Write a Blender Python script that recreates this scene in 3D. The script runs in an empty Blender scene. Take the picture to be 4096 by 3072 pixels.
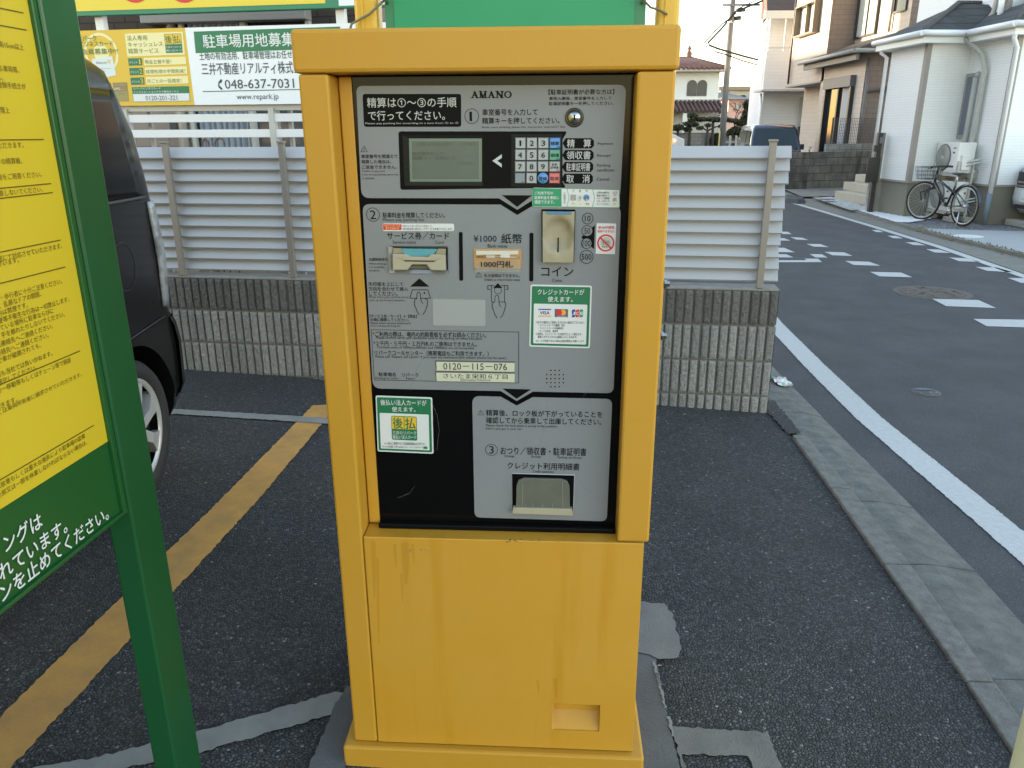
import bpy, bmesh, math, random
from mathutils import Vector, Matrix
random.seed(7)
R_ = math.radians
SC = bpy.context.scene
COL = SC.collection

# ------------------------------------------------------------------ camera, sky, sun, exposure
CAM_H, PITCH, ROLL, FPX = 1.5, R_(18.2), R_(0.27), 3063.0
cam_d = bpy.data.cameras.new("camera"); cam = bpy.data.objects.new("camera", cam_d); COL.objects.link(cam)
cam_d.sensor_width = 36.0; cam_d.lens = 36.0 * FPX / 4096.0
cam_d.clip_start = 0.02; cam_d.clip_end = 900
_rx = Matrix.Rotation(math.pi / 2 - PITCH, 4, 'X'); _rz = Matrix.Rotation(-ROLL, 4, 'Z')
cam.matrix_world = Matrix.Translation((0, 0, CAM_H)) @ _rx @ _rz
cam_d.dof.use_dof = True; cam_d.dof.focus_distance = 1.75; cam_d.dof.aperture_fstop = 64
SC.camera = cam

SUN_TO = Vector((-0.85, 0.50, 0.0)).normalized(); SUN_EL = R_(6.5)
SUN_AZ = math.atan2(SUN_TO.x, SUN_TO.y)            # clockwise from +Y
w = bpy.data.worlds.new("World"); SC.world = w; w.use_nodes = True
nt = w.node_tree; nt.nodes.clear()
sky = nt.nodes.new('ShaderNodeTexSky'); sky.sky_type = 'NISHITA'; sky.sun_disc = False
sky.sun_elevation = SUN_EL; sky.sun_rotation = SUN_AZ
sky.air_density = 1.0; sky.dust_density = 0.4; sky.ozone_density = 1.0; sky.altitude = 20
bg = nt.nodes.new('ShaderNodeBackground'); bg.inputs['Strength'].default_value = 0.15
ow = nt.nodes.new('ShaderNodeOutputWorld')
wb_ = nt.nodes.new('ShaderNodeMix'); wb_.data_type = 'RGBA'; wb_.blend_type = 'MULTIPLY'; wb_.inputs[0].default_value = 1.0; wb_.inputs[7].default_value = (1.12, 1.0, 0.95, 1)
nt.links.new(sky.outputs[0], wb_.inputs[6]); nt.links.new(wb_.outputs[2], bg.inputs['Color']); nt.links.new(bg.outputs[0], ow.inputs['Surface'])
sd = bpy.data.lights.new("sun", 'SUN'); sd.energy = 2.2; sd.angle = R_(0.5); sd.color = (1.0, 0.80, 0.54)
so = bpy.data.objects.new("sun", sd); COL.objects.link(so)
_l = Vector((SUN_TO.x * math.cos(SUN_EL), SUN_TO.y * math.cos(SUN_EL), math.sin(SUN_EL)))
so.rotation_euler = _l.to_track_quat('Z', 'Y').to_euler(); so.location = (0, 0, 30)
vs = SC.view_settings; vs.view_transform = 'Standard'; vs.look = 'None'; vs.exposure = 2.9; vs.gamma = 1.0
SC.render.engine = 'CYCLES'; SC.cycles.use_denoising = True
SC.cycles.max_bounces = 8; SC.cycles.diffuse_bounces = 4; SC.cycles.transparent_max_bounces = 8

# ------------------------------------------------------------------ rays through the photograph (4096 x 3072) used to measure real planes
def ray(px, py):
    u = (px - 2048) / FPX; v = (py - 1536) / FPX
    u, v = u * math.cos(ROLL) - v * math.sin(ROLL), u * math.sin(ROLL) + v * math.cos(ROLL)
    return Vector((u, math.cos(PITCH) - v * math.sin(PITCH), -(math.sin(PITCH) + v * math.cos(PITCH))))
class Face:
    """an upright real plane: origin O (x,y), horizontal direction at ang degrees, normal n to the viewer"""
    def __init__(s, O, ang, flip=1):
        a = R_(ang); s.O = Vector((O[0], O[1], 0)); s.x = Vector((math.cos(a), math.sin(a), 0))
        s.n = Vector((math.sin(a), -math.cos(a), 0)) * flip
    def px(s, px, py):
        d = ray(px, py); o = s.O - Vector((0, 0, CAM_H))
        t = s.n.dot(o) / s.n.dot(d); p = d * t + Vector((0, 0, CAM_H))
        return ((p - s.O).dot(s.x), p.z)
    def at(s, a, z, off=0.0):
        return s.O + s.x * a + Vector((0, 0, z)) + s.n * off
    def shift(s, d):
        f = Face((0, 0), 0); f.O = s.O + s.n * d; f.x = s.x; f.n = s.n; return f

# ------------------------------------------------------------------ materials
MATS = {}
def lin(c): return tuple(((v / 255) / 12.92 if v / 255 <= 0.04045 else ((v / 255 + 0.055) / 1.055) ** 2.4) for v in c)
def M(name, col, rough=0.5, metal=0.0, var=0.0, vscale=6.0, col2=None, bump=0.0, bscale=60.0, spec=0.5, coat=0.0,
      brick=None, alpha=None, trans=0.0, emit=0.0, voro=None, tint=False, streak=None, detail=6):
    if name in MATS: return MATS[name]
    m = bpy.data.materials.new(name); m.use_nodes = True; MATS[name] = m
    t = m.node_tree; N = t.nodes; L = t.links; b = N['Principled BSDF']
    b.inputs['Roughness'].default_value = rough; b.inputs['Metallic'].default_value = metal
    b.inputs['Specular IOR Level'].default_value = spec; b.inputs['Coat Weight'].default_value = coat
    b.inputs['Transmission Weight'].default_value = trans
    if alpha is not None: b.inputs['Alpha'].default_value = alpha
    c = (col[0], col[1], col[2], 1); b.inputs['Base Color'].default_value = c
    tc = N.new('ShaderNodeTexCoord'); P = tc.outputs['Object']
    out = None; hgt = None
    def mix(a, bb, f, mode='MIX'):
        n = N.new('ShaderNodeMix'); n.data_type = 'RGBA'; n.blend_type = mode; n.clamp_factor = True
        for s_, val in ((6, a), (7, bb)):
            if isinstance(val, tuple): n.inputs[s_].default_value = val
            else: L.new(val, n.inputs[s_])
        if isinstance(f, float): n.inputs[0].default_value = f
        else: L.new(f, n.inputs[0])
        return n.outputs[2]
    def noise(sc, det=6, vec=P, rough_=0.6):
        n = N.new('ShaderNodeTexNoise'); n.inputs['Scale'].default_value = sc; n.inputs['Detail'].default_value = det
        n.inputs['Roughness'].default_value = rough_; L.new(vec, n.inputs['Vector']); return n.outputs['Fac']
    def ramp(f, a, bb):
        n = N.new('ShaderNodeMapRange'); n.inputs[1].default_value = a; n.inputs[2].default_value = bb; L.new(f, n.inputs[0]); return n.outputs[0]
    if voro:                                  # aggregate: (cell scale, dark, light, bright fraction)
        vs_, ca, cb, frac, cc = voro
        # slight domain warp so the stones are uneven
        v = N.new('ShaderNodeTexVoronoi'); v.inputs['Scale'].default_value = vs_; v.inputs['Randomness'].default_value = 1.0; L.new(P, v.inputs['Vector'])
        v2 = N.new('ShaderNodeTexVoronoi'); v2.feature = 'DISTANCE_TO_EDGE'; v2.inputs['Scale'].default_value = vs_; L.new(P, v2.inputs['Vector'])
        sep = N.new('ShaderNodeSeparateColor'); L.new(v.outputs['Color'], sep.inputs[0])
        base = mix(ca + (1,), cb + (1,), sep.outputs[0])
        gt = N.new('ShaderNodeMath'); gt.operation = 'GREATER_THAN'; gt.inputs[1].default_value = 1 - frac; L.new(sep.outputs[1], gt.inputs[0])
        base = mix(base, cc + (1,), gt.outputs[0])
        gap = ramp(v2.outputs['Distance'], 0.0, 0.16)
        out = mix((ca[0] * .4, ca[1] * .4, ca[2] * .4, 1), base, gap)
        big = noise(2.2, 5); out = mix(out, mix(out, (1.45, 1.45, 1.45, 1), 1.0, 'MULTIPLY'), ramp(big, 0.4, 0.75))
        hgt = ramp(v2.outputs['Distance'], 0.0, 0.35)
    elif brick:                               # (w, h, mortar, colour2, mortar colour)
        bw, bh, mo, c2, cm = brick
        s = N.new('ShaderNodeSeparateXYZ'); L.new(P, s.inputs[0])
        ad = N.new('ShaderNodeMath'); ad.operation = 'ADD'; L.new(s.outputs[0], ad.inputs[0]); L.new(s.outputs[1], ad.inputs[1])
        cb_ = N.new('ShaderNodeCombineXYZ'); L.new(ad.outputs[0], cb_.inputs[0]); L.new(s.outputs[2], cb_.inputs[1])
        bt = N.new('ShaderNodeTexBrick'); L.new(cb_.outputs[0], bt.inputs['Vector'])
        bt.inputs['Scale'].default_value = 1.0; bt.inputs['Brick Width'].default_value = bw; bt.inputs['Row Height'].default_value = bh
        bt.inputs['Mortar Size'].default_value = mo; bt.inputs['Mortar Smooth'].default_value = 0.3
        bt.inputs['Color1'].default_value = c; bt.inputs['Color2'].default_value = c2 + (1,); bt.inputs['Mortar'].default_value = cm + (1,)
        out = bt.outputs['Color']
        inv = N.new('ShaderNodeMath'); inv.operation = 'SUBTRACT'; inv.inputs[0].default_value = 1; L.new(bt.outputs['Fac'], inv.inputs[1]); hgt = inv.outputs[0]
    if var > 0:
        a = out if out is not None else c
        c2_ = (col2 + (1,)) if col2 else (col[0] * .6, col[1] * .6, col[2] * .6, 1)
        f = ramp(noise(vscale, detail), 0.5 - 0.18, 0.5 + 0.22)
        mf = N.new('ShaderNodeMath'); mf.operation = 'MULTIPLY'; mf.inputs[1].default_value = var; L.new(f, mf.inputs[0])
        out = mix(a, c2_, mf.outputs[0])
    if streak:                                # vertical run marks: (x scale, z scale, amount, colour)
        mp = N.new('ShaderNodeMapping'); L.new(P, mp.inputs['Vector']); mp.inputs['Scale'].default_value = (streak[0], streak[0], streak[1])
        f = ramp(noise(1.0, 3, mp.outputs[0]), 0.56, 0.72)
        mf = N.new('ShaderNodeMath'); mf.operation = 'MULTIPLY'; mf.inputs[1].default_value = streak[2]; L.new(f, mf.inputs[0])
        out = mix(out if out is not None else c, streak[3] + (1,), mf.outputs[0])
    if tint:
        at = N.new('ShaderNodeAttribute'); at.attribute_name = 'tint'
        out = mix(out if out is not None else c, at.outputs['Color'], 1.0, 'MULTIPLY')
    if out is not None: L.new(out, b.inputs['Base Color'])
    if bump > 0:
        bn = N.new('ShaderNodeBump'); bn.inputs['Strength'].default_value = bump; bn.inputs['Distance'].default_value = 0.01
        if hgt is None or bscale > 0 and not (voro or brick): hgt = noise(bscale, 8)
        L.new(hgt, bn.inputs['Height']); L.new(bn.outputs[0], b.inputs['Normal'])
    if emit > 0:
        b.inputs['Emission Color'].default_value = c; b.inputs['Emission Strength'].default_value = emit
    return m

# ------------------------------------------------------------------ object helpers
FRAME = {}
def tag(o, label=None, cat=None, group=None, kind=None):
    if label: o['label'] = label
    if cat: o['category'] = cat
    if group: o['group'] = group
    if kind: o['kind'] = kind
    return o
def thing(name, label, cat, loc=(0, 0, 0), rz=0.0, group=None):
    o = bpy.data.objects.new(name, None); COL.objects.link(o)
    o.location = loc; o.rotation_euler = (0, 0, rz); o.empty_display_size = 0.1
    FRAME[o.name] = (Vector(loc), rz); return tag(o, label, cat, group)
def frame_of(o):
    while o.parent: o = o.parent
    return FRAME[o.name]
class MB:
    def __init__(s): s.v = []; s.f = []; s.mi = []; s.sm = []; s.col = None
    def add(s, vs_, fs, mi=0, sm=False):
        k = len(s.v); s.v += [Vector(p) for p in vs_]
        for f in fs: s.f.append([i + k for i in f]); s.mi.append(mi); s.sm.append(sm)
        return s
    def hexa(s, p, mi=0):                     # 8 corners: bottom ring 0-3, top ring 4-7
        return s.add(p, [(3, 2, 1, 0), (4, 5, 6, 7), (0, 1, 5, 4), (1, 2, 6, 5), (2, 3, 7, 6), (3, 0, 4, 7)], mi)
    def box(s, a, b, mi=0, T=None):
        p = [(a[0], a[1], a[2]), (b[0], a[1], a[2]), (b[0], b[1], a[2]), (a[0], b[1], a[2]),
             (a[0], a[1], b[2]), (b[0], a[1], b[2]), (b[0], b[1], b[2]), (a[0], b[1], b[2])]
        if T: p = [T(*q) for q in p]
        return s.hexa(p, mi)
    def prism(s, bot, top, mi=0, cap=True):   # two matching rings
        n = len(bot); fs = [(i, (i + 1) % n, n + (i + 1) % n, n + i) for i in range(n)]
        if cap: fs += [tuple(reversed(range(n))), tuple(range(n, 2 * n))]
        return s.add(list(bot) + list(top), fs, mi)
    def tube(s, path, r, n=8, mi=0, cap=True):
        P = [Vector(p) for p in path]; k = len(P); rs = r if isinstance(r, (list, tuple)) else [r] * k
        base = len(s.v); up = None
        for i in range(k):
            d = (P[min(i + 1, k - 1)] - P[max(i - 1, 0)]).normalized()
            if up is None: up = Vector((0, 0, 1)) if abs(d.z) < .9 else Vector((1, 0, 0))
            x = d.cross(up).normalized(); y = x.cross(d).normalized(); up = y
            for j in range(n):
                a = 2 * math.pi * j / n; s.v.append(P[i] + (x * math.cos(a) + y * math.sin(a)) * rs[i])
        for i in range(k - 1):
            for j in range(n):
                a = base + i * n; s.f.append([a + j, a + (j + 1) % n, a + n + (j + 1) % n, a + n + j]); s.mi.append(mi); s.sm.append(True)
        if cap:
            s.f.append([base + j for j in reversed(range(n))]); s.mi.append(mi); s.sm.append(False)
            s.f.append([base + (k - 1) * n + j for j in range(n)]); s.mi.append(mi); s.sm.append(False)
        return s
    def lathe(s, prof, c, ax, n=24, mi=0, sm=True):   # profile (radius, height along ax)
        ax = Vector(ax).normalized(); c = Vector(c)
        u = ax.orthogonal().normalized(); v = ax.cross(u); base = len(s.v); k = len(prof)
        for (r, h) in prof:
            for j in range(n):
                a = 2 * math.pi * j / n; s.v.append(c + ax * h + (u * math.cos(a) + v * math.sin(a)) * r)
        for i in range(k - 1):
            for j in range(n):
                a = base + i * n; s.f.append([a + j, a + (j + 1) % n, a + n + (j + 1) % n, a + n + j]); s.mi.append(mi); s.sm.append(sm)
        return s
    def build(s, name, mats, parent=None, world=True, bevel=0.0, loc=None, seg=2, tint=None):
        if not isinstance(mats, (list, tuple)): mats = [mats]
        me = bpy.data.meshes.new(name); vs_ = s.v
        if parent is not None and world:
            L0, rz = frame_of(parent); Mi = Matrix.Rotation(-rz, 3, 'Z'); vs_ = [Mi @ (p - L0) for p in vs_]
        elif loc is not None: L0 = Vector(loc); vs_ = [p - L0 for p in vs_]
        me.from_pydata([tuple(p) for p in vs_], [], s.f)
        for m in mats: me.materials.append(m)
        me.polygons.foreach_set('material_index', s.mi); me.polygons.foreach_set('use_smooth', s.sm)
        if tint:
            ca = me.color_attributes.new('tint', 'FLOAT_COLOR', 'POINT')
            for i, cc in enumerate(tint): ca.data[i].color = (cc, cc, cc, 1) if not isinstance(cc, tuple) else cc + (1,)
        me.update(); o = bpy.data.objects.new(name, me); COL.objects.link(o)
        if loc is not None and parent is None: o.location = loc
        if parent is not None: o.parent = parent
        if bevel > 0:
            bmod = o.modifiers.new('bevel', 'BEVEL'); bmod.width = bevel; bmod.segments = seg; bmod.limit_method = 'ANGLE'; bmod.angle_limit = R_(40)
        return o
def structure(name, mb, mats, **k):
    o = mb.build(name, mats, **k); o['kind'] = 'structure'; return o
def copy_tree(o, parent=None):
    c = o.copy(); COL.objects.link(c)
    if parent is not None: c.parent = parent
    for ch in list(o.children): copy_tree(ch, c)
    return c
def cut(mb, cutter, name, mats, parent, bevel=0.0, seg=2, solver='EXACT'):
    """mesh minus cutter, as one real mesh"""
    a = mb.build('tmp_a', mats); b = cutter.build('tmp_b', mats)
    for o in (a, b):
        bm = bmesh.new(); bm.from_mesh(o.data); bmesh.ops.recalc_face_normals(bm, faces=bm.faces); bm.to_mesh(o.data); bm.free()
    md = a.modifiers.new('b', 'BOOLEAN'); md.operation = 'DIFFERENCE'; md.object = b; md.solver = solver
    dg = bpy.context.evaluated_depsgraph_get(); dg.update()
    me = bpy.data.meshes.new_from_object(a.evaluated_get(dg)); me.name = name
    bpy.data.objects.remove(a); bpy.data.objects.remove(b)
    L0, rz = frame_of(parent); me.transform((Matrix.Translation(L0) @ Matrix.Rotation(rz, 4, 'Z')).inverted())
    o = bpy.data.objects.new(name, me); COL.objects.link(o); o.parent = parent
    if bevel > 0:
        bmod = o.modifiers.new('bevel', 'BEVEL'); bmod.width = bevel; bmod.segments = seg; bmod.limit_method = 'ANGLE'; bmod.angle_limit = R_(40)
    return o

# ------------------------------------------------------------------ lettering
_TXT = {}
def glyphs(s, bold=0.0):
    k = (s, bold)
    if k in _TXT: return _TXT[k]
    c = bpy.data.curves.new('t', 'FONT'); c.body = s; c.size = 1; c.fill_mode = 'FRONT'; c.resolution_u = 2; c.offset = bold
    o = bpy.data.objects.new('t', c); COL.objects.link(o)
    dg = bpy.context.evaluated_depsgraph_get(); dg.update()
    me = bpy.data.meshes.new_from_object(o.evaluated_get(dg))
    vs_ = [(v.co.x, v.co.y) for v in me.vertices]; fs = [tuple(p.vertices) for p in me.polygons]
    bpy.data.objects.remove(o); bpy.data.curves.remove(c); bpy.data.meshes.remove(me)
    _TXT[k] = (vs_, fs); return _TXT[k]
def letters(mb, face, s, box, mi=0, off=0.0012, bold=0.0):
    """box = (a0, z0, a1, z1): ink rectangle in metres on the face"""
    vs_, fs = glyphs(s)
    if not vs_: return
    x0 = min(v[0] for v in vs_); x1 = max(v[0] for v in vs_); y0 = min(v[1] for v in vs_); y1 = max(v[1] for v in vs_)
    if s == '1': m_x = (box[0] + box[2]) / 2; hw_ = (box[3] - box[1]) * .14; box = (m_x - hw_, box[1], m_x + hw_, box[3])
    sx = (box[2] - box[0]) / max(x1 - x0, 1e-6); sy = (box[3] - box[1]) / max(y1 - y0, 1e-6)
    cps = [(0, 0)] if bold < .005 else [(-bold, 0), (bold, 0), (0, -bold), (0, bold)]   # heavier strokes: shifted layers, each proud of the last
    for k, (dx, dy) in enumerate(cps):
        mb.add([face.at(box[0] + (v[0] - x0 + dx) * sx, box[1] + (v[1] - y0 + dy) * sy, off + k * 7e-5) for v in vs_], fs, mi)
def rowbox(face, l, t, r, b):
    """ink rectangle measured as a picture box; takes out the row's slope"""
    a0, z0 = face.px(l, (t + b) / 2); a1, z1 = face.px(r, (t + b) / 2)
    dz = abs(z1 - z0)                          # vertical drift of a level row across the box
    zt = face.px((l + r) / 2, t)[1]; zb = face.px((l + r) / 2, b)[1]
    h = max((zt - zb) - dz, 0.35 * (zt - zb)); zc = (zt + zb) / 2
    return (a0, zc - h / 2, a1, zc + h / 2)
def rounded(pts, r, n=5):
    out = []; k = len(pts)
    for i in range(k):
        p = Vector(pts[i]).to_2d(); a = Vector(pts[i - 1]).to_2d(); b = Vector(pts[(i + 1) % k]).to_2d()
        rr = r[i] if isinstance(r, (list, tuple)) else r
        if rr <= 0: out.append((p.x, p.y)); continue
        u = (a - p).normalized(); v = (b - p).normalized(); ang = math.acos(max(-1, min(1, u.dot(v))))
        d = min(rr / max(math.tan(ang / 2), .05), (a - p).length * .45, (b - p).length * .45)
        p0 = p + u * d; p1 = p + v * d
        for j in range(n + 1):
            t = j / n; q = p0 * (1 - t) ** 2 + p * 2 * t * (1 - t) + p1 * t ** 2; out.append((q.x, q.y))
    return out
def plate(mb, face, pts, off=0.001, thick=0.0, mi=0):
    """flat polygon (metres on the face), optionally with thickness"""
    top = [face.at(a, z, off) for a, z in pts]; n = len(pts)
    area = sum(pts[i][0] * pts[(i + 1) % n][1] - pts[(i + 1) % n][0] * pts[i][1] for i in range(n))
    idx = list(range(n)) if area > 0 else list(reversed(range(n)))
    if thick > 0:
        bot = [face.at(a, z, off - thick) for a, z in pts]
        mb.add(top + bot, [idx] + [(idx[i], idx[i] + n, idx[(i + 1) % n] + n, idx[(i + 1) % n]) for i in range(n)], mi)
    else: mb.add(top, [idx], mi)
def stroke(mb, face, pts, wd, off=0.0012, mi=0):
    for i in range(len(pts) - 1):
        a = Vector(pts[i]); b = Vector(pts[i + 1]); d = (b - a)
        if d.length < 1e-7: continue
        d = d.normalized(); nrm = Vector((-d.y, d.x)) * wd / 2; a2 = a - d * wd * .3; b2 = b + d * wd * .3
        plate(mb, face, [tuple(a2 + nrm), tuple(a2 - nrm), tuple(b2 - nrm), tuple(b2 + nrm)], off, 0, mi)
def disc(mb, face, c, r, off, mi=0, n=24, r0=0.0):
    o = [(c[0] + r * math.cos(2 * math.pi * i / n), c[1] + r * math.sin(2 * math.pi * i / n)) for i in range(n)]
    if r0 <= 0: plate(mb, face, o, off, 0, mi); return
    q = [(c[0] + r0 * math.cos(2 * math.pi * i / n), c[1] + r0 * math.sin(2 * math.pi * i / n)) for i in range(n)]
    for i in range(n):
        j = (i + 1) % n; plate(mb, face, [o[i], o[j], q[j], q[i]], off, 0, mi)
def rect(a0, z0, a1, z1): return [(a0, z0), (a1, z0), (a1, z1), (a0, z1)]

# ------------------------------------------------------------------ shared materials
def lot_z(x): return -0.035 * (x - 1.43)
YEL = M('yellow_paint', (0.545, 0.268, 0.018), rough=0.42, var=0.6, vscale=1.9, col2=(0.575, 0.325, 0.075), bump=0.04, bscale=220, spec=0.4, streak=(16, 1.1, 0.5, (0.48, 0.225, 0.008)))
YEL2 = M('yellow_paint_faded', (0.52, 0.26, 0.019), rough=0.5, var=0.35, vscale=3.1, col2=(0.54, 0.30, 0.066), bump=0.04, bscale=220, spec=0.4)
BLK = M('black_panel', (0.004, 0.0038, 0.0042), rough=0.12, spec=0.14)
BLKM = M('black_plastic', (0.005, 0.005, 0.0058), rough=0.4, spec=.07)
GRYP = M('silver_panel', (0.222, 0.231, 0.250), rough=0.36, spec=0.25, var=0.3, vscale=5, col2=(0.252, 0.262, 0.280))
INK = M('black_ink', (0.006, 0.006, 0.007), rough=0.6, spec=.12)
WHT = M('white_vinyl', (0.66, 0.67, 0.69), rough=0.4)
LGT = M('light_print', (0.50, 0.51, 0.52), rough=0.5)
CREAM = M('cream_plastic', (0.40, 0.365, 0.28), rough=0.45, var=0.4, vscale=25, col2=(0.34, 0.28, 0.185))
GRN = M('sticker_green', (0.009, 0.155, 0.068), rough=0.4)
GRN2 = M('bright_green', (0.010, 0.27, 0.13), rough=0.4)
RED = M('print_red', (0.62, 0.02, 0.03), rough=0.45)
BLU = M('print_blue', (0.03, 0.06, 0.26), rough=0.45)
ORG = M('print_orange', (0.80, 0.33, 0.07), rough=0.45)
GOLD = M('print_gold', (0.72, 0.45, 0.03), rough=0.45)
STEEL = M('bright_steel', (0.55, 0.55, 0.54), rough=0.25, metal=1.0)
GALV = M('galvanised', (0.45, 0.46, 0.47), rough=0.45, metal=0.7)
DKGREY = M('dark_print', (0.10, 0.10, 0.11), rough=0.5)

rnd0 = random.Random(11)
# ------------------------------------------------------------------ parking payment machine
MYAW = 3.3
FM = Face((0, 1.45), -MYAW)                     # front plane of the cabinet
mach = thing('payment_machine', 'tall yellow parking payment machine with a black and grey front panel', 'payment machine', (0, 1.45, lot_z(0)), -R_(MYAW))
def mt(s, d, z): return FM.at(s, z, -d)         # s along the front, d into the cabinet
def mbox(s0, s1, d0, d1, z0, z1, mi=0, mb=None):
    return (mb or MB()).box((s0, d0, z0), (s1, d1, z1), mi, T=mt)
mbox(-.388, .2935, -.004, .43, 1.6015, 1.674).build('hood', YEL2, mach, bevel=.007)
mbox(-.381, -.3255, 0, .40, .1205, 1.600).build('side_wing', YEL2, mach, bevel=.005)
mbox(.2215, .2885, 0, .40, .674, 1.600).build('side_wing', YEL2, mach, bevel=.005)
mbox(-.379, .2765, .082, .402, .1205, 1.598).build('cabinet_body', YEL, mach, bevel=.004)
mbox(-.3235, -.298, .056, .081, .675, 1.599).build('inner_frame', YEL2, mach, bevel=.003)
mbox(-.405, .304, -.018, .44, lot_z(0) - .03, .119).build('plinth', YEL2, mach, bevel=.006)
# lower door with a finger recess
h0 = FM.px(2212, 2816); h1 = FM.px(2396, 2927)
door = mbox(-.3238, .2785, 0, .08, .122, .6715)
hh_ = h0[1] - h1[1]; pr_ = [(-.02, h1[1]), (.004, h1[1]), (.030, h1[1] + hh_ * .46), (.032, h0[1]), (-.02, h0[1])]
rec = MB().prism([mt(h0[0], d, z) for d, z in pr_], [mt(h1[0], d, z) for d, z in pr_])
dr = cut(door, rec, 'lower_door', [YEL], mach, bevel=.006)
tag(dr, 'lower yellow door with water stains and a square finger recess')
dc = MB(); c7 = lambda x, y: (1100 + x * .7667, 1800 + y * .7667)
def decal(pts, mi, off=.0012, rr=.004): q = [FM.px(*c7(*p)) for p in pts]; plate(dc, FM, rounded(q, rr), off, 0, mi)
for x, y0, y1, w_ in ((512, 470, 770, 13), (535, 560, 1010, 7), (676, 480, 700, 22), (660, 640, 790, 8), (625, 490, 610, 9), (718, 490, 590, 7), (1460, 1190, 1290, 12), (1370, 1200, 1270, 8)):
    decal([(x - w_, y0), (x + w_, y0), (x + w_ * .9 + 4, (y0 + y1) / 2), (x + w_ * .3 + 8, y1), (x - w_ * .3 + 7, y1), (x - w_ * .7 + 3, (y0 + y1) / 2)], 0)
for k in range(26):
    x, y = 1200 + 280 * rnd0.random(), 462 + 16 * rnd0.random(); r = rnd0.uniform(1.5, 4); decal([(x - r, y), (x, y - r), (x + r * 1.5, y), (x, y + r)], 1 if k % 3 else 2, .0016, 0)
for k in range(14):
    x, y = 680 + 130 * rnd0.random(), 515 + 16 * rnd0.random(); r = rnd0.uniform(3, 7); decal([(x - r, y), (x, y - r * .6), (x + r, y), (x, y + r * .6)], 2, .0014, 0)
def join(o, mb, mats):        # lay marks into a part's own mesh
    me = o.data; k0 = len(me.materials); L0, rz = frame_of(o); Mi = Matrix.Rotation(-rz, 3, 'Z')
    for m in mats: me.materials.append(m)
    bm = bmesh.new(); bm.from_mesh(me); vv = [bm.verts.new(Mi @ (p - L0)) for p in mb.v]
    for f, mi in zip(mb.f, mb.mi):
        nf = bm.faces.new([vv[i] for i in f]); nf.material_index = k0 + mi
    bm.to_mesh(me); bm.free()
join(dr, dc, [M('drip_yellow', (.47, .215, .006), rough=.3, alpha=.12), M('paint_chip', (.05, .045, .04), rough=.8), M('pale_scuff', (.50, .36, .16), rough=.6, alpha=.6)])
# control panel (recessed 55 mm)
FP = FM.shift(-.055)
pan = mbox(-.2985, .2300, .055, .080, .676, 1.600).build('control_panel', [BLK], mach, bevel=.002)
mbox(-.298, .2205, .036, .0545, .672, .684).build('panel_sill', BLKM, mach, bevel=.003)
cA = lambda x, y: (1400 + .3014 * x, 300 + .3014 * y)
cB = lambda x, y: (1950 + .3315 * x, 300 + .3315 * y)
cC = lambda x, y: (1400 + .3617 * x, 800 + .3617 * y)
cD = lambda x, y: (1950 + .3737 * x, 780 + .3737 * y)
cE = lambda x, y: (1400 + .3616 * x, 1250 + .3616 * y)
cF = lambda x, y: (1850 + .3737 * x, 1500 + .3737 * y)
cS = lambda x, y: (x, y)
PT = lambda crop, x, y, f=FP: f.px(*crop(x, y))
def poly(crop, pts, f=FP): return [f.px(*crop(*p)) for p in pts]
def trect(crop, l, t, r, b, f=FP):              # upright rectangle on the panel from a picture box
    bx = rowbox(f, *crop(l, t), *crop(r, b)); return bx
# three grey plates
pl = MB()
p1 = poly(cS, [(1425.6, 344), (2505, 339), (2480, 792), (2142, 793), (2069, 839), (1996, 793), (1446.7, 792)])
plate(pl, FP, rounded(p1, [.012, .014, .012, .003, .003, .003, .016]), .0018, .0016)
p2 = poly(cS, [(1450.6, 816), (2002, 818), (2069, 860), (2136, 820), (2484, 826), (2453.5, 1572), (2131, 1565.5), (2066.7, 1603), (2003, 1563), (1492, 1553)])
plate(pl, FP, rounded(p2, [.014, .003, .003, .003, .014, .014, .003, .003, .003, .018]), .0018, .0016)
p3 = poly(cS, [(1889, 1583), (2003, 1586), (2066.7, 1622), (2131, 1588), (2449, 1595), (2427, 2084), (1898.6, 2068)])
plate(pl, FP, rounded(p3, [.016, .003, .003, .003, .014, .014, .014]), .0018, .0016)
greyp = pl.build('grey_plate', GRYP, pan)
# printed lettering of the panel: materials 0 ink, 1 light print, 2 black panel print
let = MB(); OFF = .0026
def T(crop, s, l, t, r, b, mi=0, bold=None, f=FP, mb=None, off=OFF):
    if bold is None: bold = .007 if max(map(ord, s)) > 0x2fff else .003
    letters(mb if mb is not None else let, f, s, trect(crop, l, t, r, b, f), mi, off, bold)
def PG(crop, pts, mi=0, off=OFF, rr=0, f=FP, mb=None):
    q = poly(crop, pts, f); plate(mb if mb is not None else let, f, rounded(q, rr) if rr else q, off, 0, mi)
def RC(crop, x, y, r, wd, mi=0, off=OFF, f=FP, mb=None):
    c = f.px(*crop(x, y)); q = f.px(*crop(x + r, y)); rad = abs(q[0] - c[0]); k = wd * rad / r
    disc(mb if mb is not None else let, f, c, rad, off, mi, 32, rad - k)
def ST(crop, pts, wd, mi=0, off=OFF, f=FP, mb=None):
    q = poly(crop, pts, f); a = f.px(*crop(0, 0)); b = f.px(*crop(100, 0)); k = (b[0] - a[0]) / 100
    stroke(mb if mb is not None else let, f, q, wd * k, off, mi)
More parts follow.
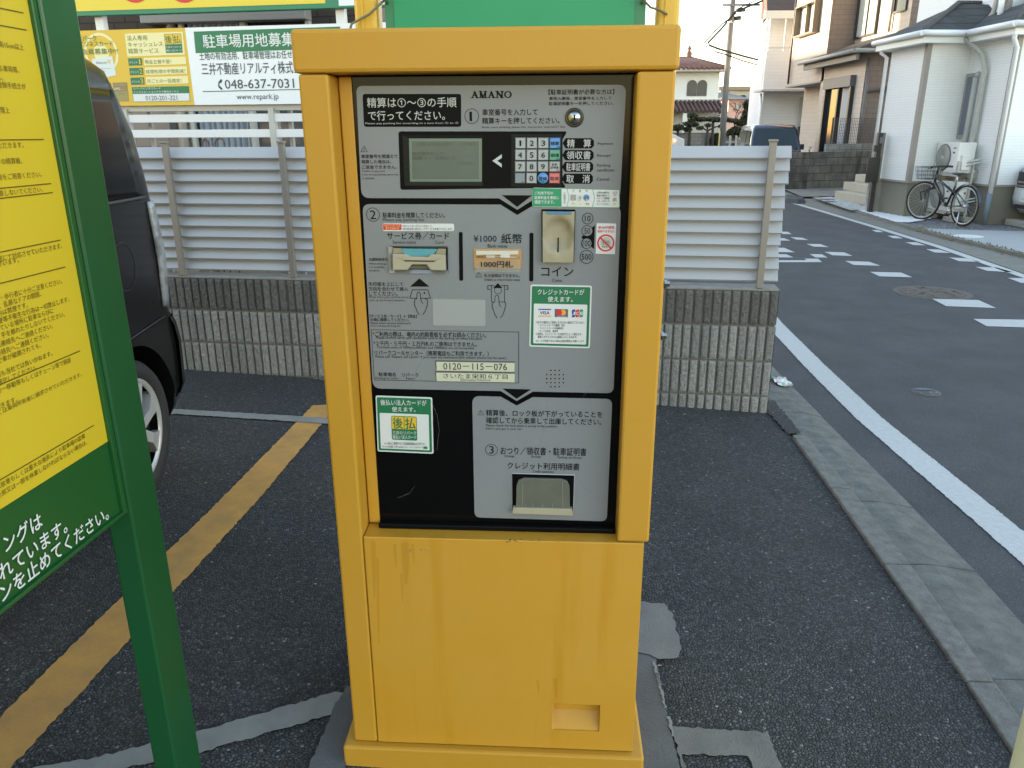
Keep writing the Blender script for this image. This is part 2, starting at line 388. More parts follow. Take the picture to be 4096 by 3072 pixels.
def WARN(crop, l, t, r, b):
    m = (l + r) / 2; ST(crop, [(l, b), (m, t), (r, b), (l, b)], (r - l) * .055)
    PG(crop, [(m - (r - l) * .045, t + (b - t) * .35), (m + (r - l) * .045, t + (b - t) * .35), (m + (r - l) * .02, t + (b - t) * .72), (m - (r - l) * .02, t + (b - t) * .72)])
    PG(crop, [(m - (r - l) * .04, b - (b - t) * .2), (m + (r - l) * .04, b - (b - t) * .2), (m + (r - l) * .04, b - (b - t) * .1), (m - (r - l) * .04, b - (b - t) * .1)])
# plate 1
PG(cA, [(170, 252), (1476, 252), (1478, 688), (190, 688)], 2, .0022, .005)
T(cA, '精算は①～③の手順', 230, 295, 1415, 435, 1, .008); T(cA, 'で行ってください。', 245, 470, 1262, 605, 1, .008)
T(cA, 'Please pay parking fee according to a turn from ① to ③', 210, 622, 1440, 660, 1)
# the maker's slab-serif wordmark
def slab(crop, s, l, t, r, b):
    n = len(s); wd = (r - l) / (n * 1.02); h = b - t; th = wd * .2
    for i, ch in enumerate(s):
        x = l + i * (r - l) / n; x1 = x + wd * .94; m = (x + x1) / 2; hb = h * .11
        def bar(a, c, k=th): ST(crop, [a, c], k)
        def ser(cx, yy): PG(crop, [(cx - wd * .2, yy - hb / 2), (cx + wd * .2, yy - hb / 2), (cx + wd * .2, yy + hb / 2), (cx - wd * .2, yy + hb / 2)])
        if ch == 'A':
            bar((x + wd * .18, b), (m, t + h * .06), th * .6); bar((m, t + h * .06), (x1 - wd * .18, b), th); bar((x + wd * .3, b - h * .33), (x1 - wd * .3, b - h * .33), h * .1); ser(x + wd * .17, b); ser(x1 - wd * .17, b)
        elif ch in 'MN':
            bar((x + wd * .17, b), (x + wd * .17, t), th * .7); bar((x1 - wd * .17, b), (x1 - wd * .17, t), th * .9)
            if ch == 'M': bar((x + wd * .17, t), (m, b), th); bar((m, b), (x1 - wd * .17, t), th * .6)
            else: bar((x + wd * .17, t), (x1 - wd * .17, b), th)
            ser(x + wd * .15, b); ser(x1 - wd * .15, t); ser(x + wd * .15, t); ser(x1 - wd * .15, b)
        else:
            c = FP.px(*crop(m, (t + b) / 2)); q = FP.px(*crop(x1, (t + b) / 2)); rx = abs(q[0] - c[0]); rz_ = rx * (h * 1.04) / (wd * .94)
            for j in range(28):
                a, a2 = 2 * math.pi * j / 28, 2 * math.pi * (j + 1) / 28
                plate(let, FP, [(c[0] + rx * math.cos(a), c[1] + rz_ * math.sin(a)), (c[0] + rx * math.cos(a2), c[1] + rz_ * math.sin(a2)),
                                (c[0] + rx * .58 * math.cos(a2), c[1] + rz_ * .74 * math.sin(a2)), (c[0] + rx * .58 * math.cos(a), c[1] + rz_ * .74 * math.sin(a))], OFF)
slab(cS, 'AMANO', 1884, 366, 2050, 391)
RC(cA, 1618, 547, 95, 7); T(cA, '1', 1575, 487, 1635, 612)
T(cS, '車室番号を入力して', 1929.6, 435, 2150.5, 462); T(cS, '精算キーを押してください。', 1929.6, 469, 2238.4, 496)
T(cS, 'Enter your parking space No. and press "payment" key', 1929, 503, 2261, 514)
T(cB, '【駐車証明書が必要な方は】', 738, 170, 1528, 240); T(cB, '車両入庫後、車室番号を入力して', 745, 258, 1495, 305); T(cB, '駐車証明書キーを押してください。', 742, 318, 1518, 368)
WARN(cA, 150, 937, 235, 1018)
T(cA, '車室番号を間違えて', 155, 1052, 635, 1105); T(cA, '精算した場合は、', 157, 1125, 552, 1175); T(cA, 'ご返金できません。', 163, 1195, 625, 1245)
T(cA, 'Unable to pay back', 160, 1262, 470, 1292); T(cA, 'if the wrong parking space No.', 163, 1308, 652, 1338); T(cA, 'is selected.', 167, 1354, 330, 1382)
q = [PT(cA, 645, 748), PT(cB, 963, 680), PT(cB, 905, 780), PT(cB, 905, 1290), PT(cB, 950, 1358), PT(cA, 672, 1523)]
plate(let, FP, rounded(q, [.005, .003, .002, .002, .003, .005]), .0022, 0, 2)
PG(cB, [(60, 1035), (173, 955), (173, 1000), (118, 1035)], 1); PG(cB, [(60, 1035), (118, 1035), (173, 1072), (173, 1115)], 1)
for (t, b, s, l, r) in ((762, 885, '精　算', 960, 1248), (905, 1028, '領収書', 955, 1243), (1048, 1168, '駐車証明書', 952, 1238), (1190, 1311, '取　消', 952, 1232)):
    m = (t + b) / 2; sh = (t - 762) * -.03
    PG(cB, [(906 + sh, m), (943 + sh, t), (1255 + sh, t), (1284 + sh, t + 32), (1284 + sh, b - 32), (1255 + sh, b), (943 + sh, b)], 2, .0022)
    T(cB, s, l, t + 13, r, b - 12, 1, .01)
T(cB, 'Payment', 1330, 812, 1515, 850); T(cB, 'Receipt', 1325, 955, 1490, 994); T(cB, 'Parking', 1320, 1072, 1482, 1114); T(cB, 'certificate', 1320, 1128, 1530, 1164); T(cB, 'Cancel', 1317, 1237, 1465, 1272)
PG(cS, [(2008, 780), (2128, 781), (2069, 827)], 2)
# plate 2
RC(cC, 257, 160, 75, 6); T(cC, '2', 225, 112, 290, 210)
T(cC, '駐車料金を精算してください。', 365, 135, 1052, 197); T(cC, 'Please pay parking fee.', 365, 202, 832, 240)
T(cC, 'サービス券／カード', 413, 353, 1097, 437); T(cC, 'Service ticket', 475, 447, 735, 482); T(cC, 'Card', 945, 450, 1035, 482)
for crop, l, t, r, b in ((cC, 1205, 352, 1253, 890), (cD, 450, 402, 490, 922)):
    q = [PT(crop, l, t), PT(crop, l + 42, t), PT(crop, r + 1, b), PT(crop, r - 42, b)]
    plate(let, FP, rounded(q, .0065, 6), OFF, 0, 2)
T(cC, '点滅時使用可', 210, 637, 418, 673); T(cC, 'When blinking,', 210, 692, 405, 718); T(cC, 'it is possible', 212, 728, 385, 756); T(cC, 'to use it.', 215, 765, 332, 788)
T(cC, '矢印面を上にして', 207, 903, 592, 952); T(cC, '方向を合わせて挿入', 210, 956, 645, 1005); T(cC, 'してください。', 215, 1008, 527, 1058)
T(cC, 'Please insert your card the arrow', 213, 1058, 650, 1088); T(cC, 'mark up and forward direction.', 215, 1095, 615, 1122)
PG(cC, [(665, 955), (882, 955), (770, 865)])
ST(cC, [(743, 1083), (665, 1083), (692, 990), (862, 990), (893, 1083), (786, 1083)], 7); PG(cC, [(815, 1035), (837, 1035), (826, 1008)])
ST(cC, [(743, 1085), (743, 1035), (750, 1020), (762, 1015), (774, 1020), (781, 1035), (784, 1085), (792, 1120), (808, 1142)], 7)
ST(cC, [(743, 1085), (718, 1100), (712, 1118), (722, 1128), (712, 1142), (712, 1152), (724, 1158), (716, 1172), (728, 1182), (742, 1225), (768, 1266)], 7)
ST(cC, [(830, 1088), (852, 1095), (862, 1112), (858, 1160), (836, 1222), (808, 1266)], 7)
T(cC, '【サービス券／カード】⇒【現金】', 222, 1260, 740, 1302); T(cC, 'の順に精算してください。', 230, 1301, 652, 1341)
T(cC, 'Please insert service ticket/card', 230, 1343, 668, 1372); T(cC, 'first and pay parking fee.', 233, 1377, 567, 1405)
T(cC, '¥1000', 1368, 388, 1622, 461); T(cD, '紙幣', 150, 412, 370, 518); T(cS, 'Bank notes', 1951.6, 976, 2030, 990)
WARN(cC, 1393, 793, 1462, 850); T(cS, '札の返却はできません。', 1938, 1094, 2081, 1109); T(cS, 'Unable to return bank notes', 1937, 1112, 2080, 1123)
PG(cD, [(62, 993), (162, 993), (112, 940)]); RC(cD, 113, 1018, 40, 5)
ST(cD, [(30, 1008), (5, 1008), (5, 966), (70, 966)], 7); ST(cD, [(196, 1008), (220, 1008), (220, 968), (155, 966)], 7)
ST(cD, [(78, 1142), (44, 1142), (44, 966)], 6); ST(cD, [(184, 968), (184, 1142), (128, 1142)], 6)
ST(cD, [(78, 1142), (82, 1090), (90, 1074), (103, 1070), (116, 1075), (122, 1090), (124, 1142), (130, 1175), (146, 1194)], 6)
ST(cD, [(78, 1142), (55, 1152), (48, 1168), (60, 1176), (48, 1190), (52, 1202), (64, 1204), (54, 1220), (66, 1228), (78, 1270), (103, 1311)], 6)
ST(cD, [(170, 1142), (192, 1148), (198, 1168), (190, 1205), (168, 1275), (140, 1311)], 6)
T(cD, 'コイン', 577, 766, 918, 868); T(cD, 'Coins', 692, 893, 795, 928)
for s, x, y, r in (('10', 1072, 250, 60), ('50', 1067, 382, 60), ('100', 1060, 515, 58), ('500', 1060, 660, 73)):
    RC(cD, x, y, r, 6, 0, .0032); k = r * (.5 if len(s) == 2 else .72); T(cD, s, x - k, y - 32, x + k, y + 32, 0, off=.0032)
PG(cD, [(1002, 450), (1150, 320), (1140, 580)], 2, .0022)
for x, y, r in ((1067, 382, 60), (1060, 515, 58)):
    c = PT(cD, x, y); e = PT(cD, x + r - 3, y); disc(let, FP, c, e[0] - c[0], .0027, 3, 28)
ST(cE, [(238, 187), (1868, 213), (1866, 775), (272, 742), (238, 187)], 5)
T(cE, '*ご利用の際は、場内の約款看板を必ずお読みください。', 255, 205, 1505, 275); T(cE, 'Please confirm terms and conditions note in the parking lot when you park.', 293, 258, 1465, 308)
T(cE, '*２千円・５千円・１万円札のご使用はできません。', 262, 310, 1405, 376); T(cE, 'The bank notes of 2000yen,5000yen and 10000yen are not acceptable.', 300, 367, 1382, 411)
T(cE, 'リパークコールセンター（携帯電話もご利用できます。）', 277, 412, 1535, 483); T(cE, 'Please call "Repark call center" if you need any assistance.(the cellular phone can be used.)', 285, 468, 1730, 520)
T(cE, '駐車場名', 320, 657, 510, 704); T(cE, 'リパーク', 580, 663, 760, 708); T(cE, 'Parking lot name', 285, 710, 535, 741); T(cE, 'Repark', 622, 714, 722, 743)
# plate 3
PG(cF, [(430, 142), (735, 150), (580, 250)], 2)
WARN(cF, 167, 370, 230, 423)
T(cF, '精算後、ロック板が下がっていることを', 255, 366, 1497, 452); T(cF, '確認してから乗車して出庫してください。', 255, 445, 1487, 532)
T(cF, 'Please check the lock plate is surely in flat position', 253, 521, 1015, 564); T(cF, 'before you get in your car.', 253, 558, 640, 590)
RC(cF, 312, 797, 66, 5); T(cF, '3', 287, 755, 337, 838)
T(cF, 'おつり／領収書・駐車証明書', 408, 762, 1325, 862); T(cF, 'Change', 450, 850, 557, 882); T(cF, 'Receipt', 738, 857, 842, 888); T(cF, 'Parking certificate', 1018, 865, 1272, 897)
T(cF, 'クレジット利用明細書', 482, 927, 1252, 1015); T(cF, 'Credit statement', 752, 1013, 978, 1044)
# faint scuffs worn into the clear film over the panel
for pts in ([(1640, 1560), (1655, 1500), (1690, 1440), (1715, 1400)], [(1725, 1600), (1750, 1660), (1758, 1720), (1748, 1800)], [(2330, 1590), (2370, 1530), (2400, 1480)], [(2300, 1900), (2350, 1960), (2420, 2010)], [(1590, 1990), (1640, 1970), (1660, 1940)], [(2190, 1600), (2180, 1690), (2160, 1780)]): ST(cS, pts, 1.6, 4, .0034)
let.build('panel_lettering', [INK, LGT, BLKM, GRYP, M('film_scuff', (.42, .42, .42), rough=.6, alpha=.22)], pan)
# ---- display
def slot(name, crop, pts, f=FP): return poly(crop, pts, f)
dsp = MB()
ring = lambda mb, o, i, off0, off1, mi=0: mb.prism([FP.at(a, z, off0) for a, z in o], [FP.at(a, z, off1) for a, z in i], mi, cap=False)
o4 = poly(cA, [(700, 800), (1768, 800), (1768, 1466), (728, 1466)]); i4 = poly(cA, [(785, 842), (1752, 842), (1752, 1415), (800, 1415)])
ring(dsp, o4, i4, .0032, .0026); d_o = dsp.build('display_bezel', M('bezel_black', (.010, .010, .0105), rough=.35, spec=.15), mach)
scr = MB(); plate(scr, FP, i4, .0026)
i5 = poly(cA, [(822, 880), (1712, 880), (1710, 1378), (832, 1378)]); plate(scr, FP, i5, .0029, 0, 1)
so_ = scr.build('display_screen', [M('lcd_edge', (.12, .175, .145), rough=.3), M('lcd', (.112, .137, .122), rough=.25, var=.5, vscale=14, col2=(.088, .112, .102), spec=.3)], d_o)
lt = MB()
T(cA, '2月21日(月)　17:02', 890, 893, 1665, 948, mb=lt, off=.0031); T(cA, '車室番号を入力', 830, 1018, 1230, 1068, mb=lt, off=.0031); T(cA, '精算キーを押して', 830, 1078, 1405, 1128, mb=lt, off=.0031); T(cA, 'ください', 1440, 1148, 1655, 1194, mb=lt, off=.0031)
lt.build('display_lettering', M('lcd_ink', (.055, .072, .064), rough=.4), d_o)
# ---- keypad
kp = MB(); q = poly(cB, [(288, 715), (900, 715), (890, 1348), (285, 1348)]); plate(kp, FP, q, .0034, .0012)
kp_o = kp.build('keypad', M('keypad_black', (.010, .010, .011), rough=.45, spec=.15), mach)
KG = M('key_grey', (.38, .39, .41), rough=.38); KD = M('key_dish', (.32, .33, .35), rough=.38)
KB = M('key_blue', (.10, .27, .60), rough=.35); KGN = M('key_green', (.10, .33, .24), rough=.35); KR = M('key_red', (.60, .16, .16), rough=.35); KGB = M('key_bluegrey', (.22, .25, .29), rough=.4)
xs = [(335, 462), (473, 600), (610, 738), (748, 878)]; ys = [(755, 888), (897, 1030), (1040, 1168), (1178, 1308)]
KN = [['1', '2', '3', '精算'], ['4', '5', '6', '領収書'], ['7', '8', '9', '駐車'], ['', '0', '登録', '取消']]
for r in range(4):
    for c in range(4):
        sh = -r * 1.8; l, rr = xs[c][0] + sh, xs[c][1] + sh; t, b = ys[r]; s = KN[r][c]; bx = trect(cB, l, t, rr, b)
        km = KG
        if (r, c) == (0, 3): km = KB
        if (r, c) == (1, 3): km = KGN
        if (r, c) == (3, 3): km = KR
        if (r, c) == (3, 0): km = KGB
        if (r, c) == (3, 2): km = KB
        k = MB(); cx, cz = (bx[0] + bx[2]) / 2, (bx[1] + bx[3]) / 2; hw, hh = (bx[2] - bx[0]) / 2, (bx[3] - bx[1]) / 2
        if (r, c) == (3, 2):
            k.lathe([(hw, .0034), (hw, .0062), (hw * .9, .0072), (0.0001, .0074)], FP.at(cx, cz, 0), FP.n, 28)
        else:
            b4 = [FP.at(a, z, .0034) for a, z in rect(*bx)]; k.prism(b4, [FP.at(a, z, .0070) for a, z in rect(cx - hw * .86, cz - hh * .86, cx + hw * .86, cz + hh * .86)])
            if s and km is KG and c < 3: disc(k, FP, (cx, cz), hw * .62, .00715, 1, 20)
        ko = k.build('key', [km, KD], kp_o)
        kl = MB(); W_, H_ = rr - l, b - t
        if len(s) == 1: T(cB, s, l + W_ * .33, t + H_ * .27, rr - W_ * .33, b - H_ * .25, bold=.012, mb=kl, off=.0074)
        elif s == '駐車':
            T(cB, '駐車', l + W_ * .26, t + H_ * .18, rr - W_ * .26, t + H_ * .42, mb=kl, off=.0074); T(cB, '証明書', l + W_ * .13, t + H_ * .46, rr - W_ * .13, t + H_ * .7, mb=kl, off=.0074)
        elif s: T(cB, s, l + W_ * .12, t + H_ * .36, rr - W_ * .12, b - H_ * .3, bold=.012, mb=kl, off=.0076)
        fn = {(0, 3): '/F3', (1, 3): '/F4', (2, 3): '/F5', (3, 0): '/F1', (3, 2): '/F2'}.get((r, c))
        if fn: T(cB, fn, l + W_ * (.62 if c != 2 else .36), b - H_ * .2, rr - W_ * (.06 if c != 2 else .36), b - H_ * .06, mb=kl, off=.0076)
        if kl.v: kl.build('key_lettering', INK, ko) if False else kl.build('key_lettering', INK, kp_o)
# ---- lock
lk = MB(); c = PT(cB, 1048, 513); rr = PT(cB, 1160, 513)[0] - c[0]
lk.lathe([(rr, .0018), (rr, .004), (rr * .82, .005), (rr * .72, .003)], FP.at(*c, 0), FP.n, 32, 0)
lk.lathe([(rr * .72, .003), (rr * .70, .007), (rr * .6, .0095), (.0001, .011)], FP.at(*c, 0), FP.n, 32, 1)
PG(cB, [(1038, 482), (1058, 482), (1060, 548), (1040, 548)], 2, .0114, mb=lk)
lk.build('lock', [M('lock_ring', (.07, .06, .05), rough=.3, metal=.8), STEEL, INK], mach)
# ---- ticket slot
tk = MB(); o4 = poly(cC, [(428, 503), (1086, 508), (1092, 810), (440, 803)]); i4 = poly(cC, [(480, 522), (1076, 528), (1082, 770), (488, 764)])
plate(tk, FP, i4, .0022, 0, 1); ring(tk, o4, i4, .0062, .0024)
PG(cC, [(484, 526), (578, 528), (600, 580), (486, 582)], 2, .006, mb=tk); PG(cC, [(980, 532), (1066, 534), (1066, 588), (950, 588)], 2, .006, mb=tk); PG(cC, [(640, 755), (700, 716), (860, 718), (910, 758)], 3, .005, mb=tk)
to = tk.build('ticket_slot', [M('slot_frame', (.30, .31, .32), rough=.3, metal=.6), BLKM, M('cream_dim', (.30, .25, .16), rough=.5), M('notch_shadow', (.13, .115, .08), rough=.6)], mach)  # lower notch: its shadow is put into a dark cream colour
bz = MB(); q = poly(cC, [(484, 582), (628, 586), (668, 612), (872, 616), (912, 588), (1064, 590), (1070, 768), (905, 764), (860, 702), (700, 700), (650, 762), (488, 764)])
plate(bz, FP, q, .016, .013); bz.build('slot_bezel', CREAM, to, bevel=.002)
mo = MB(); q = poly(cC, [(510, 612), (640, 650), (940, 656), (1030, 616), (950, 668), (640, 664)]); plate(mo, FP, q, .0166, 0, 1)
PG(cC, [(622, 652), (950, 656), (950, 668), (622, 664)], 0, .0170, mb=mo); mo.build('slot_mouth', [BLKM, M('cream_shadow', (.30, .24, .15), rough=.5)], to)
lm = MB(); q = poly(cC, [(580, 530), (976, 534), (960, 560), (900, 612), (640, 610), (596, 575)]); plate(lm, FP, q, .008, .004); lm.build('signal_lamp', M('teal_lamp', (.10, .32, .38), rough=.2, coat=.5), to)
# ---- note slot
nt_ = MB(); o4 = [PT(cC, 1368, 537), PT(cD, 366, 577), PT(cD, 364, 785), PT(cC, 1372, 752)]; k4 = [(a * .985 + .015 * o4[2][0], z * .985 + .015 * o4[2][1]) for a, z in o4]
plate(nt_, FP, rounded(o4, .002), .0034, .0012, 0); no = nt_.build('note_slot', [M('note_brown', (.48, .26, .09), rough=.45)], mach)
n2 = MB(); q = [PT(cC, 1398, 556), PT(cD, 332, 592), PT(cD, 332, 630), PT(cC, 1398, 600)]; plate(n2, FP, q, .0075, .004, 0)
q = [PT(cC, 1510, 606), PT(cC, 1606, 608), PT(cC, 1606, 636), PT(cC, 1510, 634)]; plate(n2, FP, q, .0078, .004, 0)
q = [PT(cD, 142, 626), PT(cD, 242, 628), PT(cD, 242, 668), PT(cD, 142, 666)]; plate(n2, FP, q, .0078, .004, 0)
n2.build('note_hinge', [M('hinge_white', (.62, .60, .54), rough=.4)], no)
pin = MB(); pin.tube([FP.at(*PT(cC, 1402, 622), .007), FP.at(*PT(cD, 345, 660), .007)], .0011, 8); pin.build('hinge_pin', STEEL, no)
fl = MB(); q = [PT(cC, 1392, 668), PT(cD, 350, 690), PT(cD, 348, 822), PT(cD, 150, 820), PT(cC, 1590, 782), PT(cC, 1390, 792)]; plate(fl, FP, q, .0085, .0008)
fl.build('note_flap', M('clear_flap', (.55, .50, .42), rough=.25, alpha=.3), no)
nl = MB(); T(cS, '1000円札', 1926, 1040, 2052, 1067, mb=nl, off=.0098, bold=.02); nl.build('note_lettering', M('note_ink', (.03, .028, .028), rough=.5, spec=.2), no)
# ---- coin slot
co = MB(); o4 = poly(cD, [(577, 150), (942, 154), (926, 722), (580, 718)]); plate(co, FP, rounded(o4, .002), .003, .001, 1)
i4 = poly(cD, [(592, 165), (932, 168), (918, 710), (592, 706)])
nx, nz = 13, 17
gv = []
for j in range(nz):
    for i in range(nx):
        u, v = i / (nx - 1), j / (nz - 1)
        a = (i4[0][0] * (1 - u) + i4[1][0] * u) * (1 - v) + (i4[3][0] * (1 - u) + i4[2][0] * u) * v
        z = (i4[0][1] * (1 - u) + i4[1][1] * u) * (1 - v) + (i4[3][1] * (1 - u) + i4[2][1] * u) * v
        rr = math.hypot((u - .5) / .46, (v - .47) / .36); dp = .009
        if rr < 1: dp = .009 - .013 * (1 - rr ** 5)
        if abs(u - .5) < .2 and .66 < v < .82: dp += .006 * (1 - abs(v - .74) / .08)
        gv.append(FP.at(a, z, .007 + dp))
co.add(gv, [(j * nx + i, (j + 1) * nx + i, (j + 1) * nx + i + 1, j * nx + i + 1) for j in range(nz - 1) for i in range(nx - 1)], 0, True)
coo = co.build('coin_slot', [M('coin_cream', (.36, .315, .22), rough=.5, var=.5, vscale=22, col2=(.25, .20, .12)), BLKM], mach)
cs = MB(); ST(cD, [(757, 452), (754, 598)], 15, 0, .0135, mb=cs); cs.build('coin_slit', BLKM, coo)
cl = MB(); q = poly(cD, [(625, 165), (900, 168), (892, 200), (640, 198)]); plate(cl, FP, q, .0175, .002); cl.build('signal_lamp', M('blue_lamp', (.09, .22, .34), rough=.2, coat=.5), coo)
# ---- speaker holes
sp = MB()
for ry, xs_ in ((1481, (1, 2, 3)), (1498, (0, 1, 2, 3, 4)), (1514, (0, 1, 2, 3, 4)), (1530, (0, 1, 2, 3, 4)), (1546, (1, 2, 3))):
    for k in xs_:
        c = FP.px(2187 + 16.6 * k, ry); disc(sp, FP, c, .0024, .0021, 1, 12); disc(sp, FP, (c[0], c[1] + .0002), .0019, .0023, 0, 12)
sp.build('speaker_grille', [INK, M('hole_rim', (.40, .38, .36), rough=.4)], mach)
# ---- number plates
for (l, t, r, b, txts) in ((945, 525, 1823, 650, [('0120－115－076', 1035, 552, 1738, 634, .0)]), (945, 645, 1823, 768, [('さいたま栄和６丁目', 1035, 668, 1745, 732, .0), ('Saitamasakawa Rokuchome', 1222, 726, 1555, 752, 0)])):
    m_ = MB(); q = poly(cE, [(l, t), (r, t + 14), (r, b), (l + 12, b - 14)]); plate(m_, FP, q, .0030, .0010, 1)
    q = poly(cE, [(l + 12, t + 14), (r, t + 27), (r - 2, b), (l + 16, b - 14)]); plate(m_, FP, q, .0034, 0, 0)
    po = m_.build('name_plate', [M('plate_cream', (.56, .56, .44), rough=.4), M('plate_rim', (.09, .09, .09), rough=.4)], mach)
    n_ = MB()
    for s, a, b_, c_, d_, bo in txts: T(cE, s, a, b_, c_, d_, mb=n_, off=.0038, bold=bo)
    n_.build('plate_lettering', INK, po)
# ---- receipt outlet
ro = MB(); o4 = poly(cF, [(532, 1050), (1195, 1068), (1182, 1472), (535, 1450)]); plate(ro, FP, o4, .0024, 0, 0)
ring(ro, poly(cF, [(524, 1043), (1202, 1060), (1190, 1480), (527, 1458)]), o4, .0022, .0035, 1)
roo = ro.build('receipt_outlet', [BLKM, M('outlet_rim', (.36, .37, .38), rough=.4)], mach)
fv = MB(); q = poly(cF, [(575, 1395), (580, 1160), (600, 1105), (660, 1082), (1050, 1090), (1120, 1112), (1145, 1170), (1150, 1408)])
plate(fv, FP, rounded(q, .004), .012, .006, 0)
for a, b in (((648, 1130), (645, 1375)), ((1070, 1120), (1075, 1400))): ST(cF, [a, b], 5, 1, .0124, mb=fv)
for x in (680, 755, 860, 965): ST(cF, [(x, 1350), (x, 1400)], 5, 1, .0124, mb=fv)
fv.build('outlet_flap', [M('smoked_flap', (.12, .125, .10), rough=.3, var=.5, vscale=30, col2=(.17, .17, .14), coat=.3), M('flap_rib', (.26, .27, .24), rough=.3)], roo, bevel=.001)
tr = MB(); q = poly(cF, [(545, 1385), (1172, 1400), (1180, 1470), (537, 1448)]); plate(tr, FP, q, .016, .012); tr.build('outlet_tray', CREAM, roo, bevel=.001)
# ---- stickers
def sticker(crop, pts, mats, rr=.003, off=.0030):
    m_ = MB(); plate(m_, FP, rounded(poly(crop, pts), rr), off, .0008, 0); return m_
s1 = sticker(cB, [(540, 1358), (1592, 1382), (1595, 1602), (540, 1588)], None, .004)
PG(cB, [(543, 1362), (893, 1370), (893, 1588), (543, 1584)], 1, .0034, mb=s1)
for a, b in (((893, 1366), (1588, 1384)), ((893, 1588), (1588, 1599)), ((1588, 1384), (1590, 1599)), ((960, 1372), (984, 1480)), ((984, 1480), (958, 1588)), ((1268, 1376), (1292, 1484)), ((1292, 1484), (1264, 1592))): ST(cB, [a, b], 5, 1, .0035, mb=s1)
for s, l, t, r, b in (('ご利用予定の', 570, 1403, 792, 1442), ('駐車料金を事前に', 568, 1458, 862, 1498), ('確認できます。', 568, 1508, 808, 1552)): T(cB, s, l, t, r, b, 0, .015, mb=s1, off=.0038)
for i, ch in enumerate('ご利用方法'): T(cB, ch, 918, 1411 + i * 28, 941, 1436 + i * 28, 2, mb=s1, off=.0038)
for s, x in (('7', 1035), ('8', 1115), ('9', 1194)): T(cB, s, x - 12, 1383, x + 12, 1412, 2, mb=s1, off=.0038)
PG(cB, [(1000, 1440), (1070, 1442), (1068, 1512), (1000, 1510)], 3, .0036, mb=s1); PG(cB, [(1085, 1443), (1148, 1444), (1148, 1512), (1085, 1511)], 4, .0036, mb=s1); T(cB, '0', 1100, 1460, 1128, 1496, 2, mb=s1, off=.0040)
c = PT(cB, 1192, 1478); e = PT(cB, 1230, 1478); disc(s1, FP, c, e[0] - c[0], .0036, 5); T(cB, '登録', 1166, 1462, 1219, 1492, 2, mb=s1, off=.0040)
for x in (1034, 1114, 1202, 1532):
    y0 = 1485 if x < 1500 else 1512
    PG(cB, [(x - 26, 1565), (x - 30, 1530), (x - 12, 1528), (x - 12, y0), (x + 2, y0), (x + 4, 1518), (x + 28, 1528), (x + 26, 1565)], 6, .0041, mb=s1); ST(cB, [(x - 12, 1528), (x - 12, y0), (x + 2, y0), (x + 4, 1518)], 4, 2, .0042, mb=s1)
for s, x, wd in (('/F1', 1034, 38), ('0', 1118, 10), ('登録', 1204, 40), ('/F1', 1532, 30)): T(cB, s, x - wd / 2, 1540, x + wd / 2, 1560, 2, mb=s1, off=.0044)
for i, s in enumerate(('以降の操作は', '画面の案内にし', 'たがって精算機', 'のキーボタンで', '行ってください。')): T(cB, s, 1318, 1404 + i * 34.5, 1470, 1430 + i * 34.5, 2, mb=s1, off=.0038)
T(cB, '1文字', 1508, 1403, 1566, 1426, 2, mb=s1, off=.0038); T(cB, '訂正', 1514, 1430, 1556, 1452, 2, mb=s1, off=.0038); PG(cB, [(1524, 1460), (1544, 1460), (1534, 1472)], 7, .0038, mb=s1); PG(cB, [(1510, 1482), (1556, 1482), (1556, 1530), (1510, 1530)], 3, .0036, mb=s1)
o = s1.build('usage_sticker', [WHT, GRN2, DKGREY, M('print_grey', (.30, .33, .33), rough=.5), M('print_pale', (.60, .61, .60), rough=.5), KB, M('print_cream', (.74, .70, .55), rough=.5), ORG], mach); tag(o, 'wide green and white sticker on how to check the fee')
s2 = sticker(cC, [(365, 258), (1152, 260), (1155, 342), (365, 342)], None, .004)
PG(cC, [(370, 265), (573, 267), (573, 329), (370, 328)], 1, .0034, mb=s2)
T(cC, 'Tポイントサービス', 385, 272, 560, 298, 2, .02, mb=s2, off=.0038); T(cC, '終了のお知らせ', 400, 298, 547, 323, 2, .02, mb=s2, off=.0038)
T(cC, 'Tポイントサービスにつきまして、', 585, 271, 915, 299, 3, mb=s2, off=.0038); T(cC, '2021年10月1日をもってサービスを終了いたします。', 587, 303, 1140, 333, 3, mb=s2, off=.0038)
tag(s2.build('notice_sticker', [WHT, RED, M('print_yellow', (.8, .62, .2), rough=.5), DKGREY], mach), 'thin white sticker with a red end block')
s3 = sticker(cD, [(1168, 300), (1377, 304), (1363, 632), (1156, 626)], None, .0015)
T(cD, '新500円硬貨', 1187, 329, 1355, 361, 1, .012, mb=s3, off=.0038); T(cD, '使用できません', 1175, 371, 1363, 401, 1, .012, mb=s3, off=.0038)
c = PT(cD, 1265, 510); e = PT(cD, 1325, 510); disc(s3, FP, c, e[0] - c[0], .0034, 2); T(cD, '500', 1228, 485, 1302, 530, 3, .02, mb=s3, off=.0038)
for x in (1232, 1252, 1274): RC(cD, x, 550, 9, 9, 3, .0038, mb=s3)
RC(cD, 1265, 510, 92, 17, 1, .0042, mb=s3); ST(cD, [(1206, 452), (1322, 568)], 17, 1, .0042, mb=s3)
tag(s3.build('coin_sticker', [WHT, RED, M('coin_grey', (.46, .47, .46), rough=.5), M('coin_print', (.22, .23, .22), rough=.5)], mach), 'small white sticker with a red prohibition ring')
s4 = sticker(cD, [(462, 955), (1118, 968), (1095, 1637), (447, 1618)], None, .0045)
PG(cD, [(476, 972), (1101, 984), (1080, 1620), (462, 1603)], 1, .0033, .003, mb=s4); PG(cD, [(497, 1158), (1068, 1170), (1054, 1596), (490, 1582)], 0, .0036, .002, mb=s4)
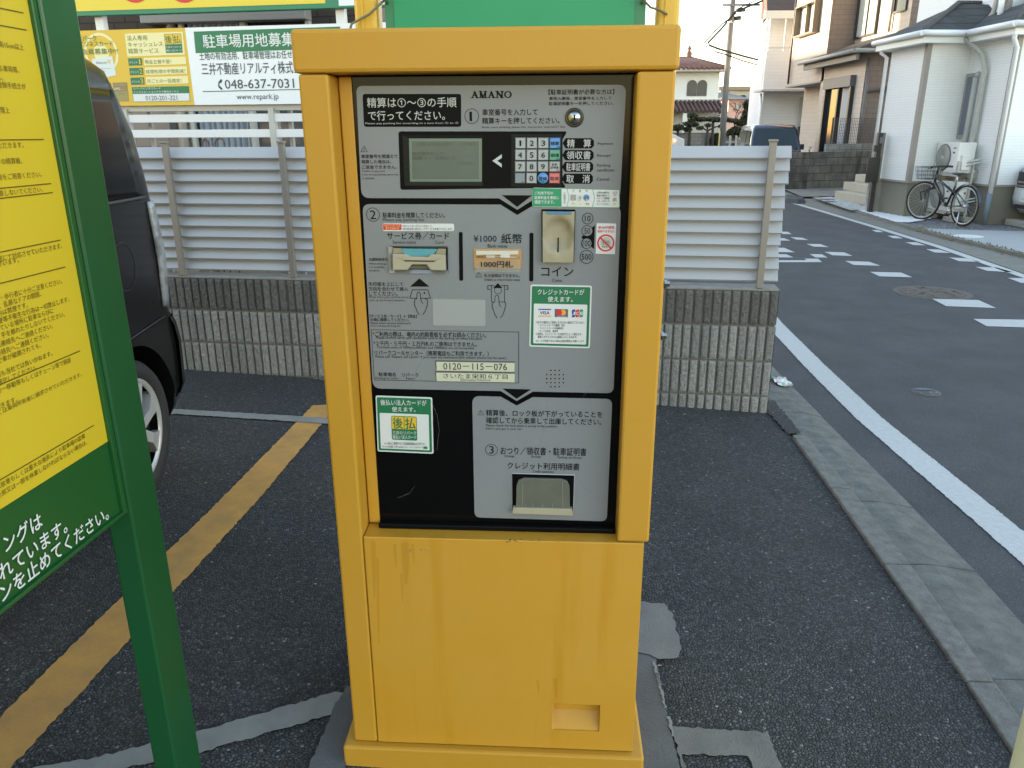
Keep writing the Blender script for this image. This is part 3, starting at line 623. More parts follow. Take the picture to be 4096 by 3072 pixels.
T(cD, 'クレジットカードが', 537, 1003, 1035, 1066, 0, .012, mb=s4, off=.0040); T(cD, '使えます。', 645, 1082, 912, 1141, 0, .012, mb=s4, off=.0040)
PG(cD, [(544, 1213), (681, 1215), (681, 1227), (544, 1225)], 2, .0040, mb=s4); PG(cD, [(544, 1284), (680, 1286), (680, 1299), (544, 1297)], 3, .0040, mb=s4)
T(cD, 'VISA', 562, 1238, 665, 1274, 2, .02, mb=s4, off=.0040)
PG(cD, [(720, 1215), (862, 1218), (861, 1304), (719, 1301)], 4, .0039, mb=s4)
for x, mi in ((766, 5), (808, 3)):
    c = PT(cD, x, 1252); e = PT(cD, x + 32, 1252); disc(s4, FP, c, e[0] - c[0], .0041 + .0001 * mi, mi)
T(cD, 'mastercard', 744, 1284, 836, 1298, 0, mb=s4, off=.0042)
for x, mi, ch in ((903, 2, 'J'), (944, 5, 'C'), (985, 6, 'B')):
    PG(cD, [(x, 1230), (x + 12, 1220), (x + 37, 1220), (x + 37, 1292), (x + 25, 1304), (x, 1304)], mi, .0040, .0015, mb=s4); T(cD, ch, x + 5, 1245, x + 33, 1278, 0, .02, mb=s4, off=.0044)
for s, l, t, r, b in (('○以下の場合はご利用いただけない場合がございます。', 520, 1342, 1038, 1376), ('・クレジットカードの種類、条件', 545, 1375, 827, 1404), ('・クレジットカードの回線状況', 545, 1406, 812, 1434), ('・カードの変形、破損等', 545, 1438, 755, 1464), ('○当社は、クレジットカードの詰まりによって発生する', 520, 1466, 1002, 1500), ('損害に対するいかなる補償もいたしかねます。', 538, 1498, 960, 1530), ('※カードが利用できない場合は[現金精算]をお願いします。', 518, 1541, 1040, 1576)): T(cD, s, l, t, r, b, 4, mb=s4, off=.0040)
tag(s4.build('card_sticker', [WHT, GRN, BLU, ORG, DKGREY, RED, GRN2], mach), 'green bordered sticker with three card marks')
s5 = sticker(cE, [(287, 913), (912, 935), (927, 1557), (310, 1530)], None, .0045)
PG(cE, [(300, 930), (896, 950), (911, 1541), (322, 1516)], 1, .0033, .003, mb=s5); PG(cE, [(330, 1103), (874, 1123), (883, 1517), (346, 1496)], 0, .0036, .002, mb=s5)
T(cE, '後払い法人カードが', 342, 956, 850, 1026, 0, .012, mb=s5, off=.0040); T(cE, '使えます。', 468, 1036, 728, 1093, 0, .012, mb=s5, off=.0040)
PG(cE, [(460, 1135), (741, 1145), (748, 1410), (468, 1398)], 1, .0040, .004, mb=s5); PG(cE, [(466, 1142), (598, 1147), (600, 1283), (469, 1278)], 2, .0042, .001, mb=s5); PG(cE, [(606, 1147), (735, 1152), (738, 1286), (607, 1283)], 2, .0042, .001, mb=s5)
T(cE, '後', 478, 1152, 588, 1276, 1, .014, mb=s5, off=.0046); T(cE, '払', 615, 1157, 728, 1280, 1, .014, mb=s5, off=.0046); T(cE, '三井のリパーク', 477, 1299, 737, 1346, 0, .012, mb=s5, off=.0046); T(cE, '後払い法人カード', 478, 1345, 740, 1392, 0, .012, mb=s5, off=.0046)
T(cE, '※一回のご精算でのご利用限度額は3万円です。', 388, 1424, 838, 1462, 3, mb=s5, off=.0040); T(cE, 'サービスの詳細・お申し込みはこちら', 365, 1462, 640, 1492, 3, mb=s5, off=.0040); T(cE, 'リパーク 法人カード', 655, 1470, 808, 1494, 3, mb=s5, off=.0040); PG(cE, [(815, 1474), (860, 1476), (860, 1502), (815, 1500)], 1, .0040, mb=s5)
tag(s5.build('deferred_payment_sticker', [WHT, GRN, GOLD, DKGREY], mach), 'green bordered sticker with a gold and green square mark')
s6 = sticker(cC, [(915, 1092), (1498, 1102), (1498, 1392), (920, 1384)], None, .004, .0026); tag(s6.build('blank_sticker', M('blank_vinyl', (.32, .325, .335), rough=.45), mach), 'blank grey sticker')

# ------------------------------------------------------------------ green board on yellow posts behind the machine
stand = thing('sign_stand', 'green board held between two yellow posts bolted behind the payment machine', 'sign', (0.0, 1.93, lot_z(0)), -R_(MYAW))
FS = FM.shift(-.47)
YP = M('yellow_post', (.66, .38, .025), rough=.35, var=.2, vscale=4, spec=.5)
for l, r in ((1415, 1511), (2629, 2721)):
    a0 = FS.px(l, 60)[0]; a1 = FS.px(r, 60)[0]; wd = a1 - a0
    m_ = MB(); pts = rounded([(a0, 0), (a1, 0), (a1, .06), (a0, .06)], .014, 4)
    m_.prism([FS.at(a, .93, -d) for a, d in pts], [FS.at(a, 2.9, -d) for a, d in pts])
    m_.box((a0 + wd * .32, -.004, .93), (a0 + wd * .42, .002, 2.9), 0, T=lambda s, d, z: FS.at(s, z, -d)); m_.build('post', YP, stand)
for z in (1.0, 1.5):
    b_ = MB(); b_.box((-.36, -.066, z), (.345, .03, z + .05), 0, T=lambda s, d, z_: FS.at(s, z_, -d)) if False else b_.box((-.30, .0605, z), (.30, .075, z + .05), 0, T=lambda s, d, z_: FS.at(s, z_, -d))
    for sx in (-.27, .24): b_.box((sx, -.067, z), (sx + .03, .060, z + .05), 0, T=lambda s, d, z_: FS.at(s, z_, -d))
    b_.build('bracket', GALV, stand)
bd = MB(); l = FS.px(1580, 60)[0]; r = FS.px(2535, 60)[0]; l2 = FS.px(1542, 60)[0]; r2 = FS.px(2582, 60)[0]
bd.box((l2, -.006, 1.60), (r2, .02, 2.75), 0, T=lambda s, d, z: FS.at(s, z, -d)); bdo = bd.build('board', M('board_edge_green', (.015, .17, .075), rough=.4), stand, bevel=.003)
fc = MB(); plate(fc, FS, rect(l, 1.62, r, 2.70), .0085, .002); fc.build('board_face', M('board_green', (.005, .25, .10), rough=.45, var=.15, vscale=3), bdo)
for px in (1550, 2567):
    h = MB(); c = FS.px(px, 2); h.tube([FS.at(c[0], c[1] - .006, .007), FS.at(c[0], c[1] - .002, .03), FS.at(c[0], c[1] + .012, .034), FS.at(c[0], c[1] + .02, .02), FS.at(c[0], c[1] + .015, .006)], .004, 8); h.build('hook', STEEL, stand)
    h = MB(); e = FS.px(1412, 98) if px < 2000 else FS.px(2632, 42); e2 = (e[0] - .02, e[1] - .05) if px < 2000 else (e[0] + .02, e[1] - .01)
    mid = ((c[0] + e[0]) / 2, (c[1] + e[1]) / 2 - .006)
    h.tube([FS.at(*c, .02), FS.at(*mid, .015), FS.at(*e, .012), FS.at(*e2, .012)], .0028, 6); h.build('tie_wire', M('tie_cord', (.16, .14, .09), rough=.8), stand)
for z in (1.135, 1.00):
    b_ = MB(); a1 = FS.px(2721, 60)[0]; b_.lathe([(.0001, .014), (.008, .014), (.008, .007), (.012, .007), (.012, 0), (.0001, 0)], FS.at(a1, z, -.012), FS.x, 6, 0, False); b_.build('bolt', STEEL, stand)

# ------------------------------------------------------------------ terms signboard (left, edge-on)
FT = Face((-.70, 1.3), 90 - 6.1)
FT.n = Vector((FT.x.y, -FT.x.x, 0))            # faces the machine side
terms = thing('terms_signboard', 'tall yellow and green terms signboard on green posts at the left edge', 'signboard', (-.70, 1.3, lot_z(-.7)), R_(-6.1))
SG = M('sign_green', (.009, .080, .019), rough=.32, var=.25, vscale=1.6, col2=(.03, .12, .03), spec=.5); SG2 = M('sign_post_green', (.008, .070, .020), rough=.32, spec=.5, var=.3, vscale=2.0, col2=(.015, .12, .06))
SY = M('sign_yellow', (.58, .42, .022), rough=.38, spec=.45)
tt = lambda s, d, z: FT.at(s, z, -d)
MB().box((-.032, 0, lot_z(-.7) - .02), (.056, .05, 2.15), 0, T=tt).build('post', SG2, terms, bevel=.004)
MB().box((-1.24, 0, lot_z(-.7) - .02), (-1.152, .05, 2.15), 0, T=tt).build('post', SG2, terms, bevel=.004)
zb, zg = .843, .984
pn = MB().box((-1.152, .012, zb), (-.0325, .038, 2.1), 0, T=tt).build('panel', SG, terms, bevel=.002)
py = MB(); plate(py, FT, rect(-1.14, zg, -.0455, 2.08), -.0105, .001); py.build('yellow_sheet', SY, pn)
pgm = MB(); pgm.box((-.045, .004, zb), (-.0335, .012, 2.1), 0, T=tt).box((-1.152, .004, zb - .004), (-.0335, .012, zb + .003), 0, T=tt); pgm.build('trim', SG, pn, bevel=.0015)
tl = MB(); FTt = FT.shift(-.0105)
c1 = lambda x, y: (x * .6329, y * .6329); c2 = lambda x, y: (x * .6329, 1000 + y * .6329); c3 = lambda x, y: (x * .646, 2000 + y * .646)
def rt(crop, s, x, y, adv=.0096, mi=0, bold=.0, hk=.92):
    a, z = FTt.px(*crop(x, y)); n = sum(.5 if ch in '、。・ 15cm()' else 1 for ch in s); n = max(n, 1)
    letters(tl, FTt, s, (a - n * adv, z - adv * hk / 2, a, z + adv * hk / 2), mi, .001, bold)
def rule(crop, x, y, mi=0, a0=-.9):
    a, z = FTt.px(*crop(x, y)); plate(tl, FTt, rect(a0, z - .0009, a, z + .0009), .001, 0, mi)
for crop, s, x, y in ((c1, '車高2.1m以下・最低地上高15cm以上', 147, 300), (c1, '積載物がはみ出ている車両等、', 118, 443), (c1, '駐車できません。', 15, 490), (c1, '車検証の変更登録手続きが', 160, 548), (c1, '駐車場の管理上', 58, 697),
        (c1, 'お支払いいただきます。', 145, 915), (c1, '駐車場備え付けの精算機、', 135, 1014), (c1, 'あらかじめ硬貨をご用意ください。', 258, 1100), (c1, '指定場所以外に駐車しないでください。', 266, 1195), (c1, '後日ご郵送にて対応させていただきます。', 388, 1552), (c1, '場合がございます。', 115, 1640),
        (c2, '場内の車両・歩行者に十分ご注意ください。', 388, 195), (c2, 'カーステレオ、乱暴なドアの開閉、', 256, 275), (c2, '駐車場内は禁煙です。', 172, 345), (c2, 'ゴミ捨て、立小便等不衛生な行為は一切禁止します。', 433, 308), (c2, '指定とされている場所に駐車ならびに', 335, 382), (c2, '許可なく手を触れたりしないでください。', 405, 403), (c2, '下記の緊急連絡先へご連絡ください。', 328, 478), (c2, 'の緊急連絡先へご連絡ください。', 303, 535), (c2, '原因で車が破損されても、', 256, 598),
        (c2, '損害賠償も当社では負いかねます。', 327, 650), (c2, '規定を遵守してください。', 228, 738), (c2, '車両のレッカー移動等もしくはチェーン等で施錠', 445, 692), (c2, 'いただきます。', 104, 940), (c2, '(所有者)もしくは車両所有者に請求させていただきます。', 513, 785), (c2, 'た場合又は故意もしくは重大な過失により駐車場の設備', 533, 1172), (c2, '駐車場の全部又は一部を休業しなければならない場合は、', 546, 1212)): rt(crop, s, x, y)
for crop, x, y in ((c1, 145, 82), (c1, 165, 190), (c1, 273, 881), (c1, 320, 1160), (c1, 330, 1217), (c1, 380, 1517), (c2, 410, 107), (c2, 503, 637), (c2, 590, 1108)): rule(crop, x, y)
for s, x, y in (('アイドリングは', 252, 118), ('禁止されています。', 407, 150), ('エンジンを止めてください。', 664, 72)): rt(c3, s, x, y, .0275, 1, .012, 1.0)
tl.build('sign_lettering', [M('sign_brown_ink', (.12, .075, .004), rough=.5), WHT], pn)

# ------------------------------------------------------------------ block wall and louvre fence
WYAW = -8.3
FW = Face((1.425, 4.017), WYAW)
CONC_L = M('split_block_light', (.30, .293, .28), rough=.95, var=.7, vscale=130, col2=(.12, .112, .102), bump=.9, bscale=90, tint=True, detail=8)
CONC_D = M('split_block_dark', (.17, .162, .15), rough=.95, var=.8, vscale=130, col2=(.045, .04, .035), bump=.9, bscale=90, tint=True, detail=8)
MORT = M('mortar', (.16, .15, .14), rough=.95, var=.5, vscale=30)
wall = thing('block_wall', 'low ribbed split-face concrete block wall along the back of the car park', 'wall', tuple(FW.at(0, 0)), R_(WYAW))
wz = [.698, .498, .298, .098, -.102]
core = MB(); core.box((-6.0, .012, -.12), (-.004, .14, .690), 0, T=lambda s, d, z: FW.at(s, z, -d)); core.build('wall_core', MORT, wall, bevel=.004)
cp = MB(); cp.box((-6.0, .004, .688), (-.001, .145, .702), 0, T=lambda s, d, z: FW.at(s, z, -d)); cp.build('wall_cap', M('cap_concrete', (.26, .25, .23), rough=.9, var=.5, vscale=18, bump=.5, bscale=80), wall, bevel=.004)
rnd = random.Random(3)
for ci in range(4):
    mb = MB(); tint = []
    zt, zb_ = wz[ci] - (.012 if ci == 0 else .006), wz[ci + 1] + .006
    n = 122
    for i in range(n):
        s1_ = -.003 - i * .0495; s0_ = s1_ - .0385
        if i % 8 == 7: s0_ += .004
        nx, nz = 5, 14; base = len(mb.v); tn = rnd.uniform(.78, 1.15)
        for j in range(nz + 1):
            for k in range(nx + 1):
                ss = s0_ + (s1_ - s0_) * k / nx; z = zb_ + (zt - zb_) * j / nz
                edge = (k in (0, nx)) or (j in (0, nz))
                d = (.0025 + rnd.uniform(-.0008, .0008)) if edge else (-.003 + rnd.uniform(-.0028, .0028))
                mb.v.append(FW.at(ss + (0 if edge else rnd.uniform(-.0015, .0015)), z + (0 if edge else rnd.uniform(-.003, .003)), -d)); tint.append(tn * rnd.uniform(.9, 1.1))
        for j in range(nz):
            for k in range(nx):
                a = base + j * (nx + 1) + k; mb.f.append([a, a + 1, a + nx + 2, a + nx + 1]); mb.mi.append(0); mb.sm.append(False)
        b0 = [FW.at(s0_, zb_, -.003), FW.at(s1_, zb_, -.003), FW.at(s1_, zb_, -.016), FW.at(s0_, zb_, -.016), FW.at(s0_, zt, -.003), FW.at(s1_, zt, -.003), FW.at(s1_, zt, -.016), FW.at(s0_, zt, -.016)]
        kb = len(mb.v); mb.add(b0, [(0, 3, 7, 4), (1, 5, 6, 2), (4, 7, 6, 5), (0, 1, 2, 3)], 0); tint += [tn] * 8
    # end face of the course
    e = [FW.at(0, zb_, -.003), FW.at(.0, zb_, -.142), FW.at(0, zt, -.142), FW.at(0, zt, -.003)]; mb.add(e, [(0, 1, 2, 3)], 0); tint += [.9] * 4
    mb.build('block_course', CONC_D if ci == 0 else CONC_L, wall, tint=tint)
SLAT = M('slat_aluminium', (.415, .41, .42), rough=.42, metal=.1, spec=.5, var=.1, vscale=3); LIP = M('slat_lip', (.20, .185, .168), rough=.45); FPOST = M('fence_post', (.24, .215, .195), rough=.45, metal=.3)  # lip colour kept dark, painting in the shaded gaps between slats
fen = thing('louvre_fence', 'pale louvred aluminium fence standing on the block wall', 'fence', tuple(FW.at(0, .70)), R_(WYAW))
sl = MB(); zt_, zb2 = 1.428, .735; n = 11; pit = (zt_ - zb2) / n
for i in range(n):
    t = zt_ - i * pit; jr = rnd.uniform(-.012, .006)
    prof = [(.066, t), (.064, t), (.031, t - pit * .90), (.0265, t - pit * .91), (.0265, t - pit * 1.0), (.030, t - pit * 1.0), (.034, t - pit * .94), (.036, t - pit * .92), (.068, t - pit * .02)]
    a, b = -6.0, -.006 + jr
    k = len(prof)
    A = [FW.at(a, z, -d) for d, z in prof]; B = [FW.at(b, z, -d) for d, z in prof]
    sl.add(A + B, [(j, (j + 1) % k, k + (j + 1) % k, k + j) for j in range(k)], 0)
    for j in (3, 4): sl.mi[-k + j] = 1
    sl.mi[-k + 2] = 1
    sl.add(B, [tuple(range(k))], 0)
sl.build('louvre_panel', [SLAT, LIP], fen)
for s in (-.105, -.79, -1.43, -2.07, -2.72, -3.41, -4.10, -4.78, -5.46):
    pm = MB(); pm.box((s - .017, -.002, .705), (s + .017, .0245, 1.448), 0, T=lambda s_, d, z: FW.at(s_, z, -d))
    po = pm.build('post', FPOST, fen, bevel=.002)
    pc = MB(); pc.box((s - .022, -.007, 1.448), (s + .022, .03, 1.46), 0, T=lambda s_, d, z: FW.at(s_, z, -d)); pc.build('post_cap', FPOST, po, bevel=.003)

# ------------------------------------------------------------------ ground, road, lot, kerb, markings
def sheet(mb, pts, z, mi=0, jit=0.0, step=.013):
    """ground polygon, z a number or f(x,y); optional ragged edge"""
    out = []
    for i in range(len(pts)):
        a, b = pts[i], pts[(i + 1) % len(pts)]; L_ = math.hypot(b[0] - a[0], b[1] - a[1]); k = max(1, int(L_ / step)) if jit else 1
        for j in range(k):
            t = j / k; nx, ny = -(b[1] - a[1]) / max(L_, 1e-6), (b[0] - a[0]) / max(L_, 1e-6); q = rnd.uniform(-jit, jit) if j else rnd.uniform(-jit, jit) * .3
            out.append((a[0] + (b[0] - a[0]) * t + nx * q, a[1] + (b[1] - a[1]) * t + ny * q))
    area = sum(out[i][0] * out[(i + 1) % len(out)][1] - out[(i + 1) % len(out)][0] * out[i][1] for i in range(len(out)))
    if area < 0: out.reverse()
    zf = z if callable(z) else (lambda x, y: z)
    mb.add([(x, y, zf(x, y)) for x, y in out], [tuple(range(len(out)))], mi); return mb
LOTZ = lambda dz: (lambda x, y: lot_z(x) + dz)
ASPH = M('lot_asphalt', (.05, .05, .05), rough=.85, voro=(105, (.046, .046, .047), (.128, .126, .128), .014, (.25, .245, .235)), bump=.9, var=.3, vscale=.9, col2=(.055, .055, .055), spec=.35)
ROADM = M('road_asphalt', (.094, .092, .097), rough=.85, voro=(210, (.066, .065, .069), (.100, .098, .103), .004, (.2, .2, .2)), var=.4, vscale=.55, col2=(.066, .065, .068), bump=.3, spec=.3, detail=8)
CONC = M('gutter_concrete', (.175, .169, .158), rough=.95, var=.9, vscale=15, col2=(.085, .083, .08), bump=.8, bscale=120, detail=10)
CONC2 = M('far_concrete', (.20, .19, .165), rough=.95, var=.6, vscale=6, col2=(.13, .125, .11), bump=.5, bscale=60)
PATCH = M('patch_concrete', (.205, .195, .175), rough=.95, var=.8, vscale=9, col2=(.12, .114, .104), bump=.5, bscale=150, detail=9)
TRENCH = M('trench_mortar', (.125, .125, .122), rough=.9, var=.75, vscale=7, col2=(.075, .075, .075), bump=.4, bscale=120)
LINEW = M('line_white', (.52, .51, .49), rough=.8, var=.55, vscale=42, col2=(.33, .33, .335), detail=12, bump=.2, bscale=300)
LINEY = M('line_yellow', (.60, .30, .066), rough=.85, var=.75, vscale=9, col2=(.30, .18, .075), bump=.35, bscale=260, detail=10)
g = MB(); g.add([(-300, -60, -.075), (300, -60, -.075), (300, 400, -.075), (-300, 400, -.075)], [(0, 1, 2, 3)]); structure('ground', g, M('ground_soil', (.10, .095, .085), rough=.95, var=.5, vscale=1.5))
r_ = MB(); sheet(r_, [(.65, -8), (6.1, -8), (6.0, 8), (6.35, 12.8), (6.62, 17), (6.9, 20.5), (7.6, 40), (7.6, 70), (1.4, 70), (1.4, 24), (1.2, 9), (1.45, 5.2), (1.60, 4.6), (1.60, 3.4), (1.55, 2.4), (1.40, 1.2), (.85, -5)], -.05); structure('road', r_, ROADM)
lot = MB(); sheet(lot, [(-9, -5), (.67, -5), (1.22, 1.2), (1.288, 1.8), (1.341, 2.42), (1.396, 3.04), (1.443, 3.66), (1.425, 4.03), (-9, 5.54)], LOTZ(0)); structure('parking_lot', lot, ASPH)
ks = MB(); kl = [(.66, -5), (1.215, 1.2), (1.285, 1.8), (1.338, 2.42), (1.393, 3.04), (1.44, 3.66)]; kr = [(.76, -5), (1.30, 1.2), (1.366, 1.8), (1.434, 2.42), (1.482, 3.04), (1.508, 3.66)]
for i in range(5):
    a, b, c, d = kl[i], kr[i], kr[i + 1], kl[i + 1]
    nseg = 1 if i else 9
    for j in range(nseg):
        t0, t1 = j / nseg, (j + 1) / nseg - .004 / math.hypot(d[0] - a[0], d[1] - a[1])
        P_ = lambda p, q, t: (p[0] + (q[0] - p[0]) * t, p[1] + (q[1] - p[1]) * t)
        q4 = [P_(a, d, t0), P_(b, c, t0), P_(b, c, t1), P_(a, d, t1)]
        ks.hexa([(x, y, -.12) for x, y in q4] + [(x, y, .018 if k in (0, 3) else .014) for k, (x, y) in enumerate(q4)])
structure('kerb', ks, M('kerb_concrete', (.205, .197, .18), rough=.95, var=.9, vscale=26, col2=(.10, .096, .09), bump=.8, bscale=140, detail=10), bevel=.006)
sp_ = MB(); sheet(sp_, [(1.425, 3.68), (1.50, 3.70), (1.525, 4.2), (1.43, 4.2)], .010, 0, .008); structure('asphalt_spill', sp_, ASPH)
gu = MB(); gl = [(.76, -5), (1.30, 1.2), (1.366, 1.8), (1.434, 2.42), (1.482, 3.04), (1.508, 3.66), (1.53, 4.2), (1.56, 5.2)]
gr = [(1.02, -5), (1.56, 1.2), (1.63, 1.7), (1.688, 2.2), (1.712, 2.8), (1.735, 3.48), (1.768, 4.5), (1.80, 5.2)]
ycuts = [-5, -3.9, -2.8, -1.7, -.6, .5, 1.2, 1.83, 2.45, 2.95, 3.48, 4.05, 4.6, 5.2]
def along(p, y):
    for i in range(len(p) - 1):
        if p[i][1] <= y <= p[i + 1][1]:
            t = (y - p[i][1]) / (p[i + 1][1] - p[i][1]); return p[i][0] + (p[i + 1][0] - p[i][0]) * t
    return p[-1][0]
for i in range(len(ycuts) - 1):
    y0, y1 = ycuts[i] + .002, ycuts[i + 1] - .002; dz = rnd.uniform(-.003, .003)
    m0, m1 = along(gl, y0) + .10, along(gl, y1) + .10
    vs_ = [(along(gl, y0) - .03, y0, -.002 + dz), (m0, y0, -.006 + dz), (along(gr, y0), y0, -.036 + dz), (along(gr, y0), y0, -.12), (along(gl, y0) - .03, y0, -.12)]
    ws_ = [(along(gl, y1) - .03, y1, -.002 + dz), (m1, y1, -.006 + dz), (along(gr, y1), y1, -.036 + dz), (along(gr, y1), y1, -.12), (along(gl, y1) - .03, y1, -.12)]
    gu.prism([Vector(v) for v in vs_], [Vector(v) for v in ws_])
structure('gutter', gu, CONC, bevel=.004)
# painted lines in the lot
m_ = MB(); sheet(m_, [(-1.306, 1.2), (-1.17, 1.2), (-1.175, 1.42), (-1.03, 2.81), (-.955, 3.95), (-1.085, 3.93), (-1.18, 2.80), (-1.30, 1.60)], LOTZ(.004), 0, .0035); structure('yellow_line', m_, LINEY)
m_ = MB(); sheet(m_, [(-3.2, 3.87), (-3.2, 3.80), (-1.71, 3.73), (-1.075, 3.668), (-.2, 3.59), (-.2, 3.665), (-1.09, 3.748), (-1.74, 3.803)], LOTZ(.007), 0, .004); structure('grey_line', m_, M('worn_tape', (.26, .25, .22), rough=.9, var=.6, vscale=14, col2=(.16, .155, .14)))
m_ = MB(); sheet(m_, [(-1.7, 1.27), (-1.7, 1.20), (-1.0, 1.40), (-.77, 1.473), (-.455, 1.625), (-.42, 1.69), (-.478, 1.70), (-.80, 1.54), (-1.0, 1.455)], LOTZ(.005), 0, .004); structure('patch_strip', m_, M('worn_tape', (.26, .25, .22)))
m_ = MB(); sheet(m_, [(-.505, 1.2), (-.43, 1.2), (-.40, 1.45), (-.40, 1.72), (-.452, 1.72), (-.47, 1.64), (-.485, 1.44)], LOTZ(.008), 0, .003)
sheet(m_, [(.31, 1.2), (.40, 1.2), (.40, 1.46), (.405, 1.73), (.418, 1.90), (.31, 1.92)], LOTZ(.008), 0, .003); structure('trench_strip', m_, TRENCH)
m_ = MB(); sheet(m_, [(.30, 1.90), (.33, 2.15), (.415, 2.148), (.49, 2.139), (.507, 2.09), (.498, 1.91), (.476, 1.868), (.419, 1.862), (.40, 1.88)], LOTZ(.011), 0, .004)
sheet(m_, [(.40, 1.25), (.41, 1.603), (.651, 1.589), (.648, 1.40), (.648, 1.25), (.585, 1.25), (.58, 1.47), (.577, 1.508), (.415, 1.510), (.415, 1.25)], LOTZ(.005), 0, .004); structure('concrete_patch', m_, PATCH)
m_ = MB()
for y0, y1 in ((1.56, 1.63), (1.66, 1.85), (1.75, 1.80)): sheet(m_, [(.400, y0), (.407, y0), (.409, y1), (.402, y1)], LOTZ(.0125), 0, .003, .006)
structure('lime_stain', m_, M('efflorescence', (.25, .245, .235), rough=.95, var=.6, vscale=60, col2=(.2, .2, .2)))
# road markings
m_ = MB()
lw = lambda c, wd: [(x - wd / 2, y) for x, y in c] + [(x + wd / 2, y) for x, y in reversed(c)]
near = [(1.55, -6), (1.93, 1.0), (1.998, 2.83), (2.02, 4.05), (2.10, 5.1), (2.215, 6.3), (2.36, 7.4)]
sheet(m_, lw(near, .15), -.046, 0, .003)
far = [(5.25, -6), (5.45, 4), (5.70, 8.45), (5.985, 10.8), (6.15, 13.3), (6.29, 15.8), (6.40, 18.2), (6.55, 20.5)]
sheet(m_, lw(far, .13), -.046); structure('edge_line', m_, LINEW)
DQ = [[(5.9, 12.68), (6.01, 12.69), (5.96, 12.4), (5.85, 12.41)], [(5.82, 11.96), (5.94, 11.94), (5.91, 11.65), (5.77, 11.66)], [(5.74, 11.23), (5.89, 11.2), (5.86, 10.89), (5.71, 10.94)], [(5.68, 10.53), (5.84, 10.49), (5.82, 10.17), (5.64, 10.23)], [(5.6, 9.8), (5.78, 9.73), (5.79, 9.44), (5.56, 9.5)], [(5.52, 9.08), (5.74, 9.03), (5.74, 8.7), (5.5, 8.81)], [(5.46, 8.36), (5.70, 8.32), (5.70, 8.0), (5.42, 8.07)],
      [(4.28, 11.85), (4.43, 11.77), (4.43, 11.51), (4.27, 11.57)], [(4.25, 11.1), (4.44, 11.07), (4.44, 10.76), (4.25, 10.83)], [(4.21, 10.33), (4.45, 10.27), (4.43, 9.96), (4.2, 10.03)], [(4.17, 9.56), (4.44, 9.49), (4.44, 9.19), (4.15, 9.26)], [(4.13, 8.78), (4.46, 8.72), (4.44, 8.42), (4.11, 8.49)], [(4.06, 7.27), (4.47, 7.21), (4.43, 6.86), (4.02, 6.95)], [(3.98, 6.44), (4.42, 6.40), (4.40, 6.10), (3.94, 6.18)],
      [(3.94, 10.14), (4.09, 10.11), (4.06, 9.84), (3.91, 9.86)], [(4.2, 12.54), (4.46, 12.5), (4.42, 12.2), (4.2, 12.25)], [(3.95, 11.76), (4.14, 11.72), (4.14, 11.45), (3.95, 11.48)], [(3.5, 10.74), (3.8, 10.72), (3.8, 10.30), (3.5, 10.34)], [(3.35, 10.16), (3.63, 10.12), (3.63, 9.86), (3.35, 9.88)],
      [(3.73, 9.76), (3.9, 9.75), (3.85, 9.48), (3.71, 9.485), (3.72, 9.63)], [(2.6, 9.50), (2.6, 9.64), (3.72, 9.635), (3.71, 9.485)], [(2.45, 8.9), (2.75, 8.87), (2.72, 8.5), (2.42, 8.53)]]
for q in DQ:
    d_ = MB(); sheet(d_, q, -.046); structure('road_dash', d_, LINEW)
# manhole covers
def manhole(x, y, r, label, m_rim, m_face, rim=.06):
    t = thing('manhole_cover', label, 'manhole cover', (x, y, -.05))
    a = MB(); a.lathe([(r + rim, .002), (r, .005), (r, .001)], (x, y, -.05), (0, 0, 1), 36, 0, False); a.build('rim', m_rim, t)
    b = MB(); b.lathe([(r - .004, .0), (r - .004, .007), (.0001, .0071)], (x, y, -.05), (0, 0, 1), 36, 0, False)
    for k in range(40):
        aa, rr = rnd.uniform(0, 6.28), r * math.sqrt(rnd.uniform(0, .8)); cx, cy = x + rr * math.cos(aa), y + rr * math.sin(aa); s_ = r * .06
        b.box((cx - s_, cy - s_, -.043), (cx + s_, cy + s_, -.040))
    b.build('lid', m_face, t); return t
RUST = M('rusty_iron', (.115, .088, .072), rough=.85, var=.6, vscale=22, col2=(.07, .058, .052), bump=.4, bscale=60)
manhole(4.22, 7.58, .30, 'large rusty brown manhole cover beside the dashed road line', M('rim_mortar', (.12, .105, .09), rough=.95, var=.5, vscale=20), RUST)
mh = manhole(2.578, 4.51, .072, 'small round metal valve cover with a blue half in the asphalt of the road', M('iron_rim', (.10, .085, .08), rough=.6), M('iron_lid', (.13, .12, .12), rough=.55, metal=.3), .012)
b = MB(); pts = [(2.578 + .055 * math.cos(a), 4.51 + .055 * math.sin(a)) for a in [R_(10 + i * 16) for i in range(11)]]; sheet(b, pts, -.0385); b.build('blue_mark', M('blue_enamel', (.055, .105, .15), rough=.5, var=.4, vscale=60), mh)
# crumpled wrapper on the gutter
wr = MB(); n = 7
for j in range(n):
    for i in range(n):
        wr.v.append(Vector((1.645 + .105 * i / (n - 1) + rnd.uniform(-.004, .004), 4.50 + .17 * j / (n - 1) + .03 * i / n + rnd.uniform(-.006, .006), -.002 - .014 * i / (n - 1) + rnd.uniform(.0, .012) + .01 * (i in (0, n - 1)))))
for j in range(n - 1):
    for i in range(n - 1):
        a = j * n + i; wr.f.append([a, a + 1, a + n + 1, a + n]); wr.mi.append(rnd.choice([0, 0, 1, 2])); wr.sm.append(False)
o = wr.build('snack_wrapper', [M('foil_silver', (.55, .60, .58), rough=.3, metal=.4), M('foil_green', (.10, .30, .22), rough=.35), M('foil_pink', (.50, .34, .34), rough=.35)], loc=(1.70, 4.58, -.03)); tag(o, 'crumpled silver and green snack wrapper lying on the gutter by the block wall', 'litter')
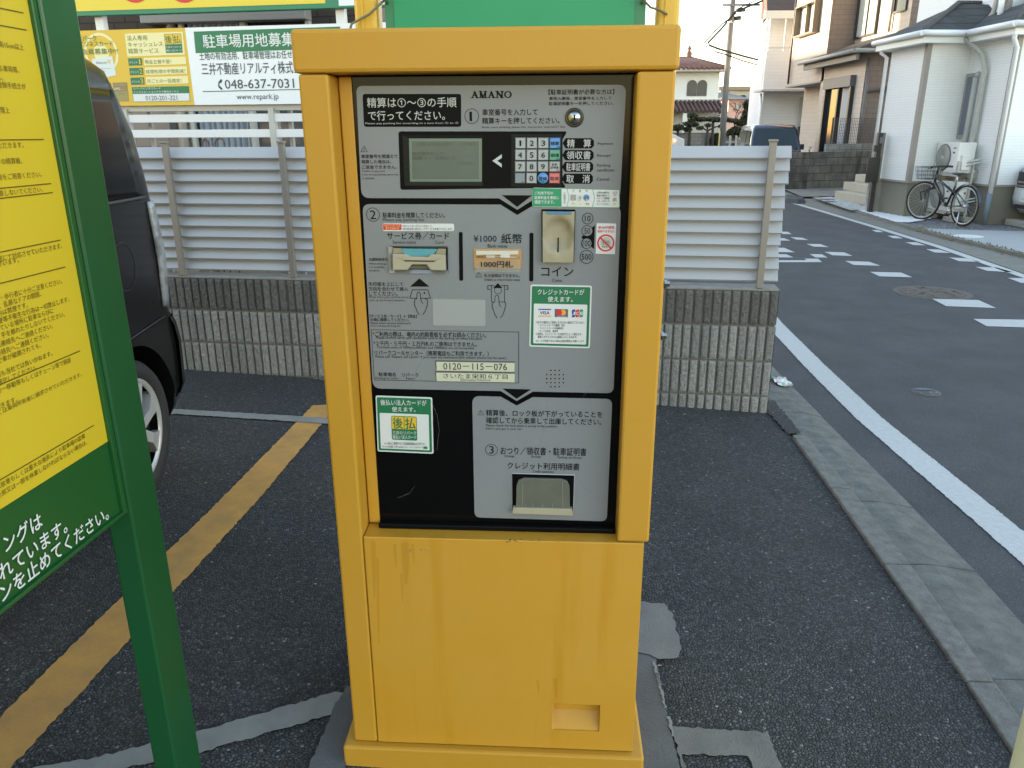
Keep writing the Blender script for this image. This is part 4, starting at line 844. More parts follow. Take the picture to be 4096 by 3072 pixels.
# cream post at the lower right corner
pp = MB(); pp.lathe([(.0001, 1.46), (.03, 1.455), (.048, 1.43), (.05, 1.40), (.05, .0)], (.309, .30, 0), (0, 0, 1), 28); pp.box((.249, .24, .0), (.369, .36, .045))
o = pp.build('bollard_post', M('cream_post', (.60, .61, .46), rough=.5), loc=(.309, .30, 0)); tag(o, 'pale cream post close to the camera at the lower right corner', 'post')
gm = MB(); pp2 = None
for x, y, s_ in ((-1.70, 4.02, .010), (-.66, 4.29, .012), (.42, 1.84, .008), (.95, 2.6, .006), (.95, 3.95, .014)):
    z = lot_z(x); gm.add([(x - s_, y, z + .003), (x, y - s_ * .6, z + .007), (x + s_, y, z + .004), (x, y + s_ * .6, z + .006)], [(0, 1, 2, 3)])
o = gm.build('leaf_litter', M('dry_leaf', (.34, .30, .17), rough=.8)); tag(o, None, None, kind='stuff')

# ------------------------------------------------------------------ second fence, notice boards
F2 = Face((0, 4.78), -9.5)
t2 = lambda s, d, z: F2.at(s, z, -d)
RAIL = M('rail_aluminium', (.44, .435, .43), rough=.4, metal=.2); RAILW = M('rail_white', (.70, .70, .72), rough=.35)
rf = thing('railing_fence', 'light grey railing fence with two white boards behind the louvre fence', 'fence', tuple(F2.at(-1.5, 0)), R_(-9.5))
zr = F2.px(*c1(1300, 685))[1]; z1 = F2.px(*c1(1300, 745))[1]; z2 = F2.px(*c1(1300, 842))[1]
MB().box((-6, -.01, zr - .017), (-.4, .03, zr + .019), 0, T=t2).build('top_rail', RAIL, rf, bevel=.003)
for z, nm in ((z1, 'board'), (z2, 'board')): MB().box((-6, -.014, z - .026), (-.4, -.002, z + .022), 0, T=t2).build(nm, RAILW, rf, bevel=.002)
for px in (800, 1722): 
    a = F2.px(*c1(px, 720))[0]; MB().box((a - .018, -.024, 0), (a + .018, .028, zr), 0, T=t2).build('post', RAIL, rf, bevel=.002)
for a in (-3.6, -4.6, -.75): MB().box((a - .018, -.024, 0), (a + .018, .028, zr), 0, T=t2).build('post', RAIL, rf, bevel=.002)
for px in (855, 1765, 1680):
    a = F2.px(*c1(px, 800))[0]; MB().box((a - .012, .16, 0), (a + .012, .185, zr), 0, T=t2).build('back_stay', RAIL, rf)
F3 = F2.shift(.05); t3 = lambda s, d, z: F3.at(s, z, -d)
nb = thing('notice_board', 'long notice board, yellow half with card panels and white half with a telephone number', 'notice board', tuple(F3.at(-1.95, 0)), R_(-9.5))
zt_ = F3.px(*c1(1300, 172))[1]; zb_ = F3.px(*c1(1300, 663))[1]; dv = F3.px(*c1(1200, 420))[0]; sl_ = -2.98; sr_ = -.62
MB().box((sl_, 0, zb_), (sr_, .012, zt_), 0, T=t3).build('backing', M('board_back', (.45, .45, .44), rough=.5), nb)
yb = MB(); plate(yb, F3, rect(sl_, zb_, dv, zt_), .0015, .001); ybo = yb.build('yellow_sheet', M('notice_yellow', (.66, .43, .04), rough=.45), nb)
wb = MB(); plate(wb, F3, rect(dv, zb_, sr_, zt_), .0015, .001); wbo = wb.build('white_sheet', M('notice_white', (.74, .76, .80), rough=.4), nb)
for a in (F3.px(*c1(1500, 400))[0], -.83): MB().box((a - .02, .014, zr + .03), (a + .02, .035, zt_ - .03), 0, T=t3).build('post', RAIL, nb, bevel=.004)
cQ = lambda x, y: (300 + x * .22604, 100 + y * .22604)
nl = MB(); ny = dict(f=F3, mb=nl)
PAL = 1; 
def NP(pts, mi, off=.0030, rr=.004): PG(cQ, pts, mi, off, rr, **ny)
def NT(s, l, t, r, b, mi, bold=.0, off=.0045): T(cQ, s, l, t, r, b, mi, bold, off=off, **ny)
# pale ring and centre behind the headline
c = F3.px(*cQ(470, 500)); e = F3.px(*cQ(770, 500)); disc(nl, F3, c, e[0] - c[0], .0024, 1, 48, (e[0] - c[0]) * .86); disc(nl, F3, c, (e[0] - c[0]) * .45, .0024, 1, 40)
NT('リパーク', 62, 182, 385, 292, 0, .008); NT('ビジネスカード', 90, 278, 680, 385, 0, .008); NT('会員募集中!!', 120, 408, 760, 528, 0, .008)
NP([(300, 605), (665, 550), (735, 890), (360, 970)], 5, .0032, .003); NT('Business card', 385, 640, 560, 690, 6); c = F3.px(*cQ(605, 645)); e = F3.px(*cQ(635, 645)); disc(nl, F3, c, e[0] - c[0], .0040, 4, 20, (e[0] - c[0]) * .5)
for y in (770, 825, 855): NT('— — — — —', 450, y, 640 if y < 800 else 540, y + 10, 6)
NP([(540, 1025), (640, 1022), (655, 1160), (560, 1165)], 7, .0032, .001); NP([(672, 1022), (922, 1015), (958, 1350), (710, 1355)], 8, .0032, .002); NP([(690, 1185), (940, 1172), (958, 1350), (710, 1355)], 9, .0034, .001)
NT('カードメイトパーキングサービス', 690, 1048, 915, 1072, 2); NT('AMS', 697, 1105, 803, 1155, 2, .008); NT('カード', 808, 1130, 872, 1152, 2); NT('AMSカード', 785, 1200, 925, 1228, 6)
NP([(885, 155), (1910, 118), (1952, 525), (930, 560)], 1, .0028, .003)
NT('法人専用', 925, 180, 1280, 280, 0); NT('キャッシュレス', 945, 290, 1560, 395, 0); NT('精算サービス', 950, 405, 1485, 512, 0)
NP([(1580, 160), (1880, 150), (1912, 490), (1615, 498)], 3, .0034, .004); NP([(1590, 168), (1728, 163), (1750, 340), (1605, 346)], 4, .0036, .002); NP([(1738, 162), (1875, 158), (1890, 335), (1756, 340)], 4, .0036, .002)
NT('後', 1605, 185, 1720, 330, 3, .008); NT('払', 1750, 182, 1872, 326, 3, .008); NT('三井のリパーク', 1615, 372, 1888, 415, 2, .008); NT('後払い法人カード', 1620, 430, 1895, 472, 2, .008)
for i, (s, y) in enumerate((('現金立替不要！', 0), ('経理処理の手間削減！', 170), ('月ごとの一括請求！', 340))):
    dx = 20 * i
    NP([(945 + dx, 592 + y), (1185 + dx, 585 + y), (1196 + dx, 712 + y), (958 + dx, 722 + y)], 3, .0032, .003); NP([(1218 + dx, 582 + y), (1962 + dx, 562 + y), (1975 + dx, 695 + y), (1230 + dx, 718 + y)], 1, .0032, .003)
    NT('メリット', 968 + dx, 640 + y, 1118 + dx, 688 + y, 2, .008); NT(str(i + 1), 1130 + dx, 608 + y, 1176 + dx, 694 + y, 4, .008); NT(s, 1240 + dx, 608 + y, (1712, 1955, 1890)[i] + (0, 0, 0)[i], 692 + y, 0)
NP([(1010, 1100), (2020, 1080), (2038, 1345), (1040, 1362)], 3, .0030, .003); NP([(1032, 1222), (2025, 1208), (2034, 1340), (1045, 1356)], 2, .0033, .002)
NT('リパークビジネスカード', 1038, 1100, 1522, 1145, 2, .008); NT('インフォメーションデスク専用ダイヤル', 1045, 1158, 1845, 1208, 2, .008); NT('0120-201-321', 1255, 1245, 1815, 1335, 6, .008)
nl.build('notice_lettering', [M('notice_green_ink', (.12, .20, .06), rough=.5), M('notice_pale', (.76, .68, .36), rough=.45), WHT, GRN, GOLD, M('card_white', (.60, .66, .68), rough=.4), M('notice_grey', (.16, .18, .19), rough=.5), RED, M('card_bronze', (.26, .18, .07), rough=.45), M('card_olive', (.30, .25, .09), rough=.45)], ybo)
wl = MB(); 
def WT(s, l, t, r, b, mi, bold=0.0): T(c1, s, l, t, r, b, mi, bold, F3, wl, .0035)
PG(c1, [(1225, 200), (2150, 168), (2160, 305), (1238, 336)], 1, .0026, 0, F3, wl); WT('駐車場用地募集', 1283, 205, 1862, 305, 2, .008)
WT('土地の有効活用、駐車場管理はお任せください', 1260, 315, 1990, 382, 0, .008); WT('三井不動産リアルティ株式会社', 1275, 385, 1952, 475, 3, .008); WT('048-637-7031', 1422, 497, 1860, 562, 3, .005); WT('www.repark.jp', 1497, 590, 1762, 640, 3, .004)
ST(c1, [(1398, 508), (1386, 520), (1384, 545), (1400, 562)], 7, 3, .0035, F3, wl); ST(c1, [(1400, 506), (1396, 520)], 11, 3, .0035, F3, wl); ST(c1, [(1390, 550), (1402, 562)], 11, 3, .0035, F3, wl)
ST(c1, [(1284, 579), (2050, 562)], 4, 0, .0035, F3, wl)
wl.build('board_lettering', [M('dark_green_ink', (.03, .08, .07), rough=.5), GRN, WHT, M('navy_ink', (.06, .07, .10), rough=.5)], wbo)
ub = thing('upper_signboard', 'yellow signboard with green edge high above the notice board', 'signboard', tuple(F3.at(-1.8, 0)), R_(-9.5))
zs = F3.px(*c1(1300, 82))[1]; srr = F3.px(*c1(2300, 40))[0]
MB().box((-2.98, -.02, zs), (srr + .3, .02, zs + 1.1), 0, T=t3).build('board_frame', M('upper_green', (.02, .19, .10), rough=.4), ub, bevel=.004)
us = MB(); srt = F3.px(*c1(2066, 30))[0]; plate(us, F3.shift(.02), rect(-2.96, zs + .028, srt, zs + 1.08), .002, .001); plate(us, F3.shift(.02), rect(F3.px(*c1(2150, 30))[0], zs + .012, srr + .28, zs + .9), .002, .001, 1)
uso = us.build('board_sheet', [M('upper_yellow', (.72, .55, .05), rough=.45), M('upper_white', (.75, .77, .8), rough=.45)], ub)
uc = MB()
for px, r in ((862, .12), (1172, .12)):
    a, z = F3.shift(.02).px(*c1(px, 18)); disc(uc, F3.shift(.02), (a, z + r), r, .004, 0, 40)
uc.build('red_spot', RED, uso)
for a in (F3.px(*c1(612, 150))[0], F3.px(*c1(2140, 100))[0]): MB().box((a - .027, .022, zr - .1), (a + .027, .07, zs + 1.0), 0, T=t3).build('post', RAILW, ub, bevel=.004)

# ------------------------------------------------------------------ apartment building behind the railing
FA = Face((-.9, 6.35), -9.0); ta = lambda s, d, z: FA.at(s, z, -d)
ap = thing('apartment_building', 'brown walled apartment building behind the notice board', 'building', tuple(FA.at(-3, 0)), R_(-9))
MB().box((-18, 0, -.1), (0, 6.0, 6.2), 0, T=ta).build('wall', M('apartment_wall', (.36, .29, .25), rough=.9, brick=(.3, .1, .006, (.33, .265, .23), (.25, .2, .18)), bump=.3), ap)
MB().box((-18.3, -.4, 6.2), (.3, 6.3, 6.45), 0, T=ta).build('roof', M('apartment_roof', (.10, .09, .09), rough=.8), ap)
A_ = lambda x: FA.px(*c1(x, 800))[0]
zg_ = FA.px(*c1(1300, 480))[1]
dk = MB(); zz0 = FA.px(*c1(800, 196))[1]; dk.box((-7, -.03, zz0 - .35), (-.2, -.002, zz0 + .8), 0, T=ta); dk.build('dark_band', M('band_brown', (.07, .05, .04), rough=.9, brick=(.2, .06, .006, (.06, .045, .035), (.03, .025, .02)), bump=.3), ap)
sb = MB(); zq0 = FA.px(*c1(1500, 150))[1]; zq1 = FA.px(*c1(1500, 82))[1]; sb.box((A_(1052), -.16, zq0), (A_(2035), -.031, zq1), 0, T=ta); sb.build('shutter_box', M('shutter_grey', (.30, .285, .27), rough=.5), ap, bevel=.006)
wf = MB(); zw0 = .55
for x0, x1 in ((1240, 1262), (1610, 1640), (2005, 2030)): wf.box((A_(x0), -.08, zw0), (A_(x1), -.001, zq0), 0, T=ta)
wf.box((A_(1240), -.08, zw0 - .05), (A_(2030), -.001, zw0), 0, T=ta); wfo = wf.build('window_frame', M('sash_white', (.55, .55, .54), rough=.4), ap)
gp = MB(); gp.box((A_(1262), -.03, zw0), (A_(2005), -.004, zq0), 0, T=ta); gp.build('glass_pane', M('dusk_glass', (.10, .115, .14), rough=.12, spec=.6), wfo)
cu = MB(); a0, a1 = A_(1285), A_(1600); k = 60; pts = []
for i in range(k + 1):
    s = a0 + (a1 - a0) * i / k; d = -.036 - .012 * (1 + math.sin(i * .9 + .6 * math.sin(i * .4)))
    pts.append((s, d))
cu.add([FA.at(s, zw0, -d) for s, d in pts] + [FA.at(s, zq0, -d) for s, d in pts], [(i, i + 1, k + 2 + i, k + 1 + i) for i in range(k)], 0, True)
cu.build('curtain', M('curtain_blue', (.36, .40, .47), rough=.8), wfo)
dp = MB(); a = A_(1185); dp.tube([FA.at(a, 0, .05), FA.at(a, 3.2, .05)], .035, 10)
for x0 in (1150, 1215): a = A_(x0); dp.box((a - .02, -.04, 0), (a + .02, -.001, 2.0), 0, T=ta)
dp.build('downpipe', M('pipe_beige', (.42, .38, .33), rough=.5), ap)
ds = MB()
for z in (.95, 1.25, 1.5, 1.85): ds.box((A_(1095), -.05, z), (A_(1140), -.002, z + .12), 0, T=ta)
ds.build('meter_box', M('meter_dark', (.06, .06, .06), rough=.6), ap)
for x0, y0, y1, hz, lab in ((-26, 17, 39, 9.4, 'tall plain block added out of view to cast shade on the white house'), (-27, 40, 66, 7.3, 'lower plain block added out of view to cast shade on the brick house')):  # unseen blocks added to keep the low sun off the houses opposite
    nbh = thing('unseen_shade_house', lab, 'building', (x0 + 5, (y0 + y1) / 2, 0))
    MB().box((x0, y0, -.05), (-16, y1, hz)).build('wall', M('plain_wall', (.4, .38, .34), rough=.9, var=.2), nbh); rfm = MB(); rfm.prism([Vector(p) for p in ((x0 - .4, y0 - .4, hz), (-15.6, y0 - .4, hz), ((x0 - 16) / 2, y0 - .4, hz + .8))], [Vector(p) for p in ((x0 - .4, y1 + .4, hz), (-15.6, y1 + .4, hz), ((x0 - 16) / 2, y1 + .4, hz + .8))]); rfm.build('roof', M('plain_roof', (.12, .11, .11), rough=.8), nbh)
# wire loops peeping over the fence
F1b = FW.shift(-.30)
wlp = MB()
for px, r, h in ((1300, .020, .026), (1390, .030, .030)):
    a, z = F1b.px(*c1(px, 905)); wlp.tube([F1b.at(a + r * math.cos(t) , z - .002 + h * math.sin(t), 0) for t in [math.pi * i / 10 for i in range(11)]], .006, 6)
    for sgn in (-1, 1): wlp.tube([F1b.at(a + r * sgn, .05, 0), F1b.at(a + r * sgn, z, 0)], .005, 6)
o = wlp.build('garden_hoop', M('hoop_brown', (.14, .08, .055), rough=.6), loc=tuple(F1b.at(-3, .05))); tag(o, 'brown hoops just peeping over the top of the louvre fence', 'garden hoop')

# ------------------------------------------------------------------ dark tall car on the left
car = thing('parked_car', 'tall black car reversed in beside the terms signboard', 'car', (-2.16, 1.5, lot_z(-2.1)), 0)
CP = M('car_black', (.007, .0068, .0075), rough=.25, spec=.3, coat=.12); CG = M('car_glass', (.008, .008, .009), rough=.15, spec=.14)
CPB = M('car_black_trim', (.018, .018, .019), rough=.45)
zc = lot_z(-2.1)
lev = [(.20, .68, 3.14, -.12, .10), (.27, .715, 3.20, -.18, .11), (.36, .738, 3.228, -.21, .12), (.55, .742, 3.232, -.22, .12), (.66, .742, 3.215, -.21, .12), (.70, .74, 3.19, -.20, .12), (.90, .742, 3.20, -.12, .12), (1.12, .738, 3.19, .10, .12), (1.22, .733, 3.185, .45, .125), (1.38, .718, 3.175, .75, .13), (1.52, .702, 3.13, .98, .14), (1.595, .690, 3.10, 1.10, .15), (1.632, .662, 3.05, 1.22, .16), (1.665, .58, 2.95, 1.36, .18), (1.68, .36, 2.75, 1.6, .2)]
def cring(l, grow=0.0):
    z, hw, yr, yf, r = l; hw += grow; yr += grow; yf -= grow; pts = []
    for cx, cy, a0 in ((hw - r, yr - r, 0), (-hw + r, yr - r, 90), (-hw + r, yf + r, 180), (hw - r, yf + r, 270)):
        for j in range(9): a = R_(a0 + 90 * j / 8); pts.append((cx + r * math.cos(a), cy + r * math.sin(a)))
    out = []
    for i in range(36):
        a, b = pts[i], pts[(i + 1) % 36]; out.append(a); L_ = math.hypot(b[0] - a[0], b[1] - a[1])
        if i % 9 == 8:
            for k in range(1, 8): out.append((a[0] + (b[0] - a[0]) * k / 8, a[1] + (b[1] - a[1]) * k / 8))
    return [Vector((-2.16 + x, y, z + zc)) for x, y in out]
def clev(z):
    for i in range(len(lev) - 1):
        if lev[i][0] <= z <= lev[i + 1][0]:
            t = (z - lev[i][0]) / (lev[i + 1][0] - lev[i][0]); return tuple(lev[i][k] + (lev[i + 1][k] - lev[i][k]) * t for k in range(5))
    return lev[-1]
bm_ = MB(); zs_ = [l[0] for l in lev]; rings = [cring(l) for l in lev]; nr = len(rings[0])
for i in range(len(rings)):
    bm_.v += rings[i]
for i in range(len(rings) - 1):
    for j in range(nr): bm_.f.append([i * nr + j, i * nr + (j + 1) % nr, (i + 1) * nr + (j + 1) % nr, (i + 1) * nr + j]); bm_.mi.append(0); bm_.sm.append(True)
bm_.f += [list(reversed(range(nr))), [(len(rings) - 1) * nr + j for j in range(nr)]]; bm_.mi += [0, 0]; bm_.sm += [False, True]
ct = MB()
WH = [(2.74, 1), (2.74, -1), (.32, 1), (.32, -1)]
for y, s in WH:
    cy_ = lambda xx: [Vector((-2.16 + s * xx, y + .335 * math.cos(2 * math.pi * k / 40 + .031), zc + .285 + .335 * math.sin(2 * math.pi * k / 40 + .031))) for k in range(40)]
    ct.prism(cy_(.48), cy_(.83))
body = cut(bm_, ct, 'body', [CP], car)
for p in body.data.polygons: p.use_smooth = True
bmod = body.modifiers.new('edge', 'EDGE_SPLIT'); bmod.split_angle = R_(38)
def side_x(z, y=None): return clev(z)[1]
def patch(name, mat, ys, zs, off, parent=car, s=1, curve=None, n=8, m=8):
    """panel lying on the flank; ys, zs may be functions of the other coordinate"""
    mb = MB()
    for j in range(m + 1):
        z = zs[0] + (zs[1] - zs[0]) * j / m; y0, y1 = (ys(z) if callable(ys) else ys)
        for i in range(n + 1):
            y = y0 + (y1 - y0) * i / n; l = clev(z); hw, yr, r = l[1], l[2], l[4]
            x = hw if y < yr - r else hw - r + math.sqrt(max(r * r - (y - yr + r) ** 2, 0))
            mb.v.append(Vector((-2.16 + s * (x + off), y, z + zc)))
    for j in range(m):
        for i in range(n): mb.f.append([j * (n + 1) + i, j * (n + 1) + i + 1, (j + 1) * (n + 1) + i + 1, (j + 1) * (n + 1) + i]); mb.mi.append(0); mb.sm.append(True)
    o = mb.build(name, mat, parent); sol = o.modifiers.new('s', 'SOLIDIFY'); sol.thickness = .006; sol.offset = 0; return o
for s in (1, -1):
    patch('side_window', CG, lambda z: (1.62, 2.55 - (z - 1.05) * .25), (1.08, 1.50), .003, s=s); patch('side_window', CG, lambda z: (.95 + (z - 1.05) * .5, 1.55), (1.05, 1.52), .003, s=s)
    patch('quarter_window', CG, lambda z: (2.62 + max(0, 1.20 - z) * 0, 3.04 - (z - 1.1) * .1), (1.15, 1.53), .003, s=s); patch('belt_trim', CPB, lambda z: (2.55, 3.06), (1.135, 1.15), .005, s=s, m=1)
TL = M('lamp_clear', (.34, .35, .37), rough=.2, metal=.2, spec=.6, coat=.4, var=.7, vscale=26, col2=(.10, .10, .11), bump=.2, bscale=40, detail=2)
for s in (1, -1):
    mb = MB(); nn = 8; mm = 16
    for j in range(mm + 1):
        z = .71 + .415 * j / mm; l = clev(z); hw, yr, r = l[1], l[2], l[4]; g_ = .005 + (.002 if (j % 2) else 0) + .007 * math.sin(j / mm * 3.1)
        for i in range(nn + 1):
            if i == 0: x, y = hw + .002, yr - r - .012
            else: a = R_(80 * (i - 1) / (nn - 1)); x, y = hw - r + (r + g_) * math.cos(a), yr - r + (r + g_) * math.sin(a)
            mb.v.append(Vector((-2.16 + s * x, y, z + zc)))
    for j in range(mm):
        for i in range(nn): mb.f.append([j * (nn + 1) + i, j * (nn + 1) + i + 1, (j + 1) * (nn + 1) + i + 1, (j + 1) * (nn + 1) + i]); mb.mi.append(0); mb.sm.append(True)
    o = mb.build('tail_lamp', TL, car); sol = o.modifiers.new('s', 'SOLIDIFY'); sol.thickness = .012; sol.offset = 0
fd = MB()
for k in range(24):
    a0, a1 = 2 * math.pi * k / 24, 2 * math.pi * (k + 1) / 24
    q = []
    for rr, aa in ((.082, a0), (.086, a0), (.086, a1), (.082, a1)):
        y, z = 2.80 + rr * math.cos(aa), .915 + rr * 1.05 * math.sin(aa); q.append(Vector((-2.16 + clev(z)[1] + .0015, y, z + zc)))
    fd.add(q, [(0, 1, 2, 3)])
fd.build('fuel_door', CPB, car)
# bumper band with its shut line
bb = MB(); zl = [.30, .36, .45, .55, .62, .655]; rg = []
for k, z in enumerate(zl):
    l = clev(z); off = (.006, .012, .014, .014, .011, .004)[k]; rg.append([p for p in cring(l, off) if p.y > 2.70 + (3.12 if False else 0) or False] if False else cring(l, off))
for k in range(len(zl) - 1):
    for j in range(nr):
        q = [rg[k][j], rg[k][(j + 1) % nr], rg[k + 1][(j + 1) % nr], rg[k + 1][j]]
        if min(p.y for p in q) > 2.9 and all(math.hypot(p.y - 2.74, p.z - zc - .285) > .335 for p in q): bb.add(q, [(0, 1, 2, 3)], 0, True)
bb.build('bumper', CP, car)
cr = MB(); cr.tube([(-2.16 + clev(.66)[1] + .004, 2.55 + .5 * t, zc + .64 + .03 * t) for t in [i / 8 for i in range(9)]], .006, 6); cr.build('crease_trim', CP, car)
rw = MB(); zz = [1.08, 1.25, 1.4, 1.52]
rw.add([Vector((-2.16 + sx * (clev(z)[1] - .17), clev(z)[2] + .004, z + zc)) for z in zz for sx in (-1, 1)], [(2 * i, 2 * i + 1, 2 * i + 3, 2 * i + 2) for i in range(3)], 0, True); rw.build('rear_window', CG, car)
fw = MB(); zz = [1.14, 1.25, 1.4, 1.55, 1.62]
fw.add([Vector((-2.16 + sx * (clev(z)[1] - .14), clev(z)[3] - .004, z + zc)) for z in zz for sx in (-1, 1)], [(2 * i + 1, 2 * i, 2 * i + 2, 2 * i + 3) for i in range(4)], 0, True); fw.build('windscreen', CG, car)
TYRE = M('tyre_rubber', (.022, .021, .021), rough=.8); RIM = M('hubcap_silver', (.46, .45, .445), rough=.32, metal=.3); DK = M('wheel_dark', (.006, .006, .006), rough=.9)
def wheel(y, s):
    cx = -2.16 + s * .645; c = (cx, y, zc + .285); ax = (s, 0, 0)
    a = MB(); a.lathe([(.20, -.075), (.262, -.08), (.281, -.06), (.285, 0), (.281, .06), (.262, .082), (.235, .084), (.212, .076), (.205, .06)], c, ax, 48); tyo = a.build('wheel', TYRE, car)
    h = MB(); h.lathe([(.206, .06), (.212, .074), (.20, .078), (.19, .066)], c, ax, 48, 0)
    h.lathe([(.19, .03), (.0001, .028)], c, ax, 32, 1)
    X, Y, Z = Vector(ax), Vector((0, 1, 0)), Vector((0, 0, 1)); C_ = Vector(c)
    for k in range(7):
        an = 2 * math.pi * k / 7 + .35; d = Y * math.cos(an) + Z * math.sin(an); tn = X.cross(d)
        p = [C_ + d * .03 + tn * .022 + X * .080, C_ + d * .03 - tn * .022 + X * .080, C_ + d * .12 - tn * .020 + X * .083, C_ + d * .198 - tn * .046 + X * .070, C_ + d * .198 + tn * .046 + X * .070, C_ + d * .12 + tn * .020 + X * .083]
        q = [v - X * .035 for v in p]; h.prism(q, p, 0)
    h.lathe([(.045, .04), (.045, .084), (.032, .090), (.0001, .091)], c, ax, 24, 0)
    h.build('hubcap', [RIM, DK], tyo)
    l = MB(); l.lathe([(.0001, -.2), (.333, -.2), (.333, -.05)], c, ax, 40); l.build('wheel_well', DK, car)
for y, s in WH: wheel(y, s)

# ------------------------------------------------------------------ far side of the road
V3_ = lambda x, y, z: Vector((x, y, z))
def G(crop, x, y, z=0.0):
    d = ray(*crop(x, y)); t = (z - CAM_H) / d.z; p = d * t; return (p.x, p.y)
c4 = lambda x, y: (2600 + x * .6763, y * .6763)
c35 = lambda x, y: (3500 + x * .3375, y * .3375)
c21 = lambda x, y: (3140 + x * .3857, y * .3857)
c26 = lambda x, y: (2640 + x * .3738, y * .3738)
bk = lambda x, y: (3440 + x * .3013, 520 + y * .3013)
c29 = lambda x, y: (2900 + x * .2984, 500 + y * .2984)
fl_ = MB(); wl_ = [(6.45, -6), (6.46, 4), (6.49, 9.7), (6.46, 11.65), (6.60, 13.5), (6.77, 15.45), (7.19, 18.6), (7.5, 21.2)]
off = lambda c, d: [(x + d, y) for x, y in c]
sheet(fl_, off(far, .068) + list(reversed(wl_)), -.040); structure('far_gutter', fl_, CONC2)
fk = MB()
for i in range(len(wl_) - 1):
    a, b = wl_[i], wl_[i + 1]; q4 = [a, (a[0] + .10, a[1]), (b[0] + .10, b[1]), b]
    fk.hexa([(x, y, -.1) for x, y in q4] + [(x, y, .004) for x, y in q4])
structure('far_kerb', fk, CONC2)
yd = MB(); sheet(yd, off(wl_, .1) + [(9.0, 24), (40, 24), (40, -6)], -.012); structure('yard_ground', yd, M('yard_soil', (.22, .205, .18), rough=.95, var=.5, vscale=3))
pad = MB(); sheet(pad, [(6.56, -4), (13, -4), (13, 11.9), G(bk, 2177, 1340), G(bk, 1500, 1325), G(bk, 1000, 1310), G(bk, 650, 1288), (6.58, 12.6), (6.57, 11.6)], -.002); structure('driveway_pad', pad, M('driveway_concrete', (.33, .345, .355), rough=.9, var=.45, vscale=1.6, col2=(.27, .275, .275), bump=.2, bscale=80))
gv_ = MB(); sheet(gv_, [(6.57, 11.2), (13, 11.0), (13, 13.6), (7.0, 14.6), (6.9, 13.7), (6.62, 13.4)], -.008); structure('grey_gravel', gv_, M('gravel_grey', (.2, .2, .2), rough=.9, voro=(38, (.13, .13, .14), (.30, .30, .31), .08, (.45, .45, .45)), bump=1.0))
wg = MB(); wpts = [(6.60, 13.35), (6.78, 13.25), (7.1, 13.5), (7.5, 13.9), (7.5, 14.3), (7.05, 15.4), (7.3, 16), (7.6, 18.6), (7.3, 18.5), (7.0, 16.9), (6.86, 15.5), (6.70, 14.2)]
sheet(wg, wpts, .010, 0, .02, .1)
def inpoly(x, y, P):
    c = False; j = len(P) - 1
    for i in range(len(P)):
        if (P[i][1] > y) != (P[j][1] > y) and x < (P[j][0] - P[i][0]) * (y - P[i][1]) / (P[j][1] - P[i][1]) + P[i][0]: c = not c
        j = i
    return c
cnt = 0
while cnt < 900:
    x, y = rnd.uniform(6.6, 7.6), rnd.uniform(13.2, 18.6)
    if inpoly(x, y, wpts):
        s_ = rnd.uniform(.012, .024); z = .010; p = [Vector((x + s_ * math.cos(a), y + s_ * math.sin(a), z)) for a in (0.3, 1.9, 3.4, 5.0)]
        wg.add(p + [Vector((x, y, z + s_ * .6))], [(0, 1, 4), (1, 2, 4), (2, 3, 4), (3, 0, 4)]); cnt += 1
o = wg.build('white_gravel', M('gravel_white', (.72, .73, .75), rough=.8, var=.3, vscale=40)); tag(o, kind='stuff')
ep = MB(); sheet(ep, [G(c29, 1190, 985), G(c29, 1570, 975), G(c29, 1920, 1128), G(c29, 1690, 1155)], .016); structure('entry_slab', ep, M('driveway_concrete', (.33, .345, .355)))
ap2 = MB(); sheet(ap2, [(6.95, 18.75), (7.35, 21.2), (10.3, 22.3), (10.5, 19.6), (8.3, 18.9)], .009); structure('side_apron', ap2, M('apron_concrete', (.20, .19, .165), rough=.95, var=.5, vscale=2.5, col2=(.13, .125, .11)))
for (x, y, lab) in ((1360, 997, 'small iron cap in the slab by the entry steps, the farther of the two'), (1400, 1027, 'small iron cap in the slab by the entry steps, the nearer of the two')):
    a, b_ = G(c29, x, y, .016); m_ = MB(); m_.lathe([(.17, 0), (.17, .004), (.0001, .0045)], (a, b_, .016), (0, 0, 1), 20, 0, False); o = m_.build('drain_cap', M('iron_rim', (.10, .085, .08)), loc=(a, b_, .016)); tag(o, lab, 'drain cap', 'iron caps by the entry steps')
a, b_ = G(bk, 1440, 1408); m_ = MB(); m_.lathe([(.185, 0), (.185, .006), (.0001, .007)], (a, b_, -.004), (0, 0, 1), 28, 0, False); m_.lathe([(.20, 0), (.20, .003), (.186, .003)], (a, b_, -.004), (0, 0, 1), 28, 0, False); o = m_.build('inspection_cover', M('cover_white', (.60, .61, .60), rough=.6), loc=(a, b_, -.004)); tag(o, 'round white plastic inspection cover in the driveway in front of the bicycle', 'manhole cover')
kr_ = MB(); pk = [G(c29, 790, 925), G(c29, 1080, 985), G(c29, 1090, 1030), G(c29, 980, 1032), G(c29, 790, 1005)]; ck_ = (sum(p[0] for p in pk) / 5, sum(p[1] for p in pk) / 5)
kr_.prism([V3_(x, y, -.05) for x, y in pk], [V3_(ck_[0] + (x - ck_[0]) * .72, ck_[1] + (y - ck_[1]) * .72, .03 + .012 * (i % 2)) for i, (x, y) in enumerate(pk)])
o = kr_.build('kerb_ramp', M('rubber_black', (.035, .036, .04), rough=.8), loc=(6.7, 18.4, -.05), bevel=.01); tag(o, 'black rubber kerb ramp at the bend in the road by the old wall', 'kerb ramp')
ms = MB()
